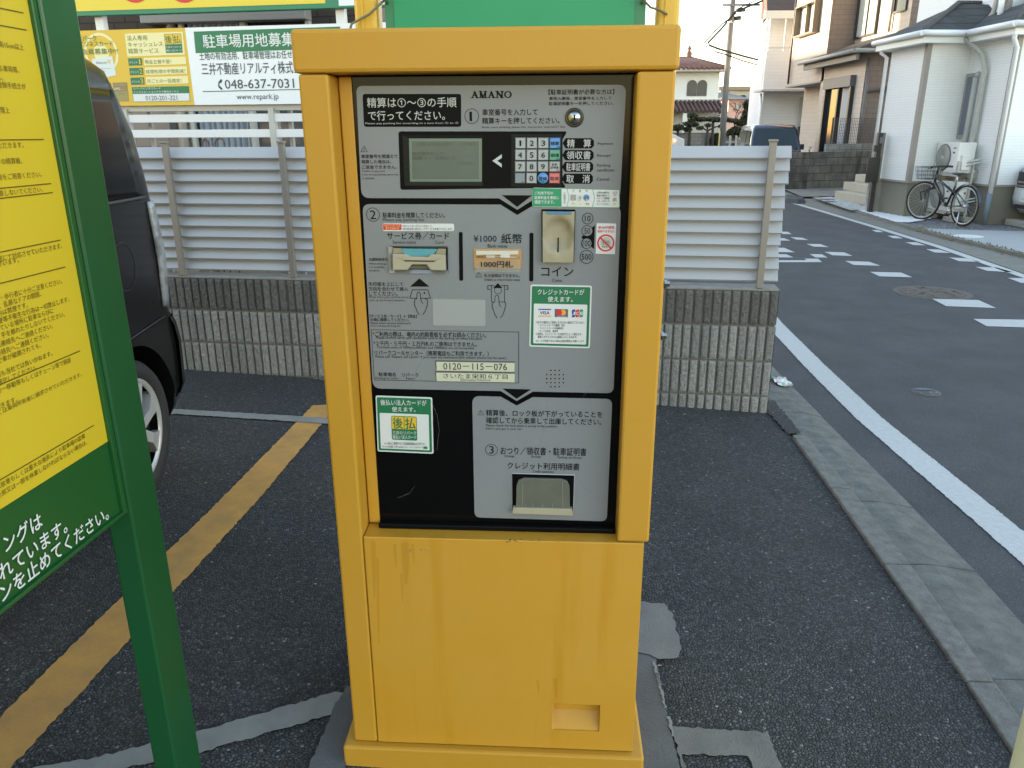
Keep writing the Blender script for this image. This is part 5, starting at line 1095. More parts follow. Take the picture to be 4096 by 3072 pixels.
for k in range(260):
    t = rnd.random(); y = 8.2 + 4.6 * t; x = along(wl_, y) + rnd.gauss(.02, .05); s_ = rnd.uniform(.006, .02); z = -.038 if x < along(wl_, y) else .004
    ms.add([(x - s_, y, z), (x + s_, y + s_ * .5, z), (x, y - s_, z), (x + rnd.uniform(-s_, s_), y, z + s_ * 1.5)], [(0, 1, 3), (1, 2, 3), (2, 0, 3)])
o = ms.build('kerb_moss', M('moss_brown', (.17, .155, .095), rough=1)); tag(o, kind='stuff')

# ---- white house
wh = thing('white_house', 'white sided house with a dark hip roofed bay, behind the bicycle', 'house', (8.0, 14.2, 0))
SID = M('white_siding', (.80, .81, .80), rough=.75, brick=(.30, .045, .004, (.78, .79, .78), (.70, .71, .70)), bump=.35)
FND = M('foundation_render', (.215, .205, .165), rough=.95, var=.45, vscale=1.8, col2=(.165, .16, .135), bump=.15, bscale=60)
TRM = M('trim_taupe', (.30, .27, .25), rough=.6); FAS = M('fascia_white', (.78, .80, .77), rough=.45); SHG = M('roof_shingle', (.045, .05, .052), rough=.85, brick=(.30, .14, .008, (.06, .065, .068), (.02, .02, .022)), bump=.6)
DPW = M('downpipe_white', (.82, .83, .84), rough=.4); DPB = M('downpipe_blue', (.16, .20, .25), rough=.5)
low = [(7.03, 15.3), (7.13, 14.2), (7.90, 14.25), (7.97, 13.08), (14, 13.25), (14, 20), (9.6, 20), (8.2, 15.42)]
def ext(mb, P, z0, z1, mi=0): mb.prism([Vector((x, y, z0)) for x, y in P], [Vector((x, y, z1)) for x, y in P], mi); return mb
def inset(P, d):
    k = len(P); out = []
    for i in range(k):
        a, b, c = Vector(P[i - 1]), Vector(P[i]), Vector(P[(i + 1) % k]); u = (b - a).normalized(); v = (c - b).normalized()
        n1, n2 = Vector((-u.y, u.x)), Vector((-v.y, v.x)); m = (n1 + n2); m = m / max(m.dot(n1), .2); out.append(tuple(b + m * d))
    return out
ext(MB(), inset(low, .02), -.1, .60).build('foundation', FND, wh)
ext(MB(), inset(low, -.012), .60, .635).build('drip_trim', TRM, wh)
ext(MB(), low, .635, 3.02).build('wall', SID, wh)
upp = [(8.27, 17.1), (8.27, 14.05), (14, 14.05), (14, 19.5), (9.7, 19.5), (8.5, 17.15)]
ext(MB(), upp, 2.9, 6.6).build('upper_wall', SID, wh)
ev = [(6.78, 15.55), (6.90, 13.97), (7.66, 14.02), (7.73, 12.83), (14.2, 13.0), (14.2, 14.1), (8.3, 14.1), (8.3, 15.55)]
fa = MB(); ext(fa, inset(ev, .035), 2.90, 3.035); fa.build('eave', FAS, wh)
gt = MB(); pth = [(6.80, 15.60, 3.045), (6.875, 13.94, 3.045), (7.64, 13.99, 3.045), (7.705, 12.80, 3.045), (14.2, 12.97, 3.045)]
for i in range(4): gt.tube([pth[i], pth[i + 1]], .048, 8)
gt.build('gutter', DPW, wh)
rf_ = MB(); ap_ = Vector((7.86, 14.82, 3.60)); z0 = 3.07
V3 = lambda x, y, z: Vector((x, y, z))
rf_.add([V3(6.79, 15.55, z0), V3(6.91, 13.98, z0), ap_, V3(8.4, 14.86, 3.60), V3(8.4, 15.55, z0)], [(0, 1, 2), (0, 2, 3, 4)])
rf_.add([V3(6.91, 13.98, z0), V3(7.67, 14.03, z0), V3(8.15, 14.35, 3.36), V3(8.4, 14.55, 3.55), V3(8.4, 14.86, 3.60), ap_], [(0, 1, 2, 3, 4, 5)])
rf_.add([V3(7.67, 14.03, z0), V3(7.74, 12.84, z0), V3(8.35, 13.7, 3.45), V3(8.3, 14.4, 3.42), V3(8.15, 14.35, 3.36)], [(0, 1, 2, 3, 4)])
rf_.add([V3(7.74, 12.84, z0), V3(14.2, 13.01, z0), V3(14.2, 14.1, 3.75), V3(8.75, 14.1, 3.75), V3(8.35, 13.7, 3.45)], [(0, 1, 2, 3, 4)])
rfo = rf_.build('roof', SHG, wh)
rc = MB(); rc.tube([V3(6.93, 14.02, z0 + .02), ap_ + V3(0, 0, .02), V3(8.3, 14.86, 3.62)], .045, 6); rc.tube([V3(7.76, 12.9, z0 + .02), V3(8.7, 13.95, 3.72)], .04, 6); rc.build('ridge_cap', M('ridge_grey', (.075, .075, .078), rough=.7), rfo)
def ctrim(P, i, z0, z1, w_=.07, t_=.012):
    a, p, b = Vector(P[i - 1]), Vector(P[i]), Vector(P[(i + 1) % len(P)]); u = (a - p).normalized(); v = (b - p).normalized()
    na = Vector((u.y, -u.x)); na = na if na.dot(v) < 0 else -na; nb_ = Vector((v.y, -v.x)); nb_ = nb_ if nb_.dot(u) < 0 else -nb_
    m_ = MB(); ext(m_, [tuple(q) for q in (p + u * w_ + na * .001, p + u * w_ + na * t_, p + na * t_ + nb_ * t_, p + v * w_ + nb_ * t_, p + v * w_ + nb_ * .001, p + (na + nb_) * .001)], z0, z1); m_.build('corner_trim', TRM, wh)
ctrim(low, 1, .637, 2.9); ctrim(low, 3, .637, 2.9); ctrim(upp, 1, 3.1, 6.6)
def pipe(mb, pts, r, n=10): mb.tube(pts, r, n); return mb
pipe(MB(), [(6.86, 15.42, 3.0), (6.88, 15.40, 2.86), (6.975, 15.36, 2.78), (6.975, 15.36, .0)], .034).build('downpipe', DPW, wh)
pipe(MB(), [(7.80, 12.90, 3.0), (7.80, 12.92, 2.85), (7.92, 13.0, 2.72), (7.92, 13.0, .50)], .036).build('downpipe', DPW, wh)
pipe(MB(), [(7.92, 13.0, .50), (7.92, 13.0, 0)], .042).build('downpipe_foot', DPB, wh)
FUP = Face((8.17, 14.0), -90); FUP.n = Vector((-1, 0, 0))
pu = lambda x, y, o=0: FUP.at(*FUP.px(*c35(x, y)), o)
pipe(MB(), [pu(1515, -150), pu(1497, 60), pu(1480, 205), pu(1340, 318), pu(1338, 345), pu(1395, 378)], .045).build('downpipe', DPW, wh)
FAL = Face((7.90, 14.25), math.degrees(math.atan2(13.08 - 14.25, .07)))
FAL.n = Vector((-.998, -.06, 0)).normalized()
q = [FAL.px(*c35(1108, 872)), FAL.px(*c35(1200, 872)), FAL.px(*c35(1082, 1640)), FAL.px(*c35(985, 1640))]
aw0, aw1 = (q[0][0] + q[3][0]) / 2, (q[1][0] + q[2][0]) / 2; zt2, zb3 = (q[0][1] + q[1][1]) / 2, (q[2][1] + q[3][1]) / 2
tl_ = lambda s, d, z: FAL.at(s, z, -d)
wn = MB(); wn.box((aw0, -.035, zb3), (aw1, -.001, zt2), 0, T=tl_); wno = wn.build('slit_window', TRM, wh, bevel=.004)
gn = MB(); gn.box((aw0 + .05, -.038, zb3 + .06), (aw1 - .04, -.034, zt2 - .05), 0, T=tl_); gn.build('pane', M('slit_glass', (.13, .15, .20), rough=.1, spec=.6), wno)
du = MB(); du.tube([FAL.at(aw1 + .30, zz, .06) for zz in (.9, 1.6, 2.45)] + [FAL.at(*FAL.px(*c35(1335, 640)), .09), FAL.at(*FAL.px(*c35(1290, 560)), .14), FAL.at(*FAL.px(*c35(1222, 450)), .26), FAL.at(*FAL.px(*c35(1212, 395)), .26), pu(1250, 345, .12), pu(1345, 250, .03), pu(1405, 150), pu(1440, 0), pu(1452, -150)], .042, 10); du.build('pipe_duct', M('duct_grey', (.42, .43, .40), rough=.5), wh)
sc2 = MB(); sc2.tube([FAL.at(aw1 + .07, zz, .05) for zz in (.9, 2.35)], .04, 10); sc2.tube([FAL.at(aw1 + .07, 2.35, .05), FAL.at(aw1 + .07, 2.42, .0)], .04, 10); sc2.build('pipe_duct', M('duct_grey', (.42, .43, .40)), wh)
hv = MB(); a0 = FAL.px(*bk(1545, 560)); hv.lathe([(.06, 0), (.065, .07), (.055, .11), (.0001, .12)], FAL.at(a0[0], a0[1], 0) , FAL.n, 16); hv.box((a0[0] - .055, -.11, a0[1] - .10), (a0[0] + .055, -.002, a0[1] - .02), 0, T=tl_); hv.build('vent_hood', STEEL, wh)
tpm = MB(); tpm.tube([FAL.at(a0[0] - .22, a0[1] - .11, .03), FAL.at(a0[0] - .12, a0[1] - .11, .10), FAL.at(a0[0] - .11, a0[1] - .15, .13)], .014, 8); tpm.build('wall_tap', STEEL, wh)
st_ = thing('entry_steps', 'beige tiled entry steps beside the white house', 'steps', (7.8, 16.8, 0)); BT = M('beige_tile', (.42, .38, .30), rough=.7, brick=(.30, .2, .005, (.40, .36, .285), (.3, .27, .21)), bump=.2)
MB().box((7.45, 15.75, 0), (8.34, 18.1, .19)).build('step', BT, st_, bevel=.006); MB().box((7.75, 15.75, .192), (8.34, 18.4, .37)).build('step', BT, st_, bevel=.006); MB().box((8.0, 15.75, .372), (8.34, 18.4, .54)).build('step', BT, st_, bevel=.006)
ip = thing('intercom_post', 'dark post with intercom and letter box at the corner of the white house', 'intercom post', (6.93, 15.1, 0)); PBK = M('post_plum', (.035, .028, .033), rough=.5)
MB().box((6.87, 15.02, 0), (6.955, 15.10, 1.46)).build('post', PBK, ip, bevel=.004); MB().box((6.957, 15.03, 0), (7.005, 15.09, 1.46)).build('side_strip', M('strip_taupe', (.20, .18, .14), rough=.6), ip)
MB().box((6.72, 14.99, .56), (6.955, 15.018, 1.02)).build('letter_box', M('box_dark', (.022, .018, .018), rough=.4), ip, bevel=.004)
MB().box((6.80, 14.985, 1.12), (6.905, 15.018, 1.24)).build('name_plate', M('plate_black', (.02, .02, .03), rough=.3), ip); MB().box((6.895, 14.99, 1.27), (6.945, 15.018, 1.38)).build('intercom', M('intercom_grey', (.16, .16, .18), rough=.4), ip)

# ---- outdoor units, stand, blocks
ACW = M('unit_white', (.74, .745, .72), rough=.45); ACG = M('unit_grille', (.52, .52, .47), rough=.5)
def unit(z0, label):
    t = thing('outdoor_unit', label, 'air conditioner', (7.7, 13.85, z0), 0, 'outdoor units in the corner of the white house')
    x0, x1, y0, y1 = 7.56, 7.85, 13.50, 14.20
    MB().box((x0, y0, z0), (x1, y1, z0 + .50)).build('casing', ACW, t, bevel=.008)
    f = MB(); c = Vector((x0 - .001, 13.93, z0 + .25)); f.lathe([(.225, 0), (.22, .018), (.205, .012), (.0001, .010)], c, (-1, 0, 0), 36, 1)
    for k in range(11): f.lathe([(.03 + .0165 * k, .020), (.036 + .0165 * k, .022), (.038 + .0165 * k, .016)], c, (-1, 0, 0), 36, 0)
    for k in range(24):
        a = k * 2 * math.pi / 24; f.tube([c + V3(-.022, .03 * math.cos(a), .03 * math.sin(a)), c + V3(-.024, .12 * math.cos(a + .25), .12 * math.sin(a + .25)), c + V3(-.022, .21 * math.cos(a + .45), .21 * math.sin(a + .45))], .0025, 4)
    f.lathe([(.032, .02), (.028, .026), (.0001, .027)], c, (-1, 0, 0), 20, 0); f.build('fan_grille', [ACG, M('fan_dark', (.16, .16, .14), rough=.6)], t)
    v = MB(); v.box((7.62, 13.44, z0 + .05), (7.76, 13.499, z0 + .30)); v.build('valve_cover', ACW, t, bevel=.01)
    l = MB(); l.box((7.557, 13.58, z0 + .40), (7.5595, 13.66, z0 + .42)); l.box((7.557, 13.60, z0 + .32), (7.5595, 13.66, z0 + .35)); l.build('badge', M('badge_navy', (.06, .07, .16), rough=.4), t)
    p = MB()
    for dz in (.12, .17): p.tube([(7.70, 13.45, z0 + dz), (7.80, 13.36, z0 + dz + .05), (7.89, 13.34, z0 + dz + .07)], .013, 8)
    p.build('hose', M('hose_white', (.55, .55, .52), rough=.6), t); return t
unit(.80, 'upper white outdoor unit, level with the bicycle basket'); unit(.16, 'lower white outdoor unit, half hidden behind the bicycle frame')
sd_ = thing('unit_stand', 'white steel stand carrying the two outdoor units', 'stand', (7.7, 13.85, .08)); SW = M('stand_white', (.50, .49, .44), rough=.5)
for x in (7.585, 7.83):
    for y in (13.46, 14.215): MB().box((x - .015, y - .015, .08), (x + .015, y + .015, 1.0)).build('leg', SW, sd_)
for z in (.745, .105):
    for x in (7.585, 7.83): MB().box((x - .016, 13.44, z), (x + .016, 14.24, z + .05)).build('rail', SW, sd_)
for i, (x, y, lab) in enumerate(((7.585, 13.46, 'concrete block under the near front foot of the unit stand'), (7.585, 14.1, 'concrete block under the far front foot of the unit stand'), (7.83, 13.46, 'concrete block under the near rear foot of the unit stand'))):
    b_ = MB(); b_.box((x - .06, y - .12, 0), (x + .06, y + .12, .079)); o = b_.build('concrete_block', M('block_grey', (.36, .34, .30), rough=.95, var=.3, vscale=20), loc=(x, y, 0), bevel=.006); tag(o, lab, 'concrete block', 'blocks under the unit stand')

# ---- bicycle
bp = Vector((7.356, 12.69, 0)); fd_ = Vector((-.139, 1.066, 0)); fd_.normalize(); lat = Vector((fd_.y, -fd_.x, 0))
bike = thing('bicycle', 'black bicycle with a wire front basket parked by the outdoor units', 'bicycle', tuple(bp)); BKP = M('bike_black', (.014, .014, .016), rough=.35, coat=.3); SIL = M('spoke_silver', (.5, .5, .5), rough=.3, metal=.8)
FB = Face((bp.x, bp.y), math.degrees(math.atan2(fd_.y, fd_.x)))
def B2(x, y, o=0.0): s, z = FB.px(*bk(x, y)); return bp + fd_ * s + Vector((0, 0, z)) + lat * o
def S2(s, z, o=0.0): return bp + fd_ * s + Vector((0, 0, z)) + lat * o
R0 = .33; WB_ = 1.06
def bwheel(s, yaw, hubr):
    c = S2(s, R0); ax = (lat * math.cos(yaw) + fd_ * math.sin(yaw)).normalized(); u = ax.cross(Vector((0, 0, 1))).normalized()
    w_ = MB(); ring_ = [c + (u * math.cos(a) + Vector((0, 0, 1)) * math.sin(a)) * (R0 - .018) for a in [2 * math.pi * i / 40 for i in range(41)]]; w_.tube(ring_, .017, 8, cap=False); wo = w_.build('wheel', TYRE, bike)
    r2 = MB(); r2.tube([c + (u * math.cos(a) + Vector((0, 0, 1)) * math.sin(a)) * (R0 - .043) for a in [2 * math.pi * i / 40 for i in range(41)]], .010, 6, cap=False); r2.build('rim', SIL, wo)
    sp2 = MB()
    for i in range(28):
        a = 2 * math.pi * i / 28; e = c + (u * math.cos(a) + Vector((0, 0, 1)) * math.sin(a)) * (R0 - .048); h = c + ax * (.028 if i % 2 else -.028) + (u * math.cos(a + .8) + Vector((0, 0, 1)) * math.sin(a + .8)) * .02; sp2.tube([h, e], .0016, 4, cap=False)
    sp2.tube([c - ax * .05, c + ax * .05], hubr, 12); sp2.build('spokes', SIL, wo)
    return c, ax, u
cR, axR, uR = bwheel(0, 0, .03); cF, axF, uF = bwheel(WB_, .35, .022)
hd0, hd1 = S2(.845, .60), S2(.80, .80); bbk = S2(.44, .29); stp = S2(.30, .62); sdl = S2(.275, .79)
f_ = MB(); f_.tube([hd0, hd1], .022); f_.tube([S2(.835, .66), bbk], .024); f_.tube([S2(.815, .74), S2(.335, .53)], .019); f_.tube([bbk, stp], .018)
for o_ in (-.06, .06):
    f_.tube([S2(0, R0, o_), S2(.10, R0 - .01, o_), bbk + lat * o_ * .4], .010); f_.tube([S2(0, R0, o_), S2(.315, .56, o_ * .35)], .009)
f_.build('frame', BKP, bike)
fk_ = MB(); fk_.tube([hd0 + Vector((0, 0, -.01)), hd0 - Vector((0, 0, .05))], .024)
for o_ in (-.055, .055): fk_.tube([hd0 - Vector((0, 0, .04)) + axF * o_, cF + uF * -.03 + axF * o_ + Vector((0, 0, .15)), cF + axF * o_], .012)
fk_.build('fork', BKP, bike)
hbm = MB(); hc = hd1 + Vector((0, 0, .10)); hbm.tube([hd1, hc], .016); hbm.tube([hc - axF * .28 - fd_ * .10 + Vector((0, 0, .01)), hc - axF * .16 - fd_ * .02 + Vector((0, 0, .02)), hc + axF * .16 - fd_ * .02 + Vector((0, 0, .02)), hc + axF * .28 - fd_ * .10 + Vector((0, 0, .01))], .013)
for sg in (-1, 1): hbm.tube([hc + axF * sg * .28 - fd_ * .10 + Vector((0, 0, .01)), hc + axF * sg * .18 - fd_ * .035 + Vector((0, 0, .018))], .019); hbm.tube([hc + axF * sg * .17 - fd_ * .02, hc + axF * sg * .22 + fd_ * .04 - Vector((0, 0, .02)), hc + axF * sg * .27 + fd_ * .0], .006)
hbm.build('handlebar', BKP, bike)
bkt = MB(); bc = hc + fd_ * .22 + Vector((0, 0, -.06)); wv = Vector((0, 0, 1)); ld = (fd_ * math.cos(.35) - lat * math.sin(.35)).normalized()
def bpnt(u_, v_, h_): sc_ = .82 + .18 * h_; return bc + axF * (u_ * .185 * sc_) + ld * (v_ * .14 * sc_) + wv * ((h_ - 1) * .20 + .06)
for h_ in (0, .33, .66, 1):
    bkt.tube([bpnt(*p, h_) for p in ((-1, -1), (1, -1), (1, 1), (-1, 1), (-1, -1))], .005 if h_ == 1 else .003, 5)
for k in range(11):
    u_ = -1 + k * .2
    for v_ in (-1, 1): bkt.tube([bpnt(u_, v_, 0), bpnt(u_, v_, 1)], .0026, 4)
    bkt.tube([bpnt(u_, -1, 0), bpnt(u_, 1, 0)], .0026, 4)
for k in range(8):
    for u_ in (-1, 1): bkt.tube([bpnt(u_, -1 + k * .286, 0), bpnt(u_, -1 + k * .286, 1)], .0026, 4)
bkt.build('basket', M('wire_black', (.02, .02, .022), rough=.4), bike)
sa = MB(); prof = [(-.13, .075, .03), (-.08, .085, .04), (0, .055, .035), (.08, .028, .03), (.13, .016, .02)]
rr_ = [[sdl + fd_ * s + lat * (wd * math.cos(a)) + wv * (.03 + h * math.sin(a) * .6) for a in [2 * math.pi * i / 12 for i in range(12)]] for s, wd, h in prof]
for i in range(4): sa.prism(rr_[i], rr_[i + 1], 0, cap=(i in (0, 3)))
sa.build('saddle', M('saddle_black', (.02, .02, .02), rough=.6), bike); spn = MB(); spn.tube([stp, sdl + wv * .02], .013); spn.build('seat_post', SIL, bike)
ck = MB(); ck.lathe([(.075, .05), (.085, .05), (.085, .056), (.06, .056)], bbk, lat, 28); ck.tube([bbk + lat * .07, bbk + lat * .075 + fd_ * .08 - wv * .14], .009); ck.tube([bbk - lat * .07, bbk - lat * .075 - fd_ * .08 + wv * .14], .009); ck.tube([S2(0, R0 + .035, .05), S2(.44, .29 + .08, .053)], .004); ck.tube([S2(0, R0 - .035, .05), S2(.44, .29 - .08, .053)], .004); ck.build('crank', SIL, bike)
for sg in (-1, 1):
    pd = MB(); c_ = bbk + lat * sg * .12 + (fd_ * .08 - wv * .14) * sg; pd.hexa([c_ + fd_ * a + lat * b + wv * h for h in (-.01, .01) for a, b in ((-.045, -.04), (.045, -.04), (.045, .04), (-.045, .04))]); pd.build('pedal', BKP, bike)
fe = MB()
for i in range(14): pass
arc = [cR + (fd_ * math.cos(a) + wv * math.sin(a)) * (R0 + .014) for a in [R_(25 + i * 10) for i in range(16)]]
for i in range(15): fe.add([arc[i] - lat * .024, arc[i] + lat * .024, arc[i + 1] + lat * .024, arc[i + 1] - lat * .024], [(0, 1, 2, 3)], 0, True)
fe.build('mudguard', BKP, bike)
ref = MB(); ref.box((0, 0, 0), (0, 0, 0)) if False else ref.lathe([(.022, 0), (.02, .012), (.0001, .016)], S2(.12, .52, .05), lat, 14); ref.build('reflector', M('reflector_red', (.45, .05, .02), rough=.25), bike)
kst = MB(); kst.tube([S2(.03, R0 - .05, -.05), S2(-.05, .0, -.14)], .009); kst.build('kickstand', SIL, bike)

# ---- white car front at the right edge
wc = thing('white_car', 'white car front with grille and number plate at the right edge', 'car', (10, 12.2, 0), 0); WP = M('car_white', (.68, .70, .70), rough=.25, coat=.5)
sec = [(8.40, .20), (8.27, .34), (8.24, .44), (8.25, .60), (8.29, .78), (8.36, .92), (8.50, 1.0), (9.25, 1.10), (9.85, 1.52), (10.9, 1.56), (11.6, 1.22), (11.75, .9), (11.75, .45), (11.6, .20)]
wb2 = MB(); ys_ = [(11.25, .22), (11.31, .09), (11.42, .02), (11.6, 0), (12.75, 0), (12.93, .02), (13.04, .09), (13.10, .22)]; k = len(sec)
for y, d in ys_: wb2.v += [V3(x + d * (1 if x < 9.5 else -1), y, z - (d * .3 if z > 1.2 else 0)) for x, z in sec]
for i in range(len(ys_) - 1):
    for j in range(k): wb2.f.append([i * k + j, i * k + (j + 1) % k, (i + 1) * k + (j + 1) % k, (i + 1) * k + j]); wb2.mi.append(0); wb2.sm.append(True)
wb2.f += [list(range(k)), [(len(ys_) - 1) * k + j for j in reversed(range(k))]]; wb2.mi += [0, 0]; wb2.sm += [False, False]
wb2.build('body', WP, wc)
for i in range(4): MB().box((8.225 + .012 * i, 11.55, .63 + i * .056), (8.34, 12.82, .655 + i * .056)).build('grille_bar', STEEL, wc)
MB().box((8.243, 11.5, .61), (8.36, 12.86, .86)).build('grille', M('grille_dark', (.02, .02, .03), rough=.3), wc)
MB().box((8.232, 11.6, .29), (8.36, 12.8, .35)).build('lower_grille', M('grille_dark', (.02, .02, .03)), wc)
npl = MB(); npl.box((8.212, 12.30, .395), (8.232, 12.66, .575)); npo = npl.build('number_plate', WHT, wc); FN = Face((8.212, 12.66), -90); FN.n = Vector((-1, 0, 0)); nn_ = MB(); letters(nn_, FN, '66', (.10, .415, .24, .51), 0, .003, .012); letters(nn_, FN, 'せ', (.03, .43, .07, .465), 0, .003); letters(nn_, FN, '大宮', (.09, .525, .20, .565), 0, .003); nn_.build('plate_lettering', M('plate_green', (.03, .12, .07), rough=.5), npo)
for y0, y1 in ((12.87, 13.07), (11.28, 11.48)): hl_ = MB(); hl_.hexa([V3(8.30, y0, .70), V3(8.36, y1, .70), V3(8.52, y1, .70), V3(8.46, y0, .70), V3(8.34, y0, .86), V3(8.42, y1, .90), V3(8.56, y1, .90), V3(8.50, y0, .86)]); hl_.build('headlight', TL, wc)
for y in (11.42, 12.93):
    for x in (8.95, 11.1): a = MB(); a.lathe([(.0001, -.16), (.3, -.16), (.31, 0), (.3, .16), (.0001, .16)], (x, y, .31), (0, 1, 0), 28); a.build('wheel', TYRE, wc)
b_ = MB(); b_.box((8.22, 12.35, 0), (8.42, 12.95, .10)); o = b_.build('wheel_stop', M('block_grey', (.36, .34, .30)), loc=(8.3, 12.6, 0), bevel=.01); tag(o, 'concrete wheel stop under the nose of the white car', 'wheel stop')

# ---- old block wall and mesh fence
ow_ = thing('old_block_wall', 'stained old concrete block wall at the bend beyond the white house', 'wall', (9, 21.9, 0), R_(23)); OB = M('old_block', (.20, .19, .17), rough=.95, brick=(.4, .2, .008, (.16, .152, .135), (.03, .028, .026)), var=.9, vscale=1.7, col2=(.028, .026, .024), bump=.5, detail=9, streak=(2.2, .5, .75, (.02, .019, .018)))
FO = Face((7.50, 21.30), math.degrees(math.atan2(1.05, 2.62))); to_ = lambda s, d, z: FO.at(s, z, -d)
MB().box((0, 0, -.05), (5.0, .12, .955), 0, T=to_).build('wall_body', OB, ow_); s_r = FO.px(*c21(435, 1560))[0]; MB().box((s_r, .004, .957), (5.0, .116, 1.16), 0, T=to_).build('top_course', M('old_block_top', (.26, .26, .255), rough=.95, brick=(.4, .2, .008, (.30, .30, .29), (.08, .078, .07)), var=.7, vscale=2.6, col2=(.07, .068, .065), bump=.4), ow_)
MB().box((-.14, -.02, -.05), (-.002, .16, .95), 0, T=to_).build('end_pier', M('pier_dark', (.085, .08, .075), rough=.95, var=.6, vscale=3), ow_)
mfz = [FO.px(*c21(700, 1225))[1], 1.165]; mf = thing('mesh_fence', 'dark wire mesh fence standing on the old block wall', 'fence', tuple(FO.at(2, 1.16)), R_(22)); s0_ = FO.px(*c21(505, 1400))[0]
mm_ = MB()
for i in range(60):
    s = s0_ + i * .06
    if s < 5: mm_.box((s - .0045, .055, 1.16), (s + .0045, .062, mfz[0]), 0, T=to_)
for i in range(9): z = 1.2 + i * (mfz[0] - 1.2) / 8; mm_.box((s0_, .0535, z - .004), (5, .0555, z + .004), 0, T=to_)
mm_.build('wire_mesh', M('mesh_dark', (.06, .055, .05), rough=.6), mf)
for s in (s0_, s0_ + 1.9): MB().box((s - .018, .063, 1.10), (s + .018, .095, mfz[0] + .02), 0, T=to_).build('post', M('mesh_dark', (.06, .055, .05)), mf)
tp = MB(); a, z = FO.px(*c21(270, 1560)); tp.tube([FO.at(a, .93, -.06), FO.at(a, z + .02, -.06), FO.at(a - .02, z + .05, -.02), FO.at(a - .09, z + .04, .02), FO.at(a - .09, z, .02)], .016, 8); tp.tube([FO.at(a - .05, z + .08, -.04), FO.at(a + .05, z + .08, -.04)], .012, 8); o = tp.build('garden_tap', STEEL, loc=tuple(FO.at(a, .95, -.06))); tag(o, 'chrome garden tap above the low end of the old block wall', 'tap')

# ---- brown brick house
bh = thing('brick_house', 'beige and brown tiled house catching low sun on its upper floor', 'house', (11.5, 25.5, 0))
BB = M('beige_brick', (.58, .485, .40), rough=.85, brick=(.34, .14, .010, (.54, .45, .37), (.49, .41, .34)), bump=.35); BD = M('brown_brick', (.25, .19, .16), rough=.85, brick=(.34, .14, .010, (.22, .17, .142), (.18, .14, .12)), bump=.35)  # brown south faces mix an accent tile with shade put into the colour
def wallbox(name, x0, x1, y0, y1, z0, z1, mw, ms):   # west face mw, south face ms
    m_ = MB(); p = [V3(x0, y0, z0), V3(x1, y0, z0), V3(x1, y1, z0), V3(x0, y1, z0), V3(x0, y0, z1), V3(x1, y0, z1), V3(x1, y1, z1), V3(x0, y1, z1)]
    m_.add(p, [(3, 0, 4, 7)], 0); m_.add(p, [(0, 1, 5, 4)], 1); m_.add(p, [(1, 2, 6, 5), (2, 3, 7, 6), (4, 5, 6, 7), (3, 2, 1, 0)], 0); m_.build(name, [mw, ms], bh)
wallbox('wall', 9.9, 16, 23.0, 26.2, -.05, 3.6, BB, BD); wallbox('wall', 10.55, 16, 26.2, 29.4, -.05, 3.0, BB, BB)
wallbox('upper_wall', 9.9, 16, 26.0, 29.4, 3.0, 7.2, BB, BD); wallbox('upper_wall', 10.74, 16, 22.6, 26.0, 3.3, 7.2, BB, BD)
MB().box((9.86, 26.15, 2.97), (10.6, 29.45, 3.03)).build('soffit', M('soffit_grey', (.28, .265, .24), rough=.6), bh)
brf = MB(); brf.prism([V3(9.45, 22.75, 3.62), V3(10.76, 22.75, 4.1), V3(10.76, 22.75, 3.55), V3(9.45, 22.75, 3.55)], [V3(9.45, 26.9, 3.62), V3(10.76, 26.9, 4.1), V3(10.76, 26.9, 3.55), V3(9.45, 26.9, 3.55)]); brf.build('porch_roof', M('slate_brown', (.07, .055, .05), rough=.8, brick=(.4, .2, .01, (.06, .048, .042), (.03, .025, .02)), bump=.4), bh)
gt2 = MB(); gt2.tube([(9.40, 22.7, 3.58), (9.40, 26.95, 3.58)], .06); gt2.tube([(9.42, 22.68, 3.58), (10.7, 22.68, 3.58)], .06); gt2.build('gutter', M('gutter_grey', (.34, .32, .29), rough=.5), bh)
fs2 = MB(); fs2.box((9.52, 22.82, 3.36), (9.60, 26.85, 3.54)); fs2.build('fascia', M('fascia_brown', (.20, .18, .16), rough=.6), bh)
mrf = MB(); mrf.prism([V3(9.4, 22.1, 7.2), V3(16.5, 22.1, 7.2), V3(13, 22.1, 8.6)], [V3(9.4, 29.9, 7.2), V3(16.5, 29.9, 7.2), V3(13, 29.9, 8.6)]); mrf.build('roof', M('slate_brown', (.07, .055, .05)), bh)
FBH = Face((9.9, 26.0), 90); FBH.n = Vector((-1, 0, 0)); FBR = Face((10.74, 26.0), 90); FBR.n = Vector((-1, 0, 0))
DKF = M('frame_dark', (.025, .025, .035), rough=.4); GLS = M('house_glass', (.025, .027, .03), rough=.08, spec=.2)
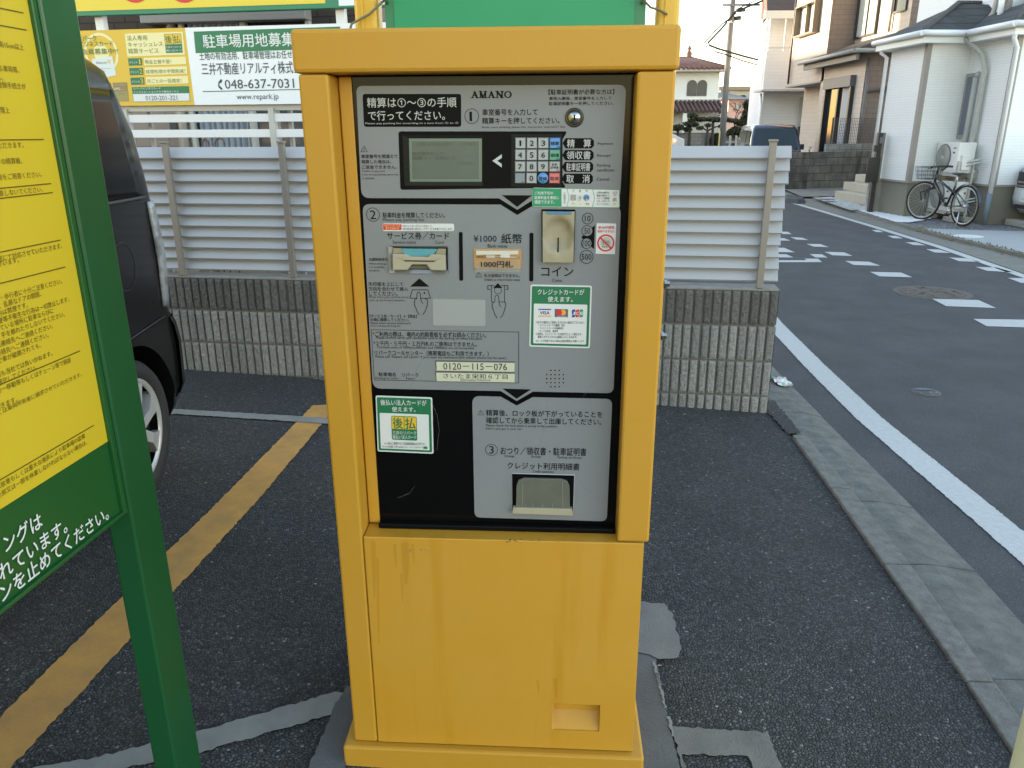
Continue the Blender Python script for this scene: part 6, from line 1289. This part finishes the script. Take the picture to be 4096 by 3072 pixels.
def window(face, q, fr=.06, deep=.08, mats=(DKF, GLS), name='window', bars=1, curtain=None):
    s0 = min(q[0][0], q[1][0]); s1 = max(q[0][0], q[1][0]); z0 = min(q[0][1], q[1][1]); z1 = max(q[0][1], q[1][1]); T_ = lambda s, d, z: face.at(s, z, d)
    m_ = MB(); m_.box((s0, .002, z0), (s0 + fr, deep, z1), 0, T=T_); m_.box((s1 - fr, .002, z0), (s1, deep, z1), 0, T=T_); m_.box((s0 + fr, .002, z0), (s1 - fr, deep, z0 + fr), 0, T=T_); m_.box((s0 + fr, .002, z1 - fr), (s1 - fr, deep, z1), 0, T=T_)
    for i in range(bars): sm = s0 + (s1 - s0) * (i + 1) / (bars + 1); m_.box((sm - fr * .4, .002, z0 + fr), (sm + fr * .4, deep * .7, z1 - fr), 0, T=T_)
    wo = m_.build(name, mats[0], bh); p_ = MB(); p_.box((s0 + fr, .004, z0 + fr), (s1 - fr, .02, z1 - fr), 0, T=T_); p_.build('pane', mats[1], wo); return wo, (s0, s1, z0, z1)
def midq(face, crop, l, t, r, b): # box on an upright face
    a = face.px(*crop(l, (t + b) / 2))[0]; c_ = face.px(*crop(r, (t + b) / 2))[0]; m = (l + r) / 2; return ((a, face.px(*crop(m, b))[1]), (c_, face.px(*crop(m, t))[1]))
q = midq(FBH, c21, 418, 815, 690, 1560); wo, (s0, s1, z0, z1) = window(FBH, ((q[0][0], .55), (q[1][0], q[1][1])), .10, .12)
sbx = MB(); sbx.box((s0 - .02, .002, z1 - .28), (s1 + .02, .17, z1 + .02), 0, T=lambda s, d, z: FBH.at(s, z, d)); sbx.build('shutter_case', M('case_grey', (.10, .10, .115), rough=.5), wo)
cu2 = MB(); cu2.box((s0 + (s1 - s0) * .12, .021, .65), (s0 + (s1 - s0) * .38, .026, z1 - .3), 0, T=lambda s, d, z: FBH.at(s, z, d)); cu2.build('curtain', M('curtain_pale', (.40, .40, .42), rough=.8), wo)
q = midq(FBH, c21, 165, 40, 365, 360); window(FBH, q, .05, .22, (M('frame_bronze', (.12, .09, .06), rough=.4), M('lit_glass', (.62, .60, .52), rough=.25, spec=.6)), 'bay_window', 1)
q = midq(FBR, c21, 775, -200, 985, 370); window(FBR, q, .05, .08, (DKF, M('lit_glass', (.62, .60, .52))), 'window', 1)
q = midq(FBR, c21, 1155, -160, 1285, 120); window(FBR, q, .05, .06, (DKF, GLS), 'window', 0)
for face, pts, r, mcol in ((FBH, [(135, -60), (135, 60), (62, 870)], .035, 'pipe_brown'), (FBR, [(505, -100), (480, 560)], .045, 'pipe_tan'), (FBR, [(1150, -80), (1105, 330)], .04, 'pipe_tan')):
    p = MB(); qs = [face.px(*c21(*pt)) for pt in pts]; sm = sum(q_[0] for q_ in qs) / len(qs); zt5, zb5 = qs[0][1], qs[-1][1]
    p.tube([face.at(sm, zt5, .07), face.at(sm, zb5, .07)], r, 8); p.build('downpipe', M(mcol, (.045, .035, .035) if 'brown' in mcol else (.38, .30, .23), rough=.5), bh)
p = MB(); p.tube([(10.75, 29.2, 2.95), (10.75, 27.0, 2.6), (10.5, 26.9, 0)] if False else [(10.45, 26.28, 2.95), (10.45, 26.28, 2.7), (10.40, 26.28, 0)], .05, 8); p.build('downpipe', M('pipe_brown', (.045, .035, .035)), bh)
p = MB(); p.tube([(9.95, 22.93, 3.45), (9.95, 22.93, 0)], .045, 8); p.tube([(9.95, 22.93, 2.55), (11.4, 22.93, 2.72)], .04, 8); p.build('downpipe', M('pipe_taupe', (.15, .13, .125), rough=.5), bh)
bal = MB(); bal.box((11.1, 22.45, 4.6), (15, 22.52, 4.66)); bal.box((11.1, 22.45, 5.05), (15, 22.52, 5.12)); bal.build('balcony_rail', DKF, bh)

# ---- white house with balcony beyond
wb3 = thing('balcony_house', 'bright white three storey house with a solid balcony, left of the brick house', 'house', (11, 33, 0)); WS = M('pale_siding', (.82, .82, .82), rough=.8, brick=(.5, .12, .006, (.80, .80, .80), (.72, .72, .72)), bump=.25)
ext(MB(), [(9.9, 32.0), (16, 32.0), (16, 39), (11.4, 39)], -.05, 6.0).build('wall', WS, wb3)
ext(MB(), [(9.55, 31.0), (16, 31.0), (16, 31.12), (9.67, 31.12), (9.95, 32.3), (9.85, 32.3)], 3.0, 4.33).build('balcony_front', WS, wb3)
MB().box((9.5, 30.95, 2.93), (16, 32.0, 3.0)).build('balcony_slab', M('soffit_pale', (.5, .5, .49), rough=.6), wb3)
MB().box((9.6, 31.02, 4.42), (16, 31.08, 4.48)).build('balcony_rail', M('rail_pale', (.62, .62, .62), rough=.4), wb3)
for x in (9.7, 10.4, 11.2): MB().box((x - .03, 31.6, 3.1), (x + .03, 31.66, 5.7)).build('post', M('rail_pale', (.62, .62, .62)), wb3)
rr3 = MB(); rr3.prism([V3(9.5, 31.2, 5.75), V3(16.4, 31.2, 5.75), V3(16.4, 35, 8.2), V3(10.4, 35, 8.2)], [V3(9.5, 31.2, 5.6), V3(16.4, 31.2, 5.6), V3(16.4, 35, 8.0), V3(10.4, 35, 8.0)]); rr3.add([V3(9.5, 31.2, 5.75), V3(10.4, 35, 8.2), V3(11.6, 39, 5.75)], [(0, 1, 2)]); rr3.build('roof', M('roof_russet', (.115, .075, .062), rough=.85, brick=(.5, .25, .012, (.10, .066, .055), (.055, .04, .035)), bump=.4), wb3)
MB().box((9.4, 31.1, 5.45), (16.4, 31.2, 5.72)).build('fascia', FAS, wb3)
F31 = Face((9.9, 32.0), 0); q = midq(F31, c26, 1485, 1040, 1700, 1350); m_ = MB(); m_.box((q[0][0], .002, q[0][1]), (q[1][0] + .6, .05, q[1][1]), 0, T=lambda s, d, z: F31.at(s, z, d)); m_.build('shutter', M('shutter_white', (.56, .57, .56), rough=.5, brick=(5, .08, .012, (.54, .55, .54), (.4, .4, .4))), wb3)
m_ = MB(); m_.box((q[0][0] + .02, .002, .2), (q[1][0] + .6, .06, q[0][1] - .02), 0, T=lambda s, d, z: F31.at(s, z, d)); m_.build('dark_panel', M('panel_dark', (.09, .085, .085), rough=.6), wb3)
p = MB(); p.tube([(9.78, 31.95, 2.9), (9.84, 31.93, 2.4), (9.84, 31.93, 0)], .05, 8); p.build('downpipe', DPW, wb3)

# ---- blue-black van nose-on by the wall
van = thing('parked_van', 'dark blue kei van parked nose-on at the end of the old block wall', 'van', (7.85, 25, 0), R_(-8.7)); VB = M('van_blue', (.018, .024, .05), rough=.25, coat=.6)
vc = Vector((7.78, 23.5, 0)); va = Vector((.152, .988, 0)); vr = Vector((.988, -.152, 0))
vsec = [(0.25, 0, .70, 3.3), (.55, -.03, .735, 3.36), (.88, .0, .735, 3.38), (.98, .04, .73, 3.38), (1.30, .24, .69, 3.36), (1.56, .42, .635, 3.32), (1.66, .58, .58, 3.25), (1.70, .9, .48, 3.0)]
def vring(z, f, hw, l, gr=0):
    r = .10; pts = []
    for cx, cy, a0 in ((hw - r, l - r, 0), (-hw + r, l - r, 90), (-hw + r, f + r, 180), (hw - r, f + r, 270)):
        for j in range(6): a = R_(a0 + 18 * j); pts.append((cx + (r + gr) * math.cos(a), cy + (r + gr) * math.sin(a)))
    return [vc + vr * x + va * y + V3(0, 0, z) for x, y in pts]
vb = MB(); vrs = [vring(*s) for s in vsec]; k = 24
for r__ in vrs: vb.v += r__
for i in range(len(vrs) - 1):
    for j in range(k): vb.f.append([i * k + j, i * k + (j + 1) % k, (i + 1) * k + (j + 1) % k, (i + 1) * k + j]); vb.mi.append(0); vb.sm.append(True)
vb.f += [[7 * k + j for j in range(k)]]; vb.mi.append(0); vb.sm.append(True); vb.build('body', VB, van)
VG = M('van_glass', (.025, .040, .045), rough=.04, spec=.5, var=.5, vscale=2.2, col2=(.012, .016, .018))
def vq(pts, name, mat): m_ = MB(); m_.add([vc + vr * x + va * y + V3(0, 0, z) for x, y, z in pts], [tuple(range(len(pts)))]); o = m_.build(name, mat, van); s_ = o.modifiers.new('s', 'SOLIDIFY'); s_.thickness = .012; s_.offset = 0; return o
vq([(-.64, .035, 1.0), (.64, .035, 1.0), (.60, .215, 1.30), (.545, .405, 1.565), (-.545, .405, 1.565), (-.60, .215, 1.30)], 'windscreen', VG)
vq([(-.742, .32, 1.0), (-.742, 1.2, 1.0), (-.668, 1.2, 1.52), (-.674, .62, 1.50)], 'side_window', GLS); vq([(-.742, 1.3, 1.0), (-.742, 2.3, 1.0), (-.668, 2.3, 1.52), (-.668, 1.3, 1.52)], 'side_window', GLS); vq([(.742, .32, 1.0), (.742, 1.2, 1.0), (.668, 1.2, 1.52), (.674, .62, 1.50)], 'side_window', GLS)
for sx in (-1, 1):
    m_ = MB(); c_ = vc + vr * sx * .80 + va * .38 + V3(0, 0, 1.05); m_.hexa([c_ + vr * a + va * b + V3(0, 0, h) for h in (-.08, .08) for a, b in ((-.06, -.03), (.06, -.03), (.06, .03), (-.06, .03))]); m_.build('wing_mirror', VB, van, bevel=.02)
    m_ = MB(); c_ = vc + vr * sx * .52 + va * -.02 + V3(0, 0, .72); m_.lathe([(.11, 0), (.10, .03), (.0001, .04)], c_, -va, 20); m_.build('headlight', TL, van)
    for y in (.6, 2.75): m_ = MB(); m_.lathe([(.0001, -.07), (.25, -.07), (.26, 0), (.25, .07), (.0001, .07)], vc + vr * sx * .68 + va * y + V3(0, 0, .26), vr, 24); m_.build('wheel', TYRE, van)
for x in (-.3, .3): m_ = MB(); c_ = vc + vr * x + va * .9 + V3(0, 0, 1.1); m_.hexa([c_ + vr * a + va * b + V3(0, 0, h) for h in (-.3, .22) for a, b in ((-.2, -.06), (.2, -.06), (.2, .06), (-.2, .06))]); m_.build('seat', M('seat_dark', (.03, .035, .045), rough=.8), van, bevel=.04)

# ---- tiled-roof house, far houses
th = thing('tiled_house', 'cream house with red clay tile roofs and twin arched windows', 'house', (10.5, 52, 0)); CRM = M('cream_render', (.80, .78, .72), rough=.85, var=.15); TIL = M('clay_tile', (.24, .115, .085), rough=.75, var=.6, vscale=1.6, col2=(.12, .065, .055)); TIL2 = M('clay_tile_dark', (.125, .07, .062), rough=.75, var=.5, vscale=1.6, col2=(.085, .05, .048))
F5 = Face((6, 50), 0); X5 = lambda x, y: F5.px(*c26(x, y))[0] + 6; Z5 = lambda x, y: F5.px(*c26(x, y))[1]
xr_ = X5(632, 900); ze = Z5(400, 770); zm = Z5(400, 1085)
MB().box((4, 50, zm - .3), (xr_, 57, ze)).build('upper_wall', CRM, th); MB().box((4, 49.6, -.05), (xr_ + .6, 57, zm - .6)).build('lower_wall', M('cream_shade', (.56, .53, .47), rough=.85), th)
def tiles(name, mat, p0, p1, q1, q0, n):  # sheet of round tile rolls between eave p0-p1 and ridge q0-q1
    m_ = MB(); p0, p1, q0, q1 = map(Vector, (p0, p1, q0, q1)); m_.add([p0, p1, q1, q0], [(0, 1, 2, 3)])
    for i in range(n + 1): t = i / n; a = p0.lerp(p1, t); b = q0.lerp(q1, t); 
    for i in range(n + 1):
        t = i / n; m_.tube([p0.lerp(p1, t) + V3(0, 0, .03), q0.lerp(q1, t) + V3(0, 0, .03)], .10, 6)
    m_.build(name, mat, th)
xo = X5(715, 740); zp = Z5(400, 640); zd = ze + .12
tiles('roof', TIL, (4, 49.2, zd), (xo, 49.2, zd), (X5(415, 640), 52.5, zp + .3), (5.5, 52.5, zp + .3), 30)
tiles('roof', TIL, (xo, 49.2, zd), (xo, 58, zd), (X5(415, 640), 55, zp + .3), (X5(415, 640), 52.5, zp + .3), 30)
MB().box((4, 49.25, ze - .02), (xo - .05, 50.0, zd - .01)).build('eave', M('eave_cream', (.48, .42, .36), rough=.7), th)
tiles('lower_roof', TIL2, (4, 48.6, Z5(400, 1205)), (X5(630, 1205), 48.6, Z5(400, 1205)), (X5(620, 1090), 50.0, zm), (4, 50.0, zm), 34)
MB().box((4, 49.9, zm), (X5(625, 1085), 49.99, zm + .12)).build('ridge_band', M('ridge_pale', (.5, .42, .38), rough=.7), th)
for x in (252, 403): m_ = MB(); m_.lathe([(.0001, 0), (.22, 0), (.16, .25), (.2, .35), (.08, .55), (.14, .65), (.0001, .9)], (X5(x, 640), 52.5, zp + .2), (0, 0, 1), 12); m_.build('finial', TIL, th)
for l, r in ((292, 390), (402, 498)):
    x0, x1 = X5(l, 950), X5(r, 950); zb6 = Z5(400, 1022); zt6 = Z5(400, 858); rx = (x1 - x0) / 2; pts = [(x0, zb6), (x1, zb6)] + [((x0 + x1) / 2 + rx * math.cos(a), zt6 - rx + rx * math.sin(a)) for a in [math.pi * i / 14 for i in range(15)]]
    F0 = Face((0, 50), 0); m_ = MB(); pts2 = [((x0 + x1) / 2 + (x - (x0 + x1) / 2) * 1.07, zb6 + (z - zb6) * 1.05 - .03) for x, z in pts]; plate(m_, F0, pts2, .04, .038); wo = m_.build('arched_window', M('frame_olive', (.12, .10, .08), rough=.5), th); m_ = MB(); plate(m_, F0, pts, .045, .003); m_.build('pane', M('arch_glass', (.09, .088, .075), rough=.1, spec=.25, var=.6, vscale=1.2, col2=(.06, .06, .06)), wo)
for x in (215, 600): m_ = MB(); m_.box((X5(x, 1300) - .12, 48.7, -.05), (X5(x, 1300) + .12, 48.9, Z5(400, 1215))); m_.build('porch_post', CRM, th)
def far_house(name, label, x0, x1, y0, dep, zw, zr, mw, mr, hip=True):
    t = thing(name, label, 'house', ((x0 + x1) / 2, y0 + dep / 2, 0)); MB().box((x0, y0, -.05), (x1, y0 + dep, zw)).build('wall', mw, t); m_ = MB(); o_ = .5; ym = y0 + dep / 2; k_ = min((x1 - x0) * .35, dep * .5) if hip else 0
    m_.add([V3(x0 - o_, y0 - o_, zw), V3(x1 + o_, y0 - o_, zw), V3(x1 + o_, y0 + dep + o_, zw), V3(x0 - o_, y0 + dep + o_, zw), V3(x0 + k_, ym, zr), V3(x1 - k_, ym, zr)], [(0, 1, 5, 4), (1, 2, 5), (2, 3, 4, 5), (3, 0, 4), (3, 2, 1, 0)]); m_.build('roof', mr, t); return t
GRF = M('roof_grey', (.12, .12, .125), rough=.8)
F7 = Face((0, 62), 0); X7 = lambda x, y: F7.px(*c26(x, y))[0]; Z7 = lambda x, y: F7.px(*c26(x, y))[1]
ph = far_house('pink_house', 'pink walled house with a grey roof far behind the utility pole', X7(735, 1100), X7(915, 1100), 62, 6, Z7(850, 1065), Z7(850, 1010), M('pink_render', (.62, .36, .30), rough=.8), GRF)
m_ = MB(); m_.box((X7(808, 1130), 61.93, Z7(830, 1165)), (X7(868, 1130), 61.99, Z7(830, 1105))); m_.build('window', M('pane_grey', (.3, .3, .32), rough=.2), ph)
F8 = Face((0, 70), 0); X8 = lambda x, y: F8.px(*c26(x, y))[0]; Z8 = lambda x, y: F8.px(*c26(x, y))[1]
far_house('grey_roof_house', 'low house with a dark grey hip roof left of the utility pole foot', X8(640, 1050), X8(900, 1050), 70, 8, Z8(700, 1058), Z8(700, 960), M('plain_wall', (.4, .38, .34)), GRF)
far_house('grey_roof_house', 'small house with a brown grey roof right of the pink house', X8(880, 1050) + .5, X8(1030, 1050), 74, 8, Z8(940, 1075), Z8(940, 1000), M('plain_wall', (.4, .38, .34)), M('roof_taupe', (.14, .12, .11), rough=.8))
F9 = Face((0, 85), 0); ab = thing('apartment_block', 'long pale apartment block on the skyline beyond the grey roofs', 'building', (28, 88, 0)); xa, xb = F9.px(*c26(650, 980))[0], F9.px(*c26(1100, 980))[0]; za, zb7 = F9.px(*c26(850, 965))[1], 0
MB().box((xa, 85, zb7), (xb + 2, 93, za)).build('wall', M('pale_tan', (.50, .44, .36), rough=.85), ab); MB().box((xa - .3, 84.6, za), (xb + 2, 93.3, za + .35)).build('roof', M('roof_tan', (.30, .22, .16), rough=.8), ab)
for i in range(5): x = xa + 1.2 + i * (xb - xa) / 5; MB().box((x, 84.9, za - 1.6), (x + 1.4, 84.99, za - .5)).build('window', M('pane_grey', (.3, .3, .32)), ab)

# ---- utility pole and cables
up = thing('utility_pole', 'tall grey concrete utility pole with cable fittings beyond the fence', 'utility pole', (9.46, 36, 0)); PC = M('pole_concrete', (.22, .21, .20), rough=.9, var=.3, vscale=4, streak=(8, .3, .5, (.15, .14, .13)))
F6 = Face((9.46, 36), 0); P6 = lambda x, y, o=0: F6.at(*F6.px(*c26(x, y)), o)
m_ = MB(); m_.tube([(9.46, 36, -.05), (9.46, 36, 5), (9.46, 36, 11)], [.145, .125, .095], 16); m_.build('shaft', PC, up)
m_ = MB(); m_.box((9.0, 35.86, 6.55), (10.6, 35.92, 6.63)); m_.box((9.2, 35.86, 7.3), (10.8, 35.92, 7.38)); m_.build('crossarm', M('arm_steel', (.25, .25, .25), rough=.5, metal=.5), up)
for x, y, s_ in ((870, 110, .16), (825, 200, .15), (1195, 25, .14)):
    c_ = P6(x, y); m_ = MB(); m_.tube([c_ - V3(s_, 0, 0), c_ + V3(s_, 0, .03)], .09, 10); m_.build('splice_box', M('splice_black', (.04, .04, .042), rough=.6), up)
m_ = MB(); m_.tube([(9.30, 35.85, 0), (9.30, 35.85, 1.5)], .03, 8); m_.build('guard_sleeve', M('sleeve_yellow', (.55, .45, .12), rough=.5), up)
for z in (6.9, 5.9, 7.7): m_ = MB(); m_.lathe([(.135, 0), (.135, .09)], (9.46, 36, z), (0, 0, 1), 16); m_.build('band', STEEL, up)
CB = M('cable_black', (.025, .025, .027), rough=.6)
for pts, r, lab in (([(800, 130), (640, 320), (500, 465), (520, 490), (610, 525), (760, 570), (900, 610), (1060, 650)], .045, 'thick bundled cable bent at a drop point left of the utility pole'), ([(800, 150), (620, 290), (450, 480), (500, 510)], .030, 'thin cable running down left from the pole beside the thick bundle'), ([(570, 555), (700, 590), (860, 650), (1050, 705)], .030, 'lower thin cable crossing behind the utility pole'), ([(795, 130), (900, 90), (1050, 30), (1130, -10)], .045, 'thick cable running up right from the utility pole'), ([(800, 110), (930, 50), (1060, -10)], .024, 'thin upper cable running up right from the utility pole'), ([(1130, 10), (1180, 95), (1230, 60), (1270, 90)], .024, 'loose looped cable end in front of the russet roof'), ([(1160, 225), (1300, 180), (1470, 130)], .022, 'thin cable drooping across the front of the balcony house')):
    m_ = MB(); m_.tube([P6(x, y, .18) for x, y in pts], r, 6); o = m_.build('overhead_cable', CB, loc=tuple(P6(*pts[0], .18))); tag(o, lab, 'cable', 'overhead cables at the utility pole')

# ---- garden wall, shrubs, fence, white car far left
gw = MB(); F4 = Face((0, 44), 0); xg0, xg1 = F4.px(*c26(100, 1450))[0], F4.px(*c26(880, 1450))[0]; gw.box((xg0 - 3, 44, -.05), (xg1, 44.15, F4.px(*c26(500, 1420))[1] ));o = gw.build('garden_wall', M('garden_block', (.25, .245, .23), rough=.95, brick=(.4, .2, .01, (.24, .235, .22), (.12, .115, .11)), bump=.3), loc=(xg0, 44, 0)); tag(o, 'grey block garden wall in front of the tiled house', 'wall')
m_ = MB(); c_ = F4.px(*c26(602, 1505)); m_.lathe([(.0001, .02), (.38, .02), (.34, 0)], (c_[0], 43.97, c_[1]), (0, -1, 0), 24); o = m_.build('wall_opening', M('hole_black', (.012, .012, .012), rough=.9), loc=(c_[0], 43.97, c_[1])); tag(o, 'round dark opening in the grey garden wall', 'wall opening')
pf = thing('picket_fence', 'pale picket fence between the utility pole and the van', 'fence', (12, 43, 0)); xp = F4.px(*c26(720, 1480))[0]
for i in range(9): x = xp + i * .33; MB().box((x - .06, 43.4, 0), (x + .06, 43.44, F4.px(*c26(760, 1450))[1])).build('picket', M('picket_grey', (.34, .34, .33), rough=.7), pf)
MB().box((xp - .2, 43.45, .9), (xp + 2.9, 43.48, 1.0)).build('rail', M('picket_grey', (.34, .34, .33)), pf)
LF = [M('leaf_dark', (.022, .026, .013), rough=.7), M('leaf_mid', (.045, .052, .022), rough=.7), M('leaf_olive', (.07, .068, .03), rough=.7)]; BRK = M('bark_brown', (.065, .05, .04), rough=.95)
def foliage(mb, c, rad, n, leaf):
    c = Vector(c)
    for i in range(n):
        d = Vector((rnd.gauss(0, 1), rnd.gauss(0, 1), rnd.gauss(0, 1))); d.normalize(); r_2 = rnd.uniform(.45, 1.08); p = c + Vector((d.x * rad[0], d.y * rad[1], d.z * rad[2])) * r_2
        a = Vector((rnd.gauss(0, 1), rnd.gauss(0, 1), rnd.gauss(0, 1))).normalized(); b = a.orthogonal().normalized(); s_ = leaf * rnd.uniform(.6, 1.3); mb.add([p - a * s_, p + b * s_ * .5, p + a * s_, p - b * s_ * .5], [(0, 1, 2, 3)], rnd.choice([0, 0, 1, 1, 2]))
def plant(name, label, cat, clumps, trunk, leaf=.13, dens=240, face=F4, group=None):
    base = face.at(face.px(*c26(*trunk[0]))[0], 0, 0); t = thing(name, label, cat, tuple(base), 0, group)
    m_ = MB(); m_.tube([face.at(face.px(*c26(*trunk[0]))[0], 0, .2)] + [face.at(*face.px(*c26(*p)), .2) for p in trunk[1:]], [.11] + [.07] * (len(trunk) - 1), 8)
    for x, y, rx, ry in clumps: c_ = face.at(*face.px(*c26(x, y)), .2); k0 = face.at(*face.px(*c26(*trunk[-1])), .2); m_.tube([k0, k0.lerp(c_, .6) + V3(0, .1, .05), c_], [.05, .04, .02], 6)
    m_.build('trunk', BRK, t); f = MB()
    for x, y, rx, ry in clumps: c_ = face.at(*face.px(*c26(x, y)), .25); px1 = face.px(*c26(x + rx, y))[0] - face.px(*c26(x, y))[0]; pz = face.px(*c26(x, y - ry))[1] - face.px(*c26(x, y))[1]; foliage(f, c_, (px1, px1 * .7, pz), int(dens * max(1, rx / 40)), leaf)
    f.build('crown', LF, t); return t
plant('cloud_pine', 'cloud pruned pine with stepped pads in front of the arched windows house', 'tree', [(335, 1235, 55, 22), (300, 1325, 60, 20), (360, 1335, 40, 18), (285, 1385, 40, 25), (330, 1290, 35, 14)], [(305, 1500), (310, 1420), (325, 1300)], .10)
plant('pruned_hedge', 'flat topped clipped pine bough stretched along the garden wall', 'tree', [(430, 1278, 70, 20), (560, 1275, 90, 18), (690, 1285, 90, 16), (800, 1295, 70, 16), (860, 1320, 60, 25)], [(560, 1480), (555, 1400), (560, 1300)], .10)
plant('garden_shrub', 'low dark shrub at the left end of the garden wall next to the yellow machine', 'shrub', [(190, 1365, 60, 28), (140, 1370, 40, 22)], [(185, 1480), (185, 1400)], .10)
plant('garden_shrub', 'sparse dark bush at the foot of the utility pole', 'shrub', [(800, 1390, 60, 45), (740, 1420, 40, 40), (850, 1400, 50, 40)], [(800, 1500), (800, 1430)], .09, 120)
plant('garden_shrub', 'thin twiggy bush before the middle of the garden wall', 'shrub', [(420, 1370, 40, 22), (500, 1340, 40, 20), (640, 1350, 40, 20)], [(500, 1500), (500, 1400)], .08, 70)
plant('broad_tree', 'dark rounded evergreen tree left of the balcony house', 'tree', [(945, 1130, 55, 55), (935, 1220, 60, 60), (910, 1290, 60, 50), (965, 1260, 40, 70)], [(935, 1500), (935, 1350), (940, 1230)], .16, 330)
bt = thing('bare_tree', 'leafless branching tree in front of the pink house', 'tree', tuple(F4.at(F4.px(*c26(825, 1500))[0], 0)), 0); m_ = MB()
def twig(p, d, l, r, dep):
    e = p + d * l; m_.tube([p, e], [r, r * .65], 5, cap=False)
    if dep:
        for k_ in range(3): twig(e, (d + Vector((rnd.uniform(-1.2, 1.2), rnd.uniform(-.5, .5), rnd.uniform(-.5, .3)))).normalized(), l * .66, r * .6, dep - 1)
twig(F4.at(F4.px(*c26(825, 1500))[0], 0, .1), V3(0, 0, 1), 1.2, .08, 5); m_.build('branches', M('bark_dark', (.04, .03, .028), rough=.95), bt)
wc2 = thing('distant_car', 'white car with a glowing amber lamp just right of the yellow machine', 'car', (8.2, 40, 0)); F40 = Face((0, 40), 0); X40 = lambda x, y: F40.px(*c26(x, y))[0]; Z40 = lambda x, y: F40.px(*c26(x, y))[1]
pr = [(X40(10, 1500), .3), (X40(268, 1500), .3), (X40(262, 1490), Z40(262, 1490)), (X40(205, 1466), Z40(205, 1466)), (X40(150, 1436), Z40(150, 1436)), (X40(10, 1390), Z40(10, 1390))]
m_ = MB(); m_.prism([V3(x, 40, z) for x, z in pr], [V3(x, 41.6, z) for x, z in pr]); m_.build('body', WP, wc2, bevel=.02)
m_ = MB(); c_ = (X40(155, 1505), 39.97, Z40(155, 1505)); m_.lathe([(.05, 0), (.045, .015), (.0001, .02)], c_, (0, -1, 0), 14); m_.build('amber_lamp', M('amber_glow', (1.0, .5, .08), emit=1.5), wc2)
for x in (90, 240): m_ = MB(); m_.lathe([(.0001, -.08), (.3, -.08), (.3, .08), (.0001, .08)], (X40(x, 1530), 40.05, .3), (0, 1, 0), 20); m_.build('wheel', TYRE, wc2)
